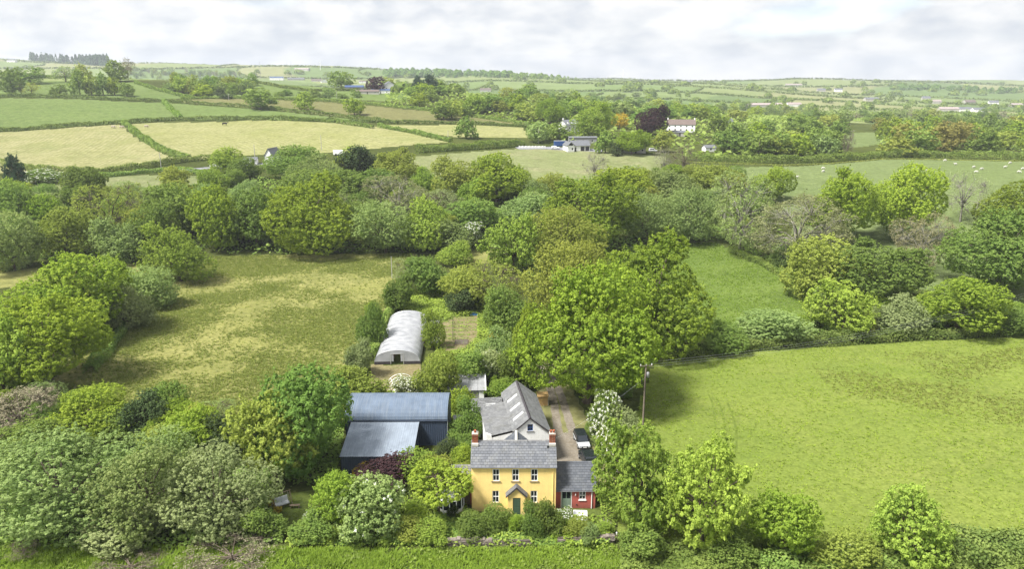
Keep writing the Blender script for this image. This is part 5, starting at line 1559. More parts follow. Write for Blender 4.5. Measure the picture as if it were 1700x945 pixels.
sst = lambda a, b, v: min(1, max(0, (v - a) / (b - a)))
tufts('rush_tufts', 'dark rush tufts in ragged patches over the rough meadow', FIELDS[0][2], 40000, 0.28, 'rush', 51, lambda x, y: 0.06 + 0.7 * sst(-0.15, 0.3, fbm(x * 0.9, y * 1.1, 0.04, 6)))
tufts('rank_grass', 'darker rank grass patches in the upper part of the right pasture', [(1340, 600), (1450, 585), (1760, 575), (1900, 600), (1900, 760), (1640, 740), (1500, 690), (1380, 650)], 8000, 0.18, 'rush', 52, lambda x, y: 0.6 * sst(-0.1, 0.45, fbm(x, y * 1.4, 0.05, 6)))
tufts('pasture_grass', 'long bright grass blades over the right pasture', FIELDS[1][2], 18000, 0.16, 'grass', 53, lambda x, y: (0.35 + 0.6 * sst(-0.2, 0.4, fbm(x, y, 0.08, 5))) * (1.0 if 60 < y < 160 and x < 110 else 0.0))
tufts('verge_grass', 'long bright grass on the verge in front of the garden wall', [(-160, 1060), (-60, 905), (200, 908), (400, 912), (740, 914), (1015, 908), (1060, 950), (1120, 1060)], 26000, 0.34, 'grass', 54, lambda x, y: 0.25 + 0.75 * sst(-0.3, 0.35, fbm(x, y, 0.22, 5)))
tufts('field_grass', 'grass blades over the middle green field', FIELDS[2][2], 9000, 0.2, 'grass', 55, lambda x, y: 0.3 + 0.6 * sst(-0.2, 0.4, fbm(x, y, 0.07, 5)))

# ------------------------------------------------------------------ building kit
def slates(mb, a, b, c, d, e=0.35, w=0.46, th=0.030, rng=None, wob=0.012, mi=0):
    """overlapping slates on a slope: a-b eaves, d-c ridge (a, b, c, d counter-clockwise from outside)"""
    rng = rng or random.Random(3)
    a, b, c, d = map(Vector, (a, b, c, d))
    n = (b - a).cross(d - a).normalized()
    rows = max(2, round(((d - a).length + (c - b).length) / 2 / e))
    for j in range(rows):
        t0, t1 = j / rows, min(1.0, (j + 1.35) / rows)
        L0, R0 = a.lerp(d, t0), b.lerp(c, t0)
        L1, R1 = a.lerp(d, t1), b.lerp(c, t1)
        cols = max(1, round((R0 - L0).length / w))
        off = 0.5 if j % 2 else 0.0
        for k in range(-1 if off else 0, cols):
            s0, s1 = max(0.0, (k + off) / cols), min(1.0, (k + 1 + off) / cols)
            if s1 - s0 < 1e-4: continue
            g = 0.03 / cols
            lift = n * (th * 2.1 + rng.uniform(0, wob)); low = n * (0.004 + rng.uniform(0, wob * 0.4))
            p = [L0.lerp(R0, s0 + g) + lift, L0.lerp(R0, s1 - g) + lift, L1.lerp(R1, s1 - g) + low, L1.lerp(R1, s0 + g) + low]
            q = [v - n * th for v in p]
            bb = len(mb.v)
            mb.v += [tuple(v) for v in q + p]
            for f in ((4, 5, 6, 7), (0, 1, 5, 4), (1, 2, 6, 5), (3, 0, 4, 7)):
                mb.f.append(tuple(bb + i for i in f)); mb.m.append(mi)
    return mb


def roof_slope(parent, name, quad, mat, under=0.06, seed=1, **kw):
    """a slope as a boarded deck with its slates lying on it"""
    q = [Vector(p) for p in quad]
    dk = MB().slab(q, under).build(name, M['darktrim'], parent)
    sl = slates(MB(), *q, rng=random.Random(seed), **kw).build('slates', mat, dk)
    sl['kind'] = 'stuff'
    return dk


def ridge_row(parent, p0, p1, mat, w=0.16, step=0.42, name='ridge_tile'):
    p0, p1 = Vector(p0), Vector(p1)
    d = (p1 - p0); L = d.length; d.normalize(); s = d.cross(Vector((0, 0, 1))).normalized()
    mb = MB(); n = max(1, int(L / step))
    for i in range(n):
        a = p0 + d * (L * i / n + 0.008); b = p0 + d * (L * (i + 1) / n - 0.008)
        for sg in (-1, 1):
            q = [a, b, b + s * (sg * w) - Vector((0, 0, w * 0.75)), a + s * (sg * w) - Vector((0, 0, w * 0.75))]
            if sg > 0: q = q[::-1]
            mb.slab([v + Vector((0, 0, 0.055 + 0.006 * (i % 2))) for v in q], 0.03)
    o = mb.build(name, mat, parent); o['kind'] = 'stuff'
    return o


def wall_front(mb, x0, x1, y, z0, z1, holes=(), depth=0.16, mi=0):
    """wall facing -y with real openings: holes are (xa, xb, za, zb)"""
    xs = sorted({x0, x1, *[h[0] for h in holes], *[h[1] for h in holes]})
    zs = sorted({z0, z1, *[h[2] for h in holes], *[h[3] for h in holes]})
    for i in range(len(xs) - 1):
        for k in range(len(zs) - 1):
            cx, cz = (xs[i] + xs[i + 1]) / 2, (zs[k] + zs[k + 1]) / 2
            if any(h[0] < cx < h[1] and h[2] < cz < h[3] for h in holes): continue
            mb.poly([(xs[i], y, zs[k]), (xs[i + 1], y, zs[k]), (xs[i + 1], y, zs[k + 1]), (xs[i], y, zs[k + 1])], mi)
    for xa, xb, za, zb in holes:
        yb = y + depth
        mb.poly([(xa, y, za), (xa, yb, za), (xa, yb, zb), (xa, y, zb)][::-1], mi)
        mb.poly([(xb, y, za), (xb, yb, za), (xb, yb, zb), (xb, y, zb)], mi)
        mb.poly([(xa, y, zb), (xb, y, zb), (xb, yb, zb), (xa, yb, zb)][::-1], mi)
        mb.poly([(xa, y, za), (xb, y, za), (xb, yb, za), (xa, yb, za)], mi)
    return mb


def window(parent, xa, xb, za, zb, y, cols=2, rows=2, fmat=None, sill=None, depth=0.10, bar=0.055, fr=0.085, sill_over=0.16, cross=0.10):
    """casement: frame with bars, each pane of glass a piece of its own, and a sill"""
    fmat = fmat or M['white']
    y0, y1 = y + depth - 0.05, y + depth + 0.03
    f = MB()
    f.box(xa + 0.002, xa + fr, y0, y1, za + 0.002, zb - 0.002); f.box(xb - fr, xb - 0.002, y0, y1, za + 0.002, zb - 0.002)
    f.box(xa + fr, xb - fr, y0, y1, zb - fr, zb - 0.002); f.box(xa + fr, xb - fr, y0, y1, za + 0.002, za + fr)
    gx = [xa + fr + (xb - xa - 2 * fr) * i / cols for i in range(cols + 1)]
    gz = [za + fr + (zb - za - 2 * fr) * i / rows for i in range(rows + 1)]
    for i in range(1, cols): f.box(gx[i] - bar / 2, gx[i] + bar / 2, y0 + 0.004, y1 - 0.004, za + fr, zb - fr)
    for k in range(1, rows): f.box(xa + fr, xb - fr, y0 + 0.008, y1 - 0.008, gz[k] - cross / 2, gz[k] + cross / 2)
    w = f.build('window', fmat, parent)
    for i in range(cols):
        for k in range(rows):
            a = gx[i] + (bar / 2 if i else 0); b = gx[i + 1] - (bar / 2 if i < cols - 1 else 0)
            c = gz[k] + (cross / 2 if k else 0); d = gz[k + 1] - (cross / 2 if k < rows - 1 else 0)
            MB().box(a, b, y0 + 0.035, y0 + 0.045, c, d).build('pane', M['glass'], w)
    if sill is not None:
        MB().box(xa - sill_over, xb + sill_over, y - 0.09, y + depth - 0.06, za - 0.10, za - 0.004).build('sill', sill, w)
    return w


def chimney(parent, x0, x1, y0, y1, zb, zt, pots=1):
    rng = random.Random(int(x0 * 10))
    core = MB().box(x0 + 0.03, x1 - 0.03, y0 + 0.03, y1 - 0.03, zb, zt - 0.02).build('chimney', M['mortar'], parent)
    mb = MB(); z = zb; j = 0
    while z < zt - 0.05:
        h = 0.073
        grow = 0.04 if zt - z < 0.3 else 0.0
        for (xa, xb, ya, yb, ax) in ((x0, x1, y0, y0 + 0.1, 0), (x0, x1, y1 - 0.1, y1, 0), (x0, x0 + 0.1, y0 + 0.1, y1 - 0.1, 1), (x1 - 0.1, x1, y0 + 0.1, y1 - 0.1, 1)):
            L = (xb - xa) if ax == 0 else (yb - ya)
            n = max(1, round(L / 0.22))
            for k in range(n):
                s0, s1 = k / n + 0.02, (k + 1) / n - 0.02
                o = rng.uniform(0, 0.008) + grow
                if ax == 0:
                    mb.box(xa + L * s0 - (grow if k == 0 else 0), xa + L * s1 + (grow if k == n - 1 else 0), ya - (o if ya == y0 else 0), yb + (o if yb == y1 else 0), z + 0.004, z + h)
                else:
                    mb.box(xa - (o if xa == x0 else 0), xb + (o if xb == x1 else 0), ya + L * s0, ya + L * s1, z + 0.004, z + h)
        z += 0.083; j += 1
    b = mb.build('brick', M['brick'], core); b['kind'] = 'stuff'
    MB().prism([(x0 - 0.03, zt - 0.02), (x1 + 0.03, zt - 0.02), (x1 - 0.15, zt + 0.08), (x0 + 0.15, zt + 0.08)], y0 - 0.03, y1 + 0.03).build('flaunching', M['cream'], core)
    for i in range(pots):
        cx = (x0 + x1) / 2 + (i - (pots - 1) / 2) * 0.34
        MB().lathe([(0.14, zt + 0.05), (0.125, zt + 0.30), (0.15, zt + 0.32), (0.15, zt + 0.40), (0.10, zt + 0.40), (0.09, zt + 0.2)], 12, (cx, (y0 + y1) / 2)).build('chimney_pot', M['terracotta'], core, smooth=True)
    return core


# ------------------------------------------------------------------ yellow farmhouse
FH = thing('farmhouse', 'yellow painted farmhouse with grey slate roof and two brick chimneys', 'house', (0.2, 79.15, 0))
X0, X1, D, EZ, RZ = -5.12, 5.14, 5.2, 6.22, 8.25
ups = [(-2.55, -1.72, 4.18, 5.80), (-0.18, 0.65, 4.18, 5.80), (2.10, 2.93, 4.18, 5.80)]
los = [(-2.60, -1.77, 1.22, 2.86), (2.06, 2.89, 1.22, 2.86)]
w_ = MB()
wall_front(w_, X0, X1, 0, -0.3, EZ, ups + los)
w_.poly([(X0, D, -0.3), (X0, 0, -0.3), (X0, 0, EZ), (X0, D / 2, RZ - 0.08), (X0, D, EZ)])
w_.poly([(X1, 0, -0.3), (X1, D, -0.3), (X1, D, EZ), (X1, D / 2, RZ - 0.08), (X1, 0, EZ)])
w_.poly([(X1, D, -0.3), (X0, D, -0.3), (X0, D, EZ), (X1, D, EZ)])
w_.poly([(X0 + 0.05, 0.35, -0.2), (X1 - 0.05, 0.35, -0.2), (X1 - 0.05, 0.35, EZ), (X0 + 0.05, 0.35, EZ)])
w_.build('wall', M['yellow'], FH)
ov = 0.10
sy = (RZ - EZ) / (D / 2)
rf = roof_slope(FH, 'roof', [(X0 - ov, -0.18, EZ - 0.18 * sy + 0.03), (X1 + ov, -0.18, EZ - 0.18 * sy + 0.03), (X1 + ov, D / 2, RZ + 0.03), (X0 - ov, D / 2, RZ + 0.03)], M['slate'], seed=5)
roof_slope(FH, 'roof', [(X1 + ov, D + 0.18, EZ - 0.18 * sy + 0.03), (X0 - ov, D + 0.18, EZ - 0.18 * sy + 0.03), (X0 - ov, D / 2, RZ + 0.03), (X1 + ov, D / 2, RZ + 0.03)], M['slate'], seed=6)
ridge_row(FH, (X0 - ov, D / 2, RZ + 0.06), (X1 + ov, D / 2, RZ + 0.06), M['ridge'])
for q in ups + los:
    window(FH, *q, 0.0, sill=M['timber'])
chimney(FH, X0 + 0.02, X0 + 0.74, D / 2 - 0.36, D / 2 + 0.36, RZ - 0.45, RZ + 1.05, 1)
chimney(FH, X1 - 0.74, X1 - 0.02, D / 2 - 0.36, D / 2 + 0.36, RZ - 0.45, RZ + 1.05, 2)
MB().box(X0 - 0.02, X0 + 0.80, D / 2 - 0.78, D / 2 - 0.37, RZ - 0.42, RZ - 0.10).build('chimney_flashing', M['cream'], FH)
MB().box(X1 - 0.80, X1 + 0.02, D / 2 - 0.78, D / 2 - 0.37, RZ - 0.42, RZ - 0.10).build('chimney_flashing', M['cream'], FH)
MB().tube([(X0 - 0.06, -0.24, EZ - 0.12), (X1 + 0.06, -0.24, EZ - 0.12)], 0.045, 8).build('gutter', M['lead'], FH)
MB().tube([(X1 - 0.35, -0.24, EZ - 0.15), (X1 - 0.35, -0.06, EZ - 0.5), (X1 - 0.35, -0.06, 0.1)], 0.045, 8).build('downpipe', M['yellow'], FH)
# little dark cables and a vent on the slates
MB().tube([(4.15, 0.1, EZ + 0.16), (4.2, 0.9, EZ + 0.78), (4.12, 1.6, EZ + 1.33), (4.2, 2.2, EZ + 1.80)], 0.022, 5).build('roof_cable', M['black'], FH)
MB().box(4.1, 4.32, 1.75, 1.95, EZ + 1.42, EZ + 1.72).build('roof_vent', M['black'], FH)
MB().tube([(1.72, 2.05, EZ + 1.62), (1.75, 2.35, EZ + 1.95), (1.70, 2.45, EZ + 2.2)], 0.022, 5).build('roof_cable', M['black'], FH)
# porch
po = MB()
pa, pb, py_ = -0.72, 1.40, -0.80
wall_front(po, pa, pb, py_, -0.2, 2.75, [(-0.10, 0.84, 0.0, 2.36)], 0.12)
po.poly([(pa, 0.0, -0.2), (pa, py_, -0.2), (pa, py_, 2.75), (pa, 0.0, 2.75)])
po.poly([(pb, py_, -0.2), (pb, 0.0, -0.2), (pb, 0.0, 2.75), (pb, py_, 2.75)])
po.poly([(pa, py_, 2.75), (pb, py_, 2.75), ((pa + pb) / 2, py_, 3.72)])
P_ = po.build('porch', M['yellow'], FH)
pm = (pa + pb) / 2
roof_slope(P_, 'roof', [(pa - 0.22, -0.02, 2.60), (pa - 0.22, py_ - 0.18, 2.60), (pm, py_ - 0.18, 3.86), (pm, -0.02, 3.86)], M['slate'], seed=8, e=0.2, w=0.26)
roof_slope(P_, 'roof', [(pb + 0.22, py_ - 0.18, 2.60), (pb + 0.22, -0.02, 2.60), (pm, -0.02, 3.86), (pm, py_ - 0.18, 3.86)], M['slate'], seed=9, e=0.2, w=0.26)
bb_ = MB()
for sg, xe in ((-1, pa - 0.24), (1, pb + 0.24)):
    bb_.hexa([(xe, py_ - 0.22, 2.42), (xe + 0.001, py_ - 0.185, 2.42), (pm, py_ - 0.185, 3.68 + 0.001 * sg), (pm, py_ - 0.22, 3.68), (xe, py_ - 0.22, 2.62), (xe + 0.001, py_ - 0.185, 2.62), (pm, py_ - 0.185, 3.90), (pm, py_ - 0.22, 3.90)])
bb_.build('bargeboard', M['darktrim'], P_)
MB().box(-0.09, 0.83, py_ + 0.06, py_ + 0.11, 0.02, 2.35).build('door', M['greendoor'], P_)
dd_ = MB()
for xa, xb, za, zb in ((0.02, 0.34, 0.2, 1.0), (0.40, 0.72, 0.2, 1.0), (0.02, 0.34, 1.15, 2.15), (0.40, 0.72, 1.15, 2.15)):
    dd_.box(xa, xb, py_ + 0.045, py_ + 0.062, za, zb)
dd_.build('door_panel', M['greendoor'], P_)
MB().lathe([(0.02, 0), (0.035, 0.03), (0.02, 0.06)], 8).build('door_handle', M['black'], P_, loc=(0.75, py_ + 0.03, 1.05))
# rear wing behind the main roof
rw = MB()
rx0, rx1, rz, ez = -1.95, 2.65, 5.65, 3.7
rm = (rx0 + rx1) / 2
rw.poly([(rx0, 10.3, 0), (rx0, D, 0), (rx0, D, ez), (rx0, 10.3, ez)])
rw.poly([(rx1, D, 0), (rx1, 10.3, 0), (rx1, 10.3, ez), (rx1, D, ez)])
rw.poly([(rx1, 10.3, 0), (rx0, 10.3, 0), (rx0, 10.3, ez), (rm, 10.3, rz - .05), (rx1, 10.3, ez)])
rw.build('rear_wing', M['white_wall'], FH)
roof_slope(FH, 'roof', [(rx0 - 0.15, 10.4, ez - 0.12), (rx0 - 0.15, D + 0.2, ez - 0.12), (rm, D + 0.2, rz), (rm, 10.4, rz)], M['slate_dark'], seed=12)
roof_slope(FH, 'roof', [(rx1 + 0.15, D + 0.2, ez - 0.12), (rx1 + 0.15, 10.4, ez - 0.12), (rm, 10.4, rz), (rm, D + 0.2, rz)], M['slate_dark'], seed=13)
MB().box(rm - 0.16, rm + 0.16, D + 0.2, 10.42, rz + 0.03, rz + 0.09).build('ridge_flashing', M['cream'], FH)

# ------------------------------------------------------------------ red annexe on the right
RA = thing('annexe', 'small red painted annexe with slate roof at the right end of the farmhouse', 'annexe', (0, 79.8, 0))
ax0, ax1 = 5.36, 10.28
r_ = MB()
wall_front(r_, ax0, ax1, 0, -0.2, 2.68, [(6.10, 7.30, 0.02, 2.56), (8.26, 9.08, 1.22, 2.36)], 0.12)
aD, aR = 5.2, 5.0
r_.poly([(ax1, 0, -0.2), (ax1, aD, -0.2), (ax1, aD, 2.68), (ax1, aD / 2, aR - 0.06), (ax1, 0, 2.68)])
r_.poly([(ax1, aD, -0.2), (ax0, aD, -0.2), (ax0, aD, 2.68), (ax1, aD, 2.68)])
r_.poly([(ax0 + 0.02, 0.3, -0.2), (ax1 - 0.05, 0.3, -0.2), (ax1 - 0.05, 0.3, 2.6), (ax0 + 0.02, 0.3, 2.6)])
r_.build('wall', M['red'], RA)
roof_slope(RA, 'roof', [(ax0, -0.16, 2.56), (ax1 + 0.12, -0.16, 2.56), (ax1 + 0.12, aD / 2, aR), (ax0, aD / 2, aR)], M['slate_dark'], seed=15)
roof_slope(RA, 'roof', [(ax1 + 0.12, aD + 0.16, 2.56), (ax0, aD + 0.16, 2.56), (ax0, aD / 2, aR), (ax1 + 0.12, aD / 2, aR)], M['slate_dark'], seed=16)
ridge_row(RA, (ax0, aD / 2, aR + 0.03), (ax1 + 0.12, aD / 2, aR + 0.03), M['slate_dark'])
dv = MB().box(6.11, 7.29, 0.05, 0.115, 0.03, 1.36)
dv.box(6.11, 6.21, 0.05, 0.115, 1.36, 2.55).box(7.19, 7.29, 0.05, 0.115, 1.36, 2.55).box(6.65, 6.75, 0.05, 0.115, 1.36, 2.55).box(6.21, 7.19, 0.052, 0.113, 2.47, 2.55)
DV = dv.build('door', M['paledoor'], RA)
MB().box(6.21, 6.65, 0.075, 0.09, 1.36, 2.47).build('pane', M['glass'], DV); MB().box(6.75, 7.19, 0.075, 0.09, 1.36, 2.47).build('pane', M['glass'], DV)
MB().box(6.25, 6.66, 0.035, 0.052, 0.2, 1.2).box(6.74, 7.15, 0.035, 0.052, 0.2, 1.2).build('door_panel', M['paledoor'], DV)
MB().box(6.03, 6.095, -0.03, 0.06, 0, 2.55).box(7.305, 7.37, -0.03, 0.06, 0, 2.55).build('door_frame', M['white'], RA)
window(RA, 8.26, 9.08, 1.22, 2.36, 0.0, sill=M['white'], sill_over=0.08)
MB().tube([(9.82, -0.07, 0.05), (9.82, -0.07, 2.35), (9.82, -0.2, 2.48)], 0.055, 8).build('downpipe', M['white'], RA)
MB().tube([(ax0, -0.22, 2.5), (ax1 + 0.1, -0.22, 2.5)], 0.055, 8).build('gutter', M['lead'], RA)
MB().box(7.74, 7.90, -0.10, -0.002, 1.85, 1.93).box(7.78, 7.86, -0.16, -0.06, 1.94, 2.12).build('wall_lamp', M['white'], RA)
MB().box(7.92, 8.05, -0.06, -0.003, 0.48, 0.62).build('wall_vent', M['darktrim'], RA)

# ------------------------------------------------------------------ slate lean-to on the left, with a white bay
LA = thing('outhouse', 'brick red outhouse with a mottled slate roof at the left end of the farmhouse', 'outhouse', (0, 80.6, 0))
l_ = MB()
wall_front(l_, -7.6, -4.98, 0, -0.2, 2.72, [(-6.0, -5.2, 0.0, 2.05)], 0.1)
l_.poly([(-7.6, 3.0, -0.2), (-7.6, 0, -0.2), (-7.6, 0, 2.72), (-7.6, 3.0, 3.86)])
l_.poly([(-4.98, 3.0, -0.2), (-7.6, 3.0, -0.2), (-7.6, 3.0, 3.86), (-4.98, 3.0, 3.86)])
l_.build('wall', M['red'], LA)
roof_slope(LA, 'roof', [(-7.75, -0.2, 2.70), (-4.98, -0.2, 2.70), (-4.98, 3.0, 3.93), (-7.75, 3.0, 3.93)], M['slate_pale'], seed=18)
MB().box(-5.99, -5.21, 0.03, 0.08, 0.02, 2.04).build('door', M['timber'], LA)
CB = thing('garden_bay', 'white glazed garden bay half hidden under the bright maple', 'conservatory', (-7.55, 79.55, 0))
n_ = 7
ringp = [(1.62 * math.cos(math.pi * (1 + i / (n_ - 1))), 1.55 * math.sin(math.pi * (1 + i / (n_ - 1)))) for i in range(n_)]
ds = MB(); up_ = MB()
for (xa, ya), (xb, yb) in zip(ringp[:-1], ringp[1:]):
    ds.slab([(xa, ya, 0.72), (xa, ya, -0.05), (xb, yb, -0.05), (xb, yb, 0.72)], 0.10)
ds.build('dwarf_wall', M['white_wall'], CB)
for xa, ya in ringp: MB().box(xa - 0.055, xa + 0.055, ya - 0.055, ya + 0.055, 0.73, 2.02).build('post', M['white'], CB)
for (xa, ya), (xb, yb) in zip(ringp[:-1], ringp[1:]):
    MB().slab([(xa * .98, ya * .98, 1.98), (xa * .98, ya * .98, 0.75), (xb * .98, yb * .98, 0.75), (xb * .98, yb * .98, 1.98)], 0.012).build('pane', M['glass'], CB)
rt = MB()
for (xa, ya), (xb, yb) in zip(ringp[:-1], ringp[1:]):
    rt.poly([(xa * 1.06, ya * 1.06, 2.03), (xb * 1.06, yb * 1.06, 2.03), (0, 0.4, 2.75)])
rt.poly([(ringp[-1][0] * 1.06, 0, 2.03), (1.7, 1.0, 2.03), (0, 0.4, 2.75)]); rt.poly([(-1.7, 1.0, 2.03), (ringp[0][0] * 1.06, 0, 2.03), (0, 0.4, 2.75)])
rt.build('roof', M['white'], CB)

# ------------------------------------------------------------------ white stone barn behind the house
BA = thing('stone_barn', 'white walled long barn with pale slate roof and rooflights behind the farmhouse', 'barn', (2.45, 90.73, 0), math.atan2(0.138, 0.99))
BL = 12.8
b_ = MB()
gz = 7.0
wall_front(b_, -2.35, 2.80, 0, 0, 4.70, [], 0.1)
# gable above the eaves, with its little window opening
b_.poly([(-2.35, 0, 4.70), (-0.34, 0, 4.70), (-0.34, 0, 6.02), (-0.34, 0, 6.62), (-2.35, 0, 5.02)])
b_.poly([(0.42, 0, 4.70), (2.80, 0, 4.70), (2.80, 0, 4.72), (0.42, 0, 6.6), (0.42, 0, 6.02)])
b_.poly([(-0.34, 0, 4.70), (0.42, 0, 4.70), (0.42, 0, 5.02), (-0.34, 0, 5.02)])
b_.poly([(-0.34, 0, 6.02), (0.42, 0, 6.02), (0.42, 0, 6.6), (0, 0, 6.93), (-0.34, 0, 6.62)])
for p, q in (((-0.34, 5.02), (-0.34, 6.02)), ((0.42, 6.02), (0.42, 5.02)), ((-0.34, 6.02), (0.42, 6.02)), ((0.42, 5.02), (-0.34, 5.02))):
    b_.poly([(p[0], 0, p[1]), (q[0], 0, q[1]), (q[0], 0.16, q[1]), (p[0], 0.16, p[1])])
b_.poly([(2.80, 0, 0), (2.80, BL, 0), (2.80, BL, 4.5), (2.80, 0, 4.70)])
b_.poly([(2.80, BL, 0), (-2.35, BL, 0), (-2.35, BL, 5.0), (0, BL, 6.93), (2.80, BL, 4.7)])
b_.build('wall', M['white_wall'], BA)
window(BA, -0.34, 0.42, 5.02, 6.02, 0.0, cols=2, rows=2, fmat=M['bluecab'], sill=M['lead'], sill_over=0.14, fr=0.10)
roof_slope(BA, 'roof', [(2.95, -0.12, 4.62), (2.95, BL + 0.1, 4.62), (0, BL + 0.1, gz), (0, -0.12, gz)], M['slate_pale'], seed=21)
rl = roof_slope(BA, 'roof', [(-2.35, BL + 0.1, 5.07), (-2.35, -0.12, 5.07), (0, -0.12, gz), (0, BL + 0.1, gz)], M['slate_pale'], seed=22)
for yy in (2.4, 5.4, 8.4):
    MB().slab([(-1.95, yy + 0.55, 5.50), (-1.95, yy, 5.50), (-0.55, yy, 6.65), (-0.55, yy + 0.55, 6.65)], 0.05).build('rooflight', M['rooflight'], BA)
ridge_row(BA, (0, -0.12, gz + 0.04), (0, BL + 0.1, gz + 0.04), M['darktrim'], w=0.20)
bg = MB()
for xe, ze in ((-2.42, 5.0), (2.98, 4.55)):
    bg.hexa([(xe, -0.17, ze - 0.18), (xe, -0.125, ze - 0.18), (0, -0.125, gz - 0.16), (0, -0.17, gz - 0.16), (xe, -0.17, ze + 0.05), (xe, -0.125, ze + 0.05), (0, -0.125, gz + 0.05), (0, -0.17, gz + 0.05)])
bg.build('bargeboard', M['darktrim'], BA)
lt = MB()
lt.poly([(-5.75, 0, 0), (-2.36, 0, 0), (-2.36, 0, 4.95), (-5.75, 0, 4.28)])
lt.poly([(-5.75, 10.0, 0), (-5.75, 0, 0), (-5.75, 0, 4.28), (-5.75, 10.0, 4.28)])
lt.poly([(-2.36, 10.0, 0), (-5.75, 10.0, 0), (-5.75, 10.0, 4.28), (-2.36, 10.0, 4.95)])
lt.hexa([(-6.0, -0.06, 3.4), (-5.0, -0.06, 3.4), (-5.0, 0.35, 3.4), (-6.0, 0.35, 3.4), (-6.0, -0.06, 5.05), (-5.3, -0.06, 4.72), (-5.3, 0.35, 4.72), (-6.0, 0.35, 5.05)])
lt.build('lean_to', M['white_wall'], BA)
roof_slope(BA, 'roof', [(-5.95, 9.7, 4.33), (-5.95, 0.36, 4.33), (-2.33, 0.36, 5.03), (-2.33, 9.7, 5.03)], M['slate_pale'], seed=23)
MB().tube([(-5.82, 0.5, 4.2), (-5.84, 0.5, 0.2)], 0.06, 8).build('downpipe', M['black'], BA)
cw = MB()
cw.box(-6.9, -2.4, 11.0, 12.6, 0, 3.72)
cw.build('cross_wing', M['white_wall'], BA)
roof_slope(BA, 'roof', [(-7.05, 10.75, 3.92), (-2.3, 10.75, 3.92), (-2.3, 12.75, 4.52), (-7.05, 12.75, 4.52)], M['slate_pale'], seed=24)
MB().slab([(-4.9, 11.0, 4.03), (-3.4, 11.0, 4.03), (-3.4, 11.45, 4.165), (-4.9, 11.45, 4.165)], 0.03).build('rooflight', M['rooflight'], BA)
WS = thing('wall_store', 'low white walled yard store with a dark opening left of the white barn', 'shed', (-5.8, 98.4, 0), math.atan2(0.138, 0.99))
ws = MB()
wall_front(ws, -2.6, 1.2, 0, 0, 2.5, [(-2.0, -0.9, 0.9, 2.1)], 0.25)
ws.poly([(-2.6, 2.2, 0), (-2.6, 0, 0), (-2.6, 0, 2.5), (-2.6, 2.2, 2.5)]).poly([(1.2, 0, 0), (1.2, 2.2, 0), (1.2, 2.2, 2.5), (1.2, 0, 2.5)])
ws.poly([(1.2, 2.2, 0), (-2.6, 2.2, 0), (-2.6, 2.2, 2.5), (1.2, 2.2, 2.5)])
ws.build('wall', M['white_wall'], WS)
MB().slab([(-2.75, -0.15, 2.52), (1.3, -0.15, 2.52), (1.3, 2.3, 2.8), (-2.75, 2.3, 2.8)], 0.08).build('roof', M['greysheet'], WS)
MB().box(-2.4, -0.6, 0.5, 0.55, 0.5, 2.3).build('shade_panel', M['darktrim'], WS)  # dark panel standing in for the shade inside the opening

# ------------------------------------------------------------------ blue barn with a curved roof and a lean-to
def corrug(mb, prof, x0, x1, pitch=0.30, amp=0.012, mi=0, th=0.0):
    """corrugated sheet: profile of (y, z) swept along x with real waves running up the slope"""
    pr = [Vector((0, y, z)) for y, z in prof]
    nrm = []
    for i in range(len(pr)):
        d = (pr[min(i + 1, len(pr) - 1)] - pr[max(i - 1, 0)]).normalized()
        nrm.append(Vector((0, -d.z, d.y)))
    nx = int((x1 - x0) / pitch * 4)
    b = len(mb.v)
    for k in range(nx + 1):
        x = x0 + (x1 - x0) * k / nx
        o = amp * (1, 0, -1, 0)[k % 4]
        for p, n in zip(pr, nrm):
            q = p + n * o
            mb.v.append((x, q.y, q.z))
    m_ = len(pr)
    for k in range(nx):
        for i in range(m_ - 1):
            mb.f.append((b + k * m_ + i, b + (k + 1) * m_ + i, b + (k + 1) * m_ + i + 1, b + k * m_ + i + 1)); mb.m.append(mi)
    return mb


DB = thing('dutch_barn', 'blue grey sheet metal barn with a curved roof and a lean-to in front', 'barn', (-16.7, 96, 0), math.radians(0.6))
bx0, bx1 = -7.3, 7.38
arc = []
for i in range(15):
    a = math.radians(176 - i * (172 / 14))
    arc.append((3.6 + 3.75 * math.cos(a), 4.02 + 2.15 * math.sin(a)))
corrug(MB(), arc, bx0, bx1).build('curved_roof', M['navy_roof'], DB, smooth=False)
fw = MB()
corrug(fw, [(0, -0.1), (0, 4.02)], bx0, bx1, amp=-0.02)
for xx in (bx0 + 0.02, bx1 - 0.02):
    fw.poly([(xx, 0.02, -0.1)] + [(xx, y, z - 0.02) for y, z in arc] + [(xx, 7.2, -0.1)])
fw.poly([(bx1, 7.2, -0.1), (bx0, 7.2, -0.1), (bx0, 7.2, 4.0), (bx1, 7.2, 4.0)])
fw.build('wall_sheet', M['navy'], DB)
MB().tube([(bx1 + 0.03, -0.06, 0), (bx1 + 0.03, -0.06, 4.0)], 0.05, 6).build('corner_flashing', M['steel'], DB)
vt = MB()
for (y0, z0), (y1, z1) in zip(arc[:-1], arc[1:]):
    vt.hexa([(bx1 + 0.005, y0, z0 - 0.10), (bx1 + 0.055, y0, z0 - 0.10), (bx1 + 0.055, y1, z1 - 0.10), (bx1 + 0.005, y1, z1 - 0.10), (bx1 + 0.005, y0, z0 + 0.04), (bx1 + 0.055, y0, z0 + 0.04), (bx1 + 0.055, y1, z1 + 0.04), (bx1 + 0.005, y1, z1 + 0.04)])
vt.build('roof_trim', M['navy_roof'], DB)
MB().tube([(bx0, -0.10, 3.96), (bx1 + 0.05, -0.10, 3.96)], 0.075, 8).build('gutter', M['navy'], DB)
lx0, lx1 = -6.4, 3.28
corrug(MB(), [(-8.15, 2.72), (-4.0, 3.28), (-0.06, 3.82)], lx0, lx1).build('lean_to_roof', M['lean_roof'], DB)
lw = MB()
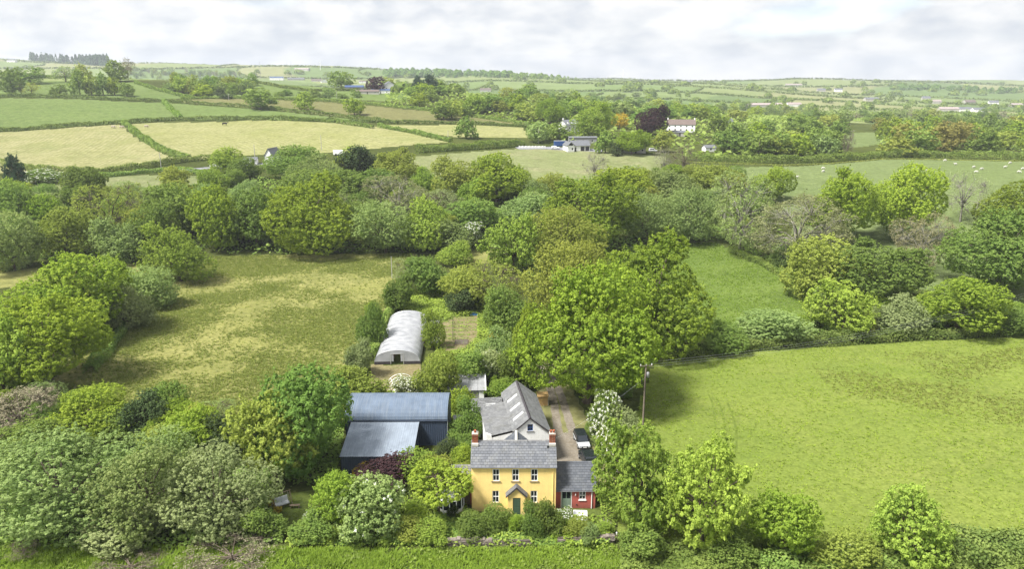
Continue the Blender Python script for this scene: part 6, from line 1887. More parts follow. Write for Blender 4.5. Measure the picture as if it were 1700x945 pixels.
corrug(lw, [(-8.0, -0.1), (-8.0, 2.66)], lx0 + 0.1, lx1 - 0.1, amp=-0.02)
for xx in (lx0 + 0.1, lx1 - 0.1): lw.poly([(xx, -8.0, -0.1), (xx, -0.03, -0.1), (xx, -0.03, 3.76), (xx, -8.0, 2.68)])
lw.build('lean_to_wall', M['navy'], DB)
MB().slab([(lx1 - 0.02, -8.15, 2.74), (lx1 + 0.10, -8.15, 2.74), (lx1 + 0.10, -0.1, 3.86), (lx1 - 0.02, -0.1, 3.86)], 0.12).build('verge_trim', M['lean_roof'], DB)

# ------------------------------------------------------------------ polytunnel
PT = thing('polytunnel', 'long arched polytunnel covered in milky white polythene', 'polytunnel', (-21.45, 127.8, 0), math.radians(2.6))
pr_, ph, pl = 4.25, 2.75, 24.5
def arch(k, r=pr_, h=ph, base=0.28): 
    a = math.pi * k
    return (-r * math.cos(a), base + (h - base) * math.sin(a) ** 0.85)
cv = MB(); nb_ = 10; sub = 6; seg = 20
for j in range(nb_ * sub + 1):
    y = pl * j / (nb_ * sub)
    sag = 1 - 0.012 * math.sin(math.pi * (j % sub) / sub)
    for i in range(seg + 1):
        x, z = arch(i / seg)
        cv.v.append((x, y, 0.28 + (z - 0.28) * sag))
for j in range(nb_ * sub):
    for i in range(seg):
        b = j * (seg + 1) + i
        cv.f.append((b, b + seg + 1, b + seg + 2, b + 1)[::-1]); cv.m.append(0)
cv.build('cover', M['poly'], PT, smooth=True)
hoop_me = MB().tube([arch(i / seg, pr_ + 0.025, ph + 0.02)[0:1] + (0,) + arch(i / seg, pr_ + 0.025, ph + 0.02)[1:] for i in range(seg + 1)], 0.034, 6).mesh('hoop', M['steel'], True)
for j in range(nb_ + 1):
    h_ = link('hoop', hoop_me, PT); h_.location = (0, pl * j / nb_, 0)
for yy in (0.0, pl):
    ew = MB(); dw, dh = 1.22, 2.05
    pts = [arch(i / seg) for i in range(seg + 1)]
    for (xa, za), (xb, zb) in zip(pts[:-1], pts[1:]):
        if yy == 0 and xa > -dw and xb < dw:
            if max(za, zb) > dh: ew.poly([(xa, yy, dh), (xb, yy, dh), (xb, yy, zb), (xa, yy, za)])
        else:
            ew.poly([(xa, yy, 0.55), (xb, yy, 0.55), (xb, yy, max(zb, 0.56)), (xa, yy, max(za, 0.56))])
    ew.build('end_sheet', M['poly'], PT)
for xa, xb in ((-pr_, -1.25), (1.25, pr_)): MB().box(xa, xb, -0.03, 0.03, 0, 0.54).build('base_board', M['darktrim'], PT)
for xa in (-pr_, pr_): MB().box(xa - 0.04, xa + 0.04, 0.05, pl, 0, 0.30).build('base_rail', M['timber'], PT)
MB().box(-1.25, -1.15, -0.06, 0.06, 0, 2.1).box(1.15, 1.25, -0.06, 0.06, 0, 2.1).box(-1.15, 1.15, -0.055, 0.055, 2.0, 2.1).build('door_frame', M['steel'], PT)
for xa, xb in ((-3.0, -0.9), (0.9, 3.2)): MB().box(xa, xb, 1.5, 22, 0.0, 0.65).build('plant_bed', M['timber'], PT)

# bare hoops of a second tunnel
BH = thing('tunnel_frame', 'bare white hoops of an uncovered tunnel frame behind the curved barn', 'tunnel frame', (-17.6, 111.5, 0), math.radians(16))
hm = MB().tube([(-2.3 * math.cos(math.pi * i / 14), 0, 2.3 * math.sin(math.pi * i / 14) ** 0.8) for i in range(15)], 0.045, 6).mesh('hoop', M['white'], True)
for j in range(6):
    h_ = link('hoop', hm, BH); h_.location = (0, j * 1.25, 0)
MB().tube([(0, 0, 2.3), (0, 6.25, 2.3)], 0.035, 6).build('ridge_rail', M['white'], BH)
MB().tube([(-1.63, 0, 1.7), (-1.63, 6.25, 1.7)], 0.03, 6).tube([(1.63, 0, 1.7), (1.63, 6.25, 1.7)], 0.03, 6).build('side_rail', M['white'], BH)

# ------------------------------------------------------------------ sheds and small things
GS = thing('grey_shed', 'pale grey sheet roofed shed behind the two barns', 'shed', (-7.6, 110.6, 0), math.radians(3))
MB().box(-3.0, 3.0, 0.2, 4.8, 0, 2.15).build('wall', M['greywall'], GS)
for k in range(5):
    xa = -3.25 + k * 1.3
    corrug(MB(), [(-0.1, 2.25 + 0.012 * (k % 2)), (5.2, 3.0 + 0.012 * (k % 2))], xa, xa + 1.32, pitch=0.2, amp=0.02).build('roof_sheet', M['greysheet'], GS)
MB().slab([(3.24, -0.15, 2.29), (3.38, -0.15, 2.29), (3.38, 5.25, 3.05), (3.24, 5.25, 3.05)], 0.12).build('roof_trim', M['white'], GS)
MB().box(2.2, 3.0, 0.12, 0.19, 0.0, 2.0).build('door', M['white'], GS)
MB().tube([(0.9, -0.6, 0), (0.9, -0.6, 3.1)], 0.045, 6).build('post', M['timber'], GS)

HU = thing('board_hut', 'small tan boarded hut at the far corner of the white barn', 'hut', (5.05, 109.6, 0), math.radians(4))
for k in range(6):
    MB().box(-0.80 + k * 0.267, -0.80 + (k + 1) * 0.267 - 0.015, -0.03 + 0.006 * (k % 2), 0.0 + 0.006 * (k % 2), 0, 1.65).build('plank', M['ply'], HU)
MB().box(-0.80, 0.80, 0.02, 1.3, 0, 1.6).build('body', M['ply'], HU)
MB().slab([(-0.92, -0.12, 1.66), (0.92, -0.12, 1.66), (0.92, 1.42, 1.85), (-0.92, 1.42, 1.85)], 0.06).build('roof', M['ply'], HU)
for xa in (-0.88, 0.80): MB().box(xa, xa + 0.08, -0.06, 0.02, 0, 1.66).build('corner_post', M['cream'], HU)

CF = thing('cold_frame', 'white cold frame with two glazed lids in front of the red annexe', 'cold frame', (8.22, 77.4, 0), math.radians(-3))
MB().box(-0.85, 0.85, -0.75, -0.68, 0, 0.42).box(-0.85, 0.85, 0.68, 0.75, 0, 0.75).hexa([(-0.85, -0.68, 0), (-0.78, -0.68, 0), (-0.78, 0.68, 0), (-0.85, 0.68, 0), (-0.85, -0.68, 0.42), (-0.78, -0.68, 0.42), (-0.78, 0.68, 0.75), (-0.85, 0.68, 0.75)]).hexa([(0.78, -0.68, 0), (0.85, -0.68, 0), (0.85, 0.68, 0), (0.78, 0.68, 0), (0.78, -0.68, 0.42), (0.85, -0.68, 0.42), (0.85, 0.68, 0.75), (0.78, 0.68, 0.75)]).build('box', M['white'], CF)
for sx in (-1, 1):
    xa, xb = (-0.84, -0.02) if sx < 0 else (0.02, 0.84)
    ld_ = MB()
    zf = lambda y: 0.44 + (y + 0.74) / 1.48 * 0.33
    for p in ((xa, xa + 0.08, -0.74, 0.74), (xb - 0.08, xb, -0.74, 0.74), (xa + 0.08, xb - 0.08, -0.74, -0.62), (xa + 0.08, xb - 0.08, 0.62, 0.74)):
        ld_.hexa([(p[0], p[2], zf(p[2])), (p[1], p[2], zf(p[2])), (p[1], p[3], zf(p[3])), (p[0], p[3], zf(p[3])), (p[0], p[2], zf(p[2]) + 0.05), (p[1], p[2], zf(p[2]) + 0.05), (p[1], p[3], zf(p[3]) + 0.05), (p[0], p[3], zf(p[3]) + 0.05)])
    L_ = ld_.build('lid', M['white'], CF)
    MB().hexa([(xa + 0.08, -0.62, zf(-.62) + .02), (xb - 0.08, -0.62, zf(-.62) + .02), (xb - 0.08, 0.62, zf(.62) + .02), (xa + 0.08, 0.62, zf(.62) + .02), (xa + 0.08, -0.62, zf(-.62) + .03), (xb - 0.08, -0.62, zf(-.62) + .03), (xb - 0.08, 0.62, zf(.62) + .03), (xa + 0.08, 0.62, zf(.62) + .03)]).build('pane', M['rooflight'] if sx > 0 else M['steel'], L_)

# swing seat
SW = thing('swing_seat', 'garden swing seat with pale grey cushions hung from a timber frame', 'swing seat', (-28.5, 80.1, 0), math.radians(35))
fr_ = MB()
for sx in (-1.05, 1.05):
    fr_.tube([(sx, -0.85, 0), (sx, 0, 2.0)], 0.045, 6).tube([(sx, 0.85, 0), (sx, 0, 2.0)], 0.045, 6).tube([(sx, -0.5, 0.82), (sx, 0.5, 0.82)], 0.03, 6)
fr_.tube([(-1.15, 0, 2.02), (1.15, 0, 2.02)], 0.05, 6)
fr_.build('frame', M['timber'], SW)
MB().box(-0.82, 0.82, -0.42, 0.30, 0.42, 0.50).build('seat', M['timber'], SW)
for xa in (-0.80, 0.02):
    MB().box(xa, xa + 0.78, -0.42, 0.28, 0.505, 0.64).build('cushion', M['fabric'], SW)
    MB().hexa([(xa, 0.22, 0.66), (xa + 0.78, 0.22, 0.66), (xa + 0.78, 0.36, 0.66), (xa, 0.36, 0.66), (xa, 0.38, 1.22), (xa + 0.78, 0.38, 1.22), (xa + 0.78, 0.52, 1.22), (xa, 0.52, 1.22)]).build('back_cushion', M['fabric'], SW)
for sx in (-0.8, 0.8):
    MB().tube([(sx, -0.35, 0.5), (sx, 0, 2.0)], 0.012, 5).tube([(sx, 0.3, 0.5), (sx, 0, 2.0)], 0.012, 5).build('rope', M['cream'], SW)
GT2 = thing('garden_bench', 'low grey timber bench right of the swing seat', 'bench', (-26.9, 79.9, 0), math.radians(5))
for k in range(3): MB().box(-0.6, 0.6, -0.2 + k * 0.14, -0.08 + k * 0.14, 0.40, 0.44).build('slat', M['timber'], GT2)
for sx in (-0.5, 0.5): MB().box(sx - 0.05, sx + 0.05, -0.18, 0.20, 0, 0.395).build('leg', M['timber'], GT2)
for i, (qx, qy, s) in enumerate([(448, 834, 0.9), (455, 850, 0.9)]):
    plant((qx - 8, qy - 9, qx + 9, qy + 7), 'far', 'yellow', ('upper' if i == 0 else 'lower') + ' of the two yellow flowering clumps left of the swing seat', 'yellow clumps by the swing seat', 'shrub', var=3)

FPt = thing('planter', 'orange terracotta pot standing right of the blue barn', 'flower pot', (-8.5, 95.4, 0))
MB().lathe([(0.28, 0.0), (0.42, 0.72), (0.48, 0.72), (0.48, 0.86), (0.40, 0.86), (0.38, 0.76)], 14).build('pot', M['terracotta'], FPt, smooth=True)
MB().lathe([(0.38, 0.76), (0.01, 0.80)], 14).build('compost', M['mortar'], FPt)

# tarpaulin heap and plots in the vegetable garden
g = ground_at(787, 523)
TP = thing('tarpaulin', 'crumpled blue tarpaulin at the top of the vegetable garden', 'tarpaulin', tuple(g))
tp = MB(); n_ = 9
rg_ = random.Random(4)
for i in range(n_):
    for j in range(n_):
        u, v = i / (n_ - 1) - 0.5, j / (n_ - 1) - 0.5
        tp.v.append((u * 1.7, v * 1.5, 0.02 + max(0, 0.75 - 2.2 * (u * u + v * v) * 2) * 0.7 + rg_.uniform(0, 0.14)))
for i in range(n_ - 1):
    for j in range(n_ - 1):
        tp.f.append((i * n_ + j, (i + 1) * n_ + j, (i + 1) * n_ + j + 1, i * n_ + j + 1)); tp.m.append(0)
tp.build('sheet', M['bluetarp'], TP)
for k, (q0, q1, lab) in enumerate([((752, 534), (752, 566), 'dark low fence post row between the grass and the vegetable plot')]):
    a, b = ground_at(*q0), ground_at(*q1)
    FN = thing('fence', lab, 'fence', tuple(b))
    for i in range(9):
        p = b + (a - b) * i / 8 - b
        MB().box(-0.05, 0.05, -0.05, 0.05, 0, 1.0).build('post', M['darktrim'], FN, loc=tuple(p))
    MB().tube([(0, 0, 0.9), tuple(a - b + np.array([0, 0, 0.9]))], 0.02, 5).tube([(0, 0, 0.5), tuple(a - b + np.array([0, 0, 0.5]))], 0.02, 5).build('rail', M['darktrim'], FN)
for i, (q, w, l, lab) in enumerate([((719, 537), 2.6, 3.2, 'grey membrane covered bed above the other membrane bed'), ((719, 566), 2.4, 3.6, 'grey membrane covered bed beside the polytunnel'), ((766, 569), 2.6, 2.6, 'dark dug bed at the near end of the vegetable plot')]):
    g = ground_at(*q)
    BE = thing('garden_bed', lab, 'garden bed', tuple(g), 0, 'beds of the vegetable garden')
    MB().box(-w / 2, w / 2, -l / 2, l / 2, 0.0, 0.14).build('surface', M['greywall'] if i < 2 else M['mortar'], BE)
    MB().box(-w / 2 - 0.06, -w / 2 - 0.002, -l / 2, l / 2, 0, 0.2).box(w / 2 + 0.002, w / 2 + 0.06, -l / 2, l / 2, 0, 0.2).box(-w / 2, w / 2, -l / 2 - 0.06, -l / 2 - 0.002, 0, 0.2).box(-w / 2, w / 2, l / 2 + 0.002, l / 2 + 0.06, 0, 0.2).build('edging', M['timber'], BE)

# ------------------------------------------------------------------ stone garden wall
def stone_wall(x0, x1, y, h, label, seed, hf=None):
    rng = random.Random(seed)
    SWl = thing('stone_wall', label, 'wall', ((x0 + x1) / 2, y, 0), 0, 'stone walls along the front of the garden')
    mb = MB(); c = MB()
    xm = (x0 + x1) / 2
    c.box(x0 - xm + 0.08, x1 - xm - 0.08, -0.14, 0.14, -0.1, h * 0.72)
    c.build('core', M['mortar'], SWl)
    z = 0.0
    while z < h:
        hh = rng.uniform(0.12, 0.2)
        x = x0 - xm
        while x < x1 - xm:
            w = rng.uniform(0.2, 0.5)
            top = h if hf is None else hf((x - x0 + xm) / (x1 - x0)) * h
            if z + hh < top + 0.08 + rng.uniform(-0.1, 0.05):
                for s in (-1, 1):
                    o = rng.uniform(0.0, 0.06)
                    j = lambda: rng.uniform(-0.018, 0.018)
                    ya, yb = (-0.22 - o, 0.0) if s < 0 else (0.005, 0.22 + o)
                    mb.hexa([(x + j(), ya + j(), z + j()), (x + w - 0.02 + j(), ya + j(), z + j()), (x + w - 0.02, yb, z + j()), (x, yb, z), (x + j(), ya + 0.02 + j(), z + hh - 0.015 + j()), (x + w - 0.02 + j(), ya + 0.02 + j(), z + hh - 0.015 + j()), (x + w - 0.02, yb, z + hh - 0.015), (x, yb, z + hh - 0.015)])
            x += w
        z += hh
    st = mb.build('stone', M['stone'], SWl); st['kind'] = 'stuff'
    return SWl


stone_wall(-7.4, 2.1, 72.35, 0.95, 'mossy broken stone wall, the left length below the farmhouse', 3, lambda t: 0.75 + 0.25 * math.sin(t * 5 + 0.5))
stone_wall(5.2, 11.4, 72.75, 1.05, 'shorter stone wall, the right length below the red annexe', 4, lambda t: 0.55 + 0.5 * t)
GP = thing('gate_post', 'short white topped gate post at the right end of the garden wall', 'post', (11.95, 72.9, 0))
MB().box(-0.06, 0.06, -0.06, 0.06, 0, 1.05).build('shaft', M['timber'], GP)
MB().box(-0.065, 0.065, -0.065, 0.065, 1.055, 1.3).build('cap', M['white'], GP)
DS = thing('dead_stump', 'dead brown shrub stump above the right length of wall', 'stump', (10.9, 75.2, 0))
ds_ = MB()
for k in range(9):
    a = k * 0.7
    ds_.tube([(0.1 * math.cos(a), 0.1 * math.sin(a), 0), (0.35 * math.cos(a), 0.35 * math.sin(a), 0.6), (0.8 * math.cos(a + 0.3), 0.8 * math.sin(a + 0.3), 1.0 + 0.1 * (k % 3))], [0.09, 0.06, 0.015], 5)
ds_.build('stem', M['bark_pale'], DS)

# ------------------------------------------------------------------ vehicles
def loft(mb, st, mi=0):
    """st: list of (y, [(x, z)...]) half profiles from bottom centre outwards to top centre; mirrored"""
    rings = []
    for y, pf in st:
        r = [(x, y, z) for x, z in pf] + [(-x, y, z) for x, z in reversed(pf)]
        b = len(mb.v); mb.v += r; rings.append((b, len(r)))
    for (b0, n), (b1, _) in zip(rings[:-1], rings[1:]):
        for i in range(n):
            j = (i + 1) % n
            mb.f.append((b0 + i, b0 + j, b1 + j, b1 + i)); mb.m.append(mi)
    b, n = rings[0]; mb.f.append(tuple(b + i for i in reversed(range(n)))); mb.m.append(mi)
    b, n = rings[-1]; mb.f.append(tuple(b + i for i in range(n))); mb.m.append(mi)
    return mb


def car(name, label, cat, loc, rotz, paint, L=4.6, W=0.92, H=1.72, suv=True, roof=None, group=None, bonnet=None):
    """front at -y"""
    t = thing(name, label, cat, loc, rotz, group)
    zb, zs = 0.30, 1.02 if suv else 0.88
    y0, y1 = -L / 2, L / 2
    b = MB()
    pf = lambda w, lo, hi: [(w * 0.80, lo), (w * 0.97, lo + 0.12), (w, lo + 0.35), (w * 0.985, hi - 0.12), (w * 0.90, hi)]
    loft(b, [(y0, pf(W * 0.86, zb + 0.12, zs - 0.22)), (y0 + 0.12, pf(W * 0.95, zb, zs - 0.12)), (y0 + 0.95, pf(W, zb, zs - 0.02)), (0, pf(W, zb, zs)), (y1 - 0.6, pf(W, zb, zs)), (y1 - 0.08, pf(W * 0.95, zb, zs)), (y1, pf(W * 0.90, zb + 0.1, zs - 0.1))])
    body = b.build('body', paint, t, smooth=False)
    c = MB()
    cw = lambda w, hi: [(w * 0.98, zs - 0.03), (w * 0.97, zs + 0.05), (w * 0.84, hi - 0.08), (w * 0.76, hi)]
    ya, yb = y0 + 1.05, y1 - 0.12
    loft(c, [(ya, cw(W, zs + 0.06)), (ya + 0.78, cw(W, H - 0.04)), (ya + 1.4, cw(W, H)), (yb - 0.5, cw(W, H - 0.02)), (yb - 0.12, cw(W, H - 0.10)), (yb, cw(W * 0.98, zs + 0.1))])
    c.build('cabin', roof or paint, t)
    gl = MB().slab([(-W * 0.80, ya + 0.06, zs + 0.085), (W * 0.80, ya + 0.06, zs + 0.085), (W * 0.70, ya + 0.70, H - 0.07), (-W * 0.70, ya + 0.70, H - 0.07)], 0.01)
    gl.build('windscreen', M['carglass'], t).location = (0, -0.02, 0.02)
    MB().slab([(W * 0.72, yb - 0.02, zs + 0.16), (-W * 0.72, yb - 0.02, zs + 0.16), (-W * 0.66, yb - 0.12, H - 0.14), (W * 0.66, yb - 0.12, H - 0.14)], 0.01).build('rear_window', M['carglass'], t).location = (0, 0.03, 0.0)
    for sg in (-1, 1):
        for (p0, p1) in ((ya + 0.55, ya + 1.35), (ya + 1.42, yb - 0.62)):
            q = [(sg * W * 0.968, p0, zs + 0.07), (sg * W * 0.968, p1, zs + 0.07), (sg * W * 0.865, p1, H - 0.13), (sg * W * 0.865, p0 + (0.25 if p0 == ya + 0.55 else 0), H - 0.13)]
            MB().slab(q if sg > 0 else q[::-1], 0.012).build('side_window', M['carglass'], t).location = (sg * 0.012, 0, 0)
        MB().box(min(sg * W, sg * (W + 0.2)), max(sg * W, sg * (W + 0.2)), ya + 0.42, ya + 0.52, zs - 0.02, zs + 0.16).build('mirror', M['black'], t)
        MB().box(sg * W * 0.62 - 0.15, sg * W * 0.62 + 0.15, y0 - 0.005, y0 + 0.10, zs - 0.32, zs - 0.20).build('headlight', M['amber'], t)
        MB().box(sg * W * 0.80 - 0.07, sg * W * 0.80 + 0.07, y1 - 0.06, y1 + 0.012, zs - 0.35, zs - 0.08).build('tail_light', M['redlamp'], t)
        for yy in (y0 + 0.85, y1 - 0.85):
            wh = MB()
            n = 18
            for k in range(n):
                a0, a1 = 2 * math.pi * k / n, 2 * math.pi * (k + 1) / n
                R = 0.36; xo, xi = sg * (W + 0.012), sg * (W - 0.22)
                wh.poly([(xi, yy + R * math.cos(a0), R + R * math.sin(a0)), (xi, yy + R * math.cos(a1), R + R * math.sin(a1)), (xo, yy + R * math.cos(a1), R + R * math.sin(a1)), (xo, yy + R * math.cos(a0), R + R * math.sin(a0))])
                wh.poly([(xo, yy + R * math.cos(a0), R + R * math.sin(a0)), (xo, yy + R * math.cos(a1), R + R * math.sin(a1)), (xo, yy + .23 * math.cos(a1), R + .23 * math.sin(a1)), (xo, yy + .23 * math.cos(a0), R + .23 * math.sin(a0))])
            w_o = wh.build('wheel', M['rubber'], t)
            MB().poly([(sg * (W + 0.005), yy + .23 * math.cos(2 * math.pi * k / n), .36 + .23 * math.sin(2 * math.pi * k / n)) for k in range(n)]).build('rim', M['steel'], w_o)
    MB().box(-W * 0.5, W * 0.5, y0 - 0.012, y0 + 0.06, zs - 0.42, zs - 0.22).build('grille', M['black'], t)
    MB().box(-W * 0.9, W * 0.9, y0 - 0.03, y0 + 0.1, zb + 0.02, zb + 0.2).build('front_bumper', M['black'], t)
    MB().box(-W * 0.9, W * 0.9, y1 - 0.1, y1 + 0.04, zb + 0.02, zb + 0.22).build('rear_bumper', M['black'], t)
    MB().box(-0.26, 0.26, y0 - 0.045, y0 - 0.035, zb + 0.22, zb + 0.33).build('number_plate', M['white'], t)
    return t


car('parked_car', 'silver car with a dark roof facing the annexe at the end of the drive', 'car', (10.15, 96.6, 0.03), math.radians(7), M['silver'], 4.5, 0.90, 1.55, False, roof=M['blackgloss'], group='vehicles parked on the drive')
PK = car('parked_car', 'black off roader with a flat glossy roof parked behind the red annexe', 'car', (10.5, 91.0, 0.03), math.radians(188), M['blackgloss'], 4.5, 0.95, 1.85, True, group='vehicles parked on the drive')

# ------------------------------------------------------------------ poles and wires
def power_pole(px, py, h, label, arm=1.9, transformer=False, group='poles', r=0.14, xy=None, cat='pole', mat=None):
    g = ground_at(px, py) if xy is None else np.array([xy[0], xy[1], hz(*xy)])
    t = thing('electricity_pole', label, cat, tuple(g), 0.15, group)
    MB().tube([(0, 0, -0.5), (0, 0, h)], [r, r * 0.72], 8).build('shaft', mat or M['polewood'], t)
    if arm:
        MB().box(-arm / 2, arm / 2, -0.16, -0.06, h - 0.45, h - 0.33).build('crossarm', M['polewood'], t)
        for xx in (-arm * 0.45, 0, arm * 0.45):
            MB().lathe([(0.05, h - 0.33), (0.07, h - 0.22), (0.05, h - 0.16), (0.06, h - 0.08)], 8, (xx, -0.11)).build('insulator', M['white'], t)
    if transformer:
        MB().lathe([(0.02, h - 2.3), (0.22, h - 2.28), (0.24, h - 1.55), (0.20, h - 1.48), (0.05, h - 1.40)], 12, (0.34, -0.05)).build('transformer', M['greysheet'], t, smooth=True)
        MB().box(0.0, 0.34, -0.09, -0.01, h - 1.8, h - 1.7).build('bracket', M['steel'], t)
        MB().tube([(0.05, -0.15, 0), (0.05, -0.15, h - 1.5)], 0.03, 5).build('conduit', M['black'], t)
    return t, g


P0, G0 = power_pole(0, 0, 10.7, 'tall wooden electricity pole with a transformer at the edge of the right pasture', 1.9, True, 'wooden poles', 0.17, xy=(19.9, 101.4))
PNS = [
    ((1414, 236), 7.5, 'wooden pole with a crossarm in the gap behind the sheep field hedge', 2.2),
    ((268, 281), 7.5, 'pale pole standing in the hedge below the west hay field', 0),
    ((424, 268), 8, 'slim pole in front of the white cottage', 0),
    ((534, 250), 8, 'slim pole at the lower edge of the east hay field', 0),
    ((894, 238), 8, 'slim pole behind the white boundary wall', 0),
    ((961, 226), 8, 'slim pole behind the roof of the white garage', 0),
    ((931, 224), 6, 'short pole behind the blue container', 0),
    ((380, 167), 6, 'slim pole at the left end of the olive strip field', 0),
    ((559, 163), 6, 'slim pole right of the bright green hill tree', 0),
    ((744, 231), 5, 'short post at the end of the slanting hay hedge', 0),
    ((869, 448), 7, 'pale pole among the trees left of the drive oaks', 0),
    ((651, 462), 6, 'thin pale pole at the corner of the meadow', 0),
]
for (px, py), h, lab, arm in PNS:
    power_pole(px, py, h, lab, arm, False, 'wooden poles', 0.12 if py > 300 else 0.17, mat=M['cream'] if not arm else None)


def wire(a, b, sag, label, r=0.007):
    a, b = Vector(a), Vector(b)
    pts = []
    for i in range(25):
        t = i / 24
        p = a.lerp(b, t); p.z -= sag * 4 * t * (1 - t)
        pts.append(p)
    o = MB().tube(pts, r, 4, cap=False).build('overhead_wire', M['steel'])
    return tag(o, label, 'wire', 'overhead wires')


gE = ground_at(1790, 520)
ztop = G0[2] + 10.45
for k, (dx, lab) in enumerate([(-0.85, 'far overhead wire from the transformer pole across the right pasture'), (0.0, 'middle overhead wire from the transformer pole across the right pasture'), (0.85, 'near overhead wire from the transformer pole across the right pasture')]):
    wire((G0[0] + dx * 0.4, G0[1] - dx, ztop), (gE[0] + dx * 0.3, gE[1] - dx, gE[2] + 9.0), 3.0, lab)
wire((G0[0], G0[1], ztop - 2), (5.2, 84.0, 7.2), 0.5, 'service wire from the transformer pole to the farmhouse', 0.009)

# masts and turbines on the skyline
def mast(px, py, ytop, label, r=0.35, head=False):
    g = ground_at(px, py)
    lo, hi = 2.0, 80.0
    for _ in range(30):
        m_ = (lo + hi) / 2
        if proj_y(g[1], g[2] + m_) > ytop: lo = m_
        else: hi = m_
    t = thing('radio_mast', label, 'mast', tuple(g), 0, 'masts on the crest')
    MB().tube([(0, 0, -1), (0, 0, lo)], [r, r * 0.6], 8).build('shaft', M['greywall'], t)
    if head:
        for a in (0, 2.1, 4.2):
            MB().box(-0.2, 0.2, -0.12, 0.12, lo - 5.2, lo - 0.4).build('antenna', M['steel'], t, loc=(0.75 * math.cos(a), 0.75 * math.sin(a), 0), rotz=a)
        MB().lathe([(0.8, lo - 3.2), (0.8, lo - 3.0)], 10).build('headframe', M['steel'], t)
    return t


mast(433, 132, 102, 'thicker mast with an antenna head on the left of the crest farm', 0.42, True)
mast(478, 132, 100, 'left of the two slim masts on the crest', 0.2)
mast(485, 133, 100, 'right and thicker of the two slim masts on the crest', 0.36)


def turbine(px, py, yhub, label, rot):
    g = ground_at(px, py)
    lo, hi = 2.0, 120.0
    for _ in range(30):
        m_ = (lo + hi) / 2
        if proj_y(g[1], g[2] + m_) > yhub: lo = m_
        else: hi = m_
    t = thing('wind_turbine', label, 'wind turbine', tuple(g), 0.2, 'wind turbines on the far hills')
    MB().tube([(0, 0, -2), (0, 0, lo)], [1.0, 0.6], 10).build('tower', M['white'], t)
    MB().box(-0.7, 0.7, -1.6, 1.8, lo - 0.6, lo + 0.8).build('nacelle', M['white'], t)
    R = lo * 0.42
    for k in range(3):
        a = rot + k * 2.094
        bl = MB().hexa([(-0.35, -1.9, 0), (0.35, -1.9, 0), (0.35, -1.75, 0), (-0.35, -1.75, 0), (-0.1, -1.86, R), (0.1, -1.86, R), (0.1, -1.80, R), (-0.1, -1.80, R)]).build('blade', M['white'], t, loc=(0, 0, lo + 0.1))
        bl.rotation_euler = (0, a, 0)
    return t


turbine(532, 116, 103, 'white wind turbine behind the crest farm', 0.4)
turbine(1034, 125, 114.5, 'white wind turbine on the far middle ridge', 0.9)

# ------------------------------------------------------------------ animals
def animal(name, sk, edges, subd=2):
    """one continuous skin grown over a skeleton: sk = [(x, y, z, r)]"""
    me = bpy.data.meshes.new(name)
    me.from_pydata([v[:3] for v in sk], edges, [])
    o = bpy.data.objects.new(name, me); COL.objects.link(o)
    sm = o.modifiers.new('skin', 'SKIN')
    for i, v in enumerate(sk):
        d = me.skin_vertices[0].data[i]
        r = v[3]
        d.radius = r if isinstance(r, tuple) else (r, r)
    me.skin_vertices[0].data[0].use_root = True
    ss = o.modifiers.new('sub', 'SUBSURF'); ss.levels = subd; ss.render_levels = subd
    dg = bpy.context.evaluated_depsgraph_get()
    out_ = bpy.data.meshes.new_from_object(o.evaluated_get(dg))
    bpy.data.objects.remove(o); bpy.data.meshes.remove(me)
    for p in out_.polygons: p.use_smooth = True
    out_.materials.clear()
    return out_


def cow_mesh(graze):
    hd = [(0, -1.28, 1.22, .16), (0, -1.62, 0.92 if graze else 1.42, .13), (0, -1.92, 0.30 if graze else 1.40, .12), (0, -2.12, 0.10 if graze else 1.24, .075)]
    sk = [(0, 0.1, 1.02, (.36, .40)), (0, -0.55, 1.05, (.33, .40)), (0, -0.95, 1.12, (.25, .32)), *hd,
          (0, 0.65, 1.08, (.33, .36)), (0, 0.92, 1.16, (.22, .24)), (0, 1.02, 0.85, .035), (0, 1.05, 0.45, .045)]
    ed = [(0, 1), (1, 2), (2, 3), (3, 4), (4, 5), (5, 6), (0, 7), (7, 8), (8, 9), (9, 10)]
    for sx in (-1, 1):
        b = len(sk); sk += [(sx * .2, -0.72, 0.72, .14), (sx * .2, -0.74, 0.42, .08), (sx * .2, -0.76, 0.06, .075)]; ed += [(1, b), (b, b + 1), (b + 1, b + 2)]
        b = len(sk); sk += [(sx * .2, 0.72, 0.74, .17), (sx * .2, 0.86, 0.46, .085), (sx * .2, 0.78, 0.06, .075)]; ed += [(7, b), (b, b + 1), (b + 1, b + 2)]
        b = len(sk); sk += [(sx * .24, hd[1][1] - 0.05, hd[1][2] + 0.06, .05)]; ed += [(4, b)]
    return animal('body', sk, ed)


def sheep_mesh(graze):
    hd = [(0, -0.56, 0.70, .11), (0, -0.78, 0.38 if graze else 0.86, .085), (0, -0.92, 0.10 if graze else 0.80, .055)]
    sk = [(0, 0.05, 0.60, (.25, .26)), (0, -0.34, 0.62, (.22, .24)), *hd, (0, 0.42, 0.62, (.22, .23)), (0, 0.62, 0.50, .06)]
    ed = [(0, 1), (1, 2), (2, 3), (3, 4), (0, 5), (5, 6)]
    for sx in (-1, 1):
        b = len(sk); sk += [(sx * .12, -0.36, 0.34, .07), (sx * .12, -0.37, 0.04, .04)]; ed += [(1, b), (b, b + 1)]
        b = len(sk); sk += [(sx * .12, 0.40, 0.34, .08), (sx * .12, 0.44, 0.04, .04)]; ed += [(5, b), (b, b + 1)]
        b = len(sk); sk += [(sx * .14, hd[1][1] + 0.06, hd[1][2] + 0.07, .035)]; ed += [(3, b)]
    return animal('body', sk, ed)


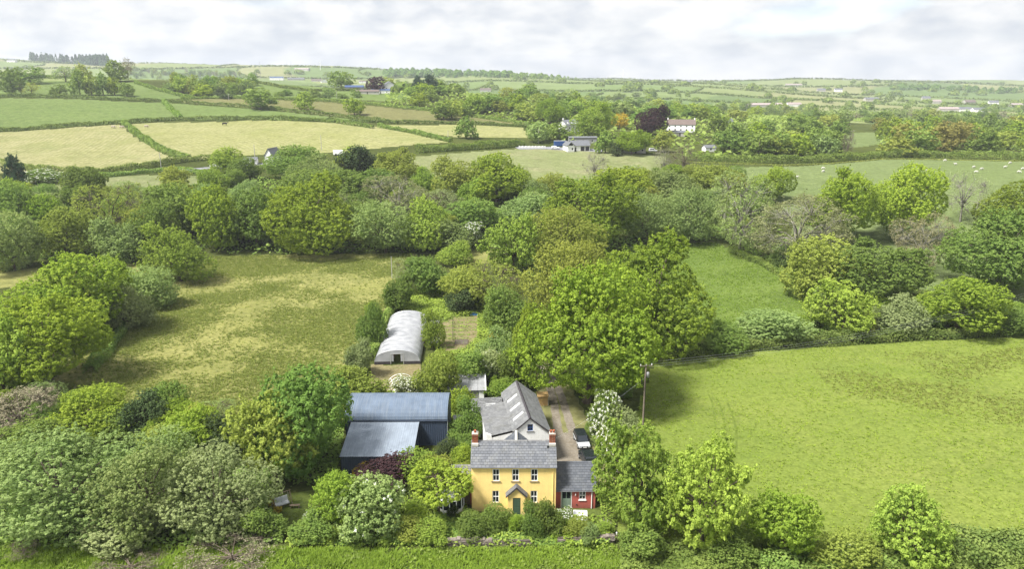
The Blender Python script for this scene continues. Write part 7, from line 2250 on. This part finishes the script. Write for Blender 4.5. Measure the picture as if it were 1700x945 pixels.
COWS = [cow_mesh(True), cow_mesh(False)]
SHEEP = [sheep_mesh(True), sheep_mesh(False)]
for (px, py), rot, mesh_, mt, lab, sc in [
    ((373, 208), 90, 1, 'cowblack', 'black cow standing alone in the east hay field', 1.35),
    ((188, 213), 75, 0, 'cowcream', 'cream cow at the left of the small herd in the west hay field', 1.25),
    ((202, 213), 80, 0, 'cowcream', 'grey cream cow second from the left in the small herd', 1.2),
    ((215, 213), 110, 0, 'cowblack', 'black cow beside the hedge between the hay fields', 1.25),
    ((243, 212), 70, 0, 'cowcream', 'pale cow just right of the hedge between the hay fields', 1.25),
]:
    g = ground_at(px, py)
    o = link('cow', COWS[mesh_]); COL.objects
    o.data = COWS[mesh_]
    if not o.data.materials: o.data.materials.append(M['cowblack'])
    o.material_slots[0].link = 'OBJECT'; o.material_slots[0].material = M[mt]
    o.location = tuple(g); o.rotation_euler = (0, 0, math.radians(rot)); o.scale = (sc,) * 3
    tag(o, lab, 'cow', 'cows in the hay fields')
for m_ in SHEEP: m_.materials.append(M['wool'])
for i, ((px, py), rot, k, lab) in enumerate([
    ((1568, 268), 80, 0, 'sheep near the hedge, highest one in the middle of the sheep field'),
    ((1586, 274), -95, 1, 'larger looking sheep just below the highest one'),
    ((1539, 284), 85, 0, 'sheep lying apart above the right oak of the bright pair'),
    ((1616, 279), 100, 0, 'upper of the three sheep left of the far right group'),
    ((1630, 282), -80, 0, 'small sheep right of the middle of the field'),
    ((1620, 287), 60, 0, 'lowest sheep in the middle group'),
    ((1668, 279), 90, 1, 'sheep above the far right pair'),
    ((1677, 272), -70, 0, 'sheep nearest the hedge at the right'),
    ((1697, 282), 95, 0, 'sheep cut by the right edge'),
    ((1691, 287), 40, 0, 'sheep just below the one at the right edge'),
    ((1366, 281), 85, 0, 'upper sheep left of the bright oak pair'),
    ((1367, 286), -60, 0, 'lower sheep left of the bright oak pair'),
    ((1301, 287), 70, 0, 'sheep above the bright oak top'),
    ((1322, 296), 95, 1, 'lowest sheep at the left side of the sheep field'),
    ((1534, 294), 90, 0, 'sheep beside the crown of the right oak of the bright pair'),
]):
    g = ground_at(px, py)
    o = link('sheep', SHEEP[k])
    o.location = tuple(g); o.rotation_euler = (0, 0, math.radians(rot)); o.scale = (1.3,) * 3
    tag(o, lab, 'sheep', 'sheep grazing in the sheep field')

# ------------------------------------------------------------------ distant houses
def cottage(px, py, wpx, label, d=7.0, eave=3.0, ridge=5.6, rot=0.0, wall='white_wall', roof='greyroof', wins=2, gable_front=False, chim=1, cat='house', name='house', door=True, skylights=0, group=None):
    """a gabled house whose front is wpx pixels wide; ridge along x, or gable to the front"""
    g = ground_at(px, py)
    w = wpx * depth_of(g[1], g[2]) / F_PX
    t = thing(name, label, cat, (g[0], g[1], g[2] - 0.1), rot, group)
    b = MB()
    hw = w / 2
    holes = []
    for i in range(wins):
        xc = -hw + w * (i + 0.5) / wins
        if door and wins >= 2 and i == wins // 2: holes.append((xc - 0.5, xc + 0.5, 0.1, 2.1))
        else: holes.append((xc - 0.55, xc + 0.55, 0.9, 2.1))
        if eave > 4.4: holes.append((xc - 0.5, xc + 0.5, 3.2, 4.3))
    wall_front(b, -hw, hw, 0, -1.5, eave, holes, 0.15)
    b.poly([(-hw, d, -1.5), (-hw, 0, -1.5), (-hw, 0, eave), (-hw, d, eave)])
    b.poly([(hw, 0, -1.5), (hw, d, -1.5), (hw, d, eave), (hw, 0, eave)])
    b.poly([(hw, d, -1.5), (-hw, d, -1.5), (-hw, d, eave), (hw, d, eave)])
    if gable_front:
        b.poly([(-hw, 0, eave), (hw, 0, eave), (0, 0, ridge - 0.1)]); b.poly([(hw, d, eave), (-hw, d, eave), (0, d, ridge - 0.1)])
    else:
        b.poly([(-hw, d, eave), (-hw, 0, eave), (-hw, d / 2, ridge - 0.1)]); b.poly([(hw, 0, eave), (hw, d, eave), (hw, d / 2, ridge - 0.1)])
    b.build('wall', M[wall], t)
    o_ = 0.3
    if gable_front:
        R = MB().slab([(-hw - o_, d + o_, eave - 0.15), (-hw - o_, -o_, eave - 0.15), (0, -o_, ridge), (0, d + o_, ridge)], 0.14)
        R.slab([(hw + o_, -o_, eave - 0.15), (hw + o_, d + o_, eave - 0.15), (0, d + o_, ridge), (0, -o_, ridge)], 0.14)
    else:
        R = MB().slab([(-hw - o_, -o_, eave - 0.15), (hw + o_, -o_, eave - 0.15), (hw + o_, d / 2, ridge), (-hw - o_, d / 2, ridge)], 0.14)
        R.slab([(hw + o_, d + o_, eave - 0.15), (-hw - o_, d + o_, eave - 0.15), (-hw - o_, d / 2, ridge), (hw + o_, d / 2, ridge)], 0.14)
    R_ = R.build('roof', M[roof], t)
    for h in holes:
        if h[2] < 0.2: MB().box(h[0] + 0.01, h[1] - 0.01, 0.08, 0.13, h[2], h[3] - 0.01).build('door', M['darktrim'], t)
        else:
            f = MB().box(h[0] + .01, h[0] + .1, 0.05, 0.14, h[2] + .01, h[3] - .01).box(h[1] - .1, h[1] - .01, 0.05, 0.14, h[2] + .01, h[3] - .01).box(h[0] + .1, h[1] - .1, 0.05, 0.14, h[2] + .01, h[2] + .1).box(h[0] + .1, h[1] - .1, 0.05, 0.14, h[3] - .1, h[3] - .01).build('window', M['white'], t)
            MB().box(h[0] + 0.1, h[1] - 0.1, 0.09, 0.10, h[2] + 0.1, h[3] - 0.1).build('pane', M['glass'], f)
    for i in range(chim):
        xx = (-hw + 0.5) if i == 0 else (hw - 0.5)
        if gable_front: MB().box(-0.35, 0.35, d - 0.9, d - 0.2, ridge - 0.7, ridge + 1.0).build('chimney', M[wall], R_)
        else: MB().box(xx - 0.35, xx + 0.35, d / 2 - 0.35, d / 2 + 0.35, ridge - 0.6, ridge + 1.0).build('chimney', M[wall], R_)
    for i in range(skylights):
        xx = -hw + w * (i + 0.7) / (skylights + 0.4); sl = (ridge - eave + 0.15) / (d / 2 + o_)
        MB().slab([(xx - .35, 1.2, eave - 0.15 + sl * 1.5 + .03), (xx + .35, 1.2, eave - 0.15 + sl * 1.5 + .03), (xx + .35, 2.2, eave - 0.15 + sl * 2.5 + .03), (xx - .35, 2.2, eave - 0.15 + sl * 2.5 + .03)], 0.05).build('skylight', M['rooflight'], R_)
    return t


# the white garage with its double doors
g = ground_at(957, 251)
GA = thing('garage', 'white garage with a pitched grey roof and two dark doors beside the rushy pasture', 'garage', (g[0], g[1], g[2] - 0.1), math.radians(14))
ga = MB()
wall_front(ga, -2.0, 7.4, 0, -0.6, 3.1, [(-1.0, -0.1, 0.0, 2.2), (2.3, 4.5, 0.05, 2.5), (4.9, 7.1, 0.05, 2.5)], 0.2)
ga.poly([(-2.0, 8, -0.6), (-2.0, 0, -0.6), (-2.0, 0, 3.1), (-2.0, 8, 3.1)]).poly([(7.4, 0, -0.6), (7.4, 8, -0.6), (7.4, 8, 3.1), (7.4, 0, 3.1)])
ga.poly([(-2.0, 8, 3.1), (-2.0, 0, 3.1), (-2.0, 4, 5.3)]).poly([(7.4, 0, 3.1), (7.4, 8, 3.1), (7.4, 4, 5.3)])
ga.poly([(7.4, 8, -0.6), (-2, 8, -0.6), (-2, 8, 3.1), (7.4, 8, 3.1)])
ga.build('wall', M['white_wall'], GA)
GR2 = MB().slab([(-2.5, -0.35, 2.95), (7.8, -0.35, 2.95), (7.8, 4, 5.45), (-2.5, 4, 5.45)], 0.14).slab([(7.8, 8.35, 2.95), (-2.5, 8.35, 2.95), (-2.5, 4, 5.45), (7.8, 4, 5.45)], 0.14).build('roof', M['greyroof'], GA)
MB().box(-0.98, -0.12, 0.1, 0.16, 0.0, 2.18).build('side_door', M['darktrim'], GA)
for xa in (2.32, 4.92): MB().box(xa, xa + 2.16, 0.1, 0.16, 0.05, 2.48).build('garage_door', M['darktrim'], GA)
fg = MB()
wall_front(fg, -5.6, -2.02, -2.2, -0.6, 3.4, [(-3.4, -2.5, 1.0, 2.1)], 0.15)
fg.poly([(-5.6, -2.2, 3.4), (-2.02, -2.2, 3.4), (-3.8, -2.2, 5.0)])
fg.poly([(-5.6, 6, -0.6), (-5.6, -2.2, -0.6), (-5.6, -2.2, 3.4), (-5.6, 6, 3.4)]).poly([(-2.02, -2.2, -0.6), (-2.02, 0, -0.6), (-2.02, 0, 3.4), (-2.02, -2.2, 3.4)])
FGo = fg.build('front_wing', M['white_wall'], GA)
MB().box(-3.38, -2.52, -2.12, -2.07, 1.02, 2.08).build('window', M['glass'], GA)
MB().poly([(-4.9, -2.215, 3.3), (-2.7, -2.215, 3.3), (-2.7, -2.215, 3.9), (-3.8, -2.215, 4.75), (-4.9, -2.215, 3.9)]).build('gable_window', M['glass'], GA)
MB().slab([(-6.0, 6, 3.2), (-6.0, -2.7, 3.2), (-3.8, -2.7, 5.15), (-3.8, 6, 5.15)], 0.14).slab([(-1.6, -2.7, 3.2), (-1.6, 6, 3.2), (-3.8, 6, 5.15), (-3.8, -2.7, 5.15)], 0.14).build('wing_roof', M['greyroof'], GA)
cottage(968, 238, 46, 'long flat grey outbuilding behind the white garage', 6, 3.4, 3.9, 0.05, 'greywall', 'greysheet' if False else 'greyroof', 3, chim=0, cat='outbuilding', name='outbuilding')
g = ground_at(930, 243)
CO = thing('container', 'blue steel container left of the white garage', 'container', tuple(g), 0.1)
MB().box(-3.2, 3.2, 0, 2.6, 0.15, 2.9).build('body', M['bluecab'], CO)
for k in range(16): MB().box(-3.1 + k * 0.4, -2.9 + k * 0.4, -0.05, -0.003, 0.3, 2.75).build('rib', M['bluecab'], CO)
MB().box(-3.25, 3.25, -0.06, 2.66, 2.905, 3.02).build('roof', M['steel'], CO)
gA, gB = ground_at(862, 246), ground_at(906, 246)
BW = thing('boundary_wall', 'low white boundary wall left of the parked white car', 'wall', tuple(gA))
d_ = Vector(gB - gA); n_ = 8
for i in range(n_):
    a_, b_2 = d_ * (i / n_), d_ * ((i + 1) / n_)
    MB().slab([(a_.x, a_.y - .15, a_.z + 1.1), (b_2.x, b_2.y - .15, b_2.z + 1.1), (b_2.x, b_2.y + .15, b_2.z + 1.1), (a_.x, a_.y + .15, a_.z + 1.1)], 1.4).build('panel', M['white_wall'], BW)
    MB().box(-0.25, 0.25, -0.25, 0.25, 0, 1.3).build('pier', M['white_wall'], BW, loc=tuple(a_))
car('parked_car', 'white car by the boundary wall left of the garage', 'car', tuple(ground_at(922, 247) + [0, -1, 0.1]), math.radians(80), M['white'], 4.4, 0.9, 1.5, False, group='distant parked cars')
car('parked_car', 'grey car right of the bungalow', 'car', tuple(ground_at(1084, 252) + [0, 0, 0.1]), math.radians(75), M['steel'], 4.6, 0.92, 1.8, True, group='distant parked cars')
car('parked_car', 'white car on the lane left of the cottage', 'car', tuple(ground_at(357, 279) + [0, 0, 0.1]), math.radians(95), M['white'], 4.4, 0.9, 1.5, False, group='distant parked cars')
g = ground_at(564, 258)
VN = thing('van', 'white van roof showing above the wood below the east hay field', 'van', (g[0], g[1], g[2]), 0.05)
loft(MB(), [(-3.0, [(0.8, 0.4), (1.0, 0.5), (1.0, 1.3), (0.9, 1.4)]), (-2.2, [(0.8, 0.4), (1.02, 0.5), (1.02, 1.6), (0.95, 1.8)]), (-1.5, [(0.8, 0.4), (1.02, 0.5), (1.0, 2.4), (0.9, 2.6)]), (3.0, [(0.8, 0.4), (1.02, 0.5), (1.0, 2.5), (0.9, 2.7)])]).build('body', M['white'], VN, rotz=math.radians(88))
for yy in (-2, 1.9):
    for sx in (-1, 1):
        w_2 = MB().lathe([(0.2, -0.12), (0.36, -0.12), (0.36, 0.12), (0.2, 0.12)], 14).build('wheel', M['rubber'], VN)
        w_2.rotation_euler = (math.radians(90), 0, 0); w_2.location = (-yy, sx * 0.95, 0.36)

cottage(951, 222, 26, 'tall white house with slate roof and rooflights left of the big willow', 9, 5.6, 8.6, 0.5, wins=2, skylights=3, chim=1)
cottage(1130, 219, 46, 'long white house with a glazed front right of the copper beech', 9, 5.0, 8.2, -0.2, wins=5, chim=2, roof='brownroof')
cottage(1120, 226, 34, 'pale sheds below the long white house', 5, 2.6, 3.6, -0.1, wall='cream', wins=2, chim=0, cat='shed', name='shed')
cottage(1050, 254, 44, 'pale bungalow behind the spreading oak', 8, 2.8, 4.6, 0.05, wall='cream', wins=4, chim=1, cat='bungalow', name='bungalow')
cottage(1180, 252, 18, 'little white shed at the edge of the oak belt', 5, 2.5, 3.8, 0.2, wins=1, chim=0, cat='shed', name='shed')
cottage(648, 153, 24, 'white gabled farmhouse on the crest', 10, 5.6, 10.2, 0.35, gable_front=True, wins=2, chim=0)
cottage(632, 155, 30, 'white garage wing in front of the crest farmhouse', 7, 3.0, 4.2, 0.1, wins=3, chim=0, cat='garage', name='garage', roof='blueroof')
cottage(588, 150, 30, 'low dark blue barn left of the crest farmhouse', 10, 3.4, 5.0, 0.1, wall='greywall', roof='blueroof', wins=2, chim=0, cat='barn', name='barn')
cottage(610, 156, 38, 'long brown roofed byre in front of the crest farm', 7, 2.6, 4.0, 0.1, wall='cream', roof='brownroof', wins=3, chim=0, cat='barn', name='barn')
cottage(459, 133, 22, 'white barn with a blue roof by the masts', 12, 6.5, 9.5, 0.1, roof='blueroof', wins=2, chim=0, cat='barn', name='barn')
cottage(491, 133, 27, 'pale grey barn right of the blue roofed barn', 10, 4.5, 7.0, 0.05, wall='greywall', roof='greyroof', wins=2, chim=0, cat='barn', name='barn')
cottage(525, 135, 16, 'brown roofed bungalow on the crest', 8, 3.0, 6.0, 0.1, wall='cream', roof='brownroof', wins=2, chim=0)
cottage(540, 137, 12, 'small white gabled house left of the domed crest tree', 9, 3.6, 7.5, 0.5, gable_front=True, wins=1, chim=0)
cottage(602, 138, 12, 'white house right of the domed crest tree', 8, 4.6, 7.0, 0.2, wins=1, chim=1, roof='brownroof')
cottage(768, 150, 16, 'pale house showing among the trees of the wooded slope', 8, 4.6, 7.6, 0.3, gable_front=True, wall='cream', roof='brownroof', wins=1, chim=1)
cottage(806, 152, 18, 'second pale house in the wooded slope, right of the gabled one', 8, 4.0, 7.0, 0.0, wall='cream', roof='brownroof', wins=2, chim=1)
cottage(858, 154, 14, 'brown roofed house at the top of the wooded slope', 8, 4.0, 7.0, 0.3, wall='cream', roof='brownroof', wins=2, chim=1)
cottage(1210, 214, 16, 'grey roofed house with a chimney right of the long white house', 8, 4.6, 7.6, 0.2, wall='cream', wins=2, chim=1)
cottage(447, 275, 15, 'white gabled cottage on the lane', 9, 4.4, 8.0, -0.15, gable_front=True, wins=1, chim=0)
cottage(416, 274, 20, 'low white extension left of the gabled cottage', 6, 2.8, 3.5, 0.2, wins=2, chim=0, cat='extension', name='extension')
# valley buildings
for px, py, wpx, lab, rf, e_, r_h in [
    (1270, 178, 64, 'long faded pink roofed shed in the valley behind the wood', 'pinkroof', 4, 7), (1320, 177, 24, 'short pink roofed shed at the right end of the long one', 'pinkroof', 4, 7),
    (1364, 152, 13, 'white house left of the copse on the far valley side', 'greyroof', 5, 9), (1392, 152, 12, 'white house in the copse on the far valley side', 'greyroof', 5, 9),
    (1448, 168, 22, 'row of white cottages on the valley floor', 'greyroof', 5, 8), (1538, 167, 12, 'white gabled house right of the cottage row', 'greyroof', 6, 10), (1556, 172, 14, 'white building below the gabled valley house', 'pinkroof', 5, 8),
    (1576, 186, 30, 'left of the large sheds in the valley village', 'pinkroof', 5, 8), (1602, 186, 26, 'grey shed in the middle of the valley village', 'greyroof', 5, 8), (1626, 187, 18, 'right shed of the valley village', 'greyroof', 5, 8),
    (1612, 173, 20, 'pale house above the valley village sheds', 'brownroof', 5, 9), (1650, 174, 14, 'white house at the right of the valley village', 'greyroof', 5, 9), (1690, 177, 18, 'pale shed at the right edge of the valley', 'pinkroof', 4, 7),
    (1318, 143, 26, 'pale farm sheds on the far hill', 'pinkroof', 5, 8), (1142, 138, 16, 'white farm on the middle far hill', 'greyroof', 5, 9), (18, 103, 14, 'white farm below the conifer plantation', 'greyroof', 6, 10), (500, 117, 26, 'pale farm roofs on the ridge behind the masts', 'pinkroof', 5, 8)]:
    cottage(px, py, wpx, lab, 12, e_, r_h, (px * 0.37) % 0.5 - 0.25, roof=rf, wall='cream' if px % 3 else 'white_wall', wins=2, chim=0, door=False, group='distant buildings of the valley and far hills')

# ------------------------------------------------------------------ the air
hz0, hz1 = float(GZ.min()) - 1.0, max(float(GZ.max()) + 45.0, 150.0)
m, nt, out = new_mat('haze_air')
pv = nt.nodes.new('ShaderNodeVolumePrincipled')
pv.inputs['Density'].default_value = HAZE_DENSITY
pv.inputs['Color'].default_value = (0.86, 0.91, 1.0, 1)
pv.inputs['Anisotropy'].default_value = 0.2
nt.links.new(pv.outputs[0], out.inputs['Volume'])
hzb = MB().box(-4700, 4700, -4700, 4700, hz0, hz1).build('haze', m)
hzb['kind'] = 'stuff'
hzb['label'] = 'thin pale haze over the whole valley'
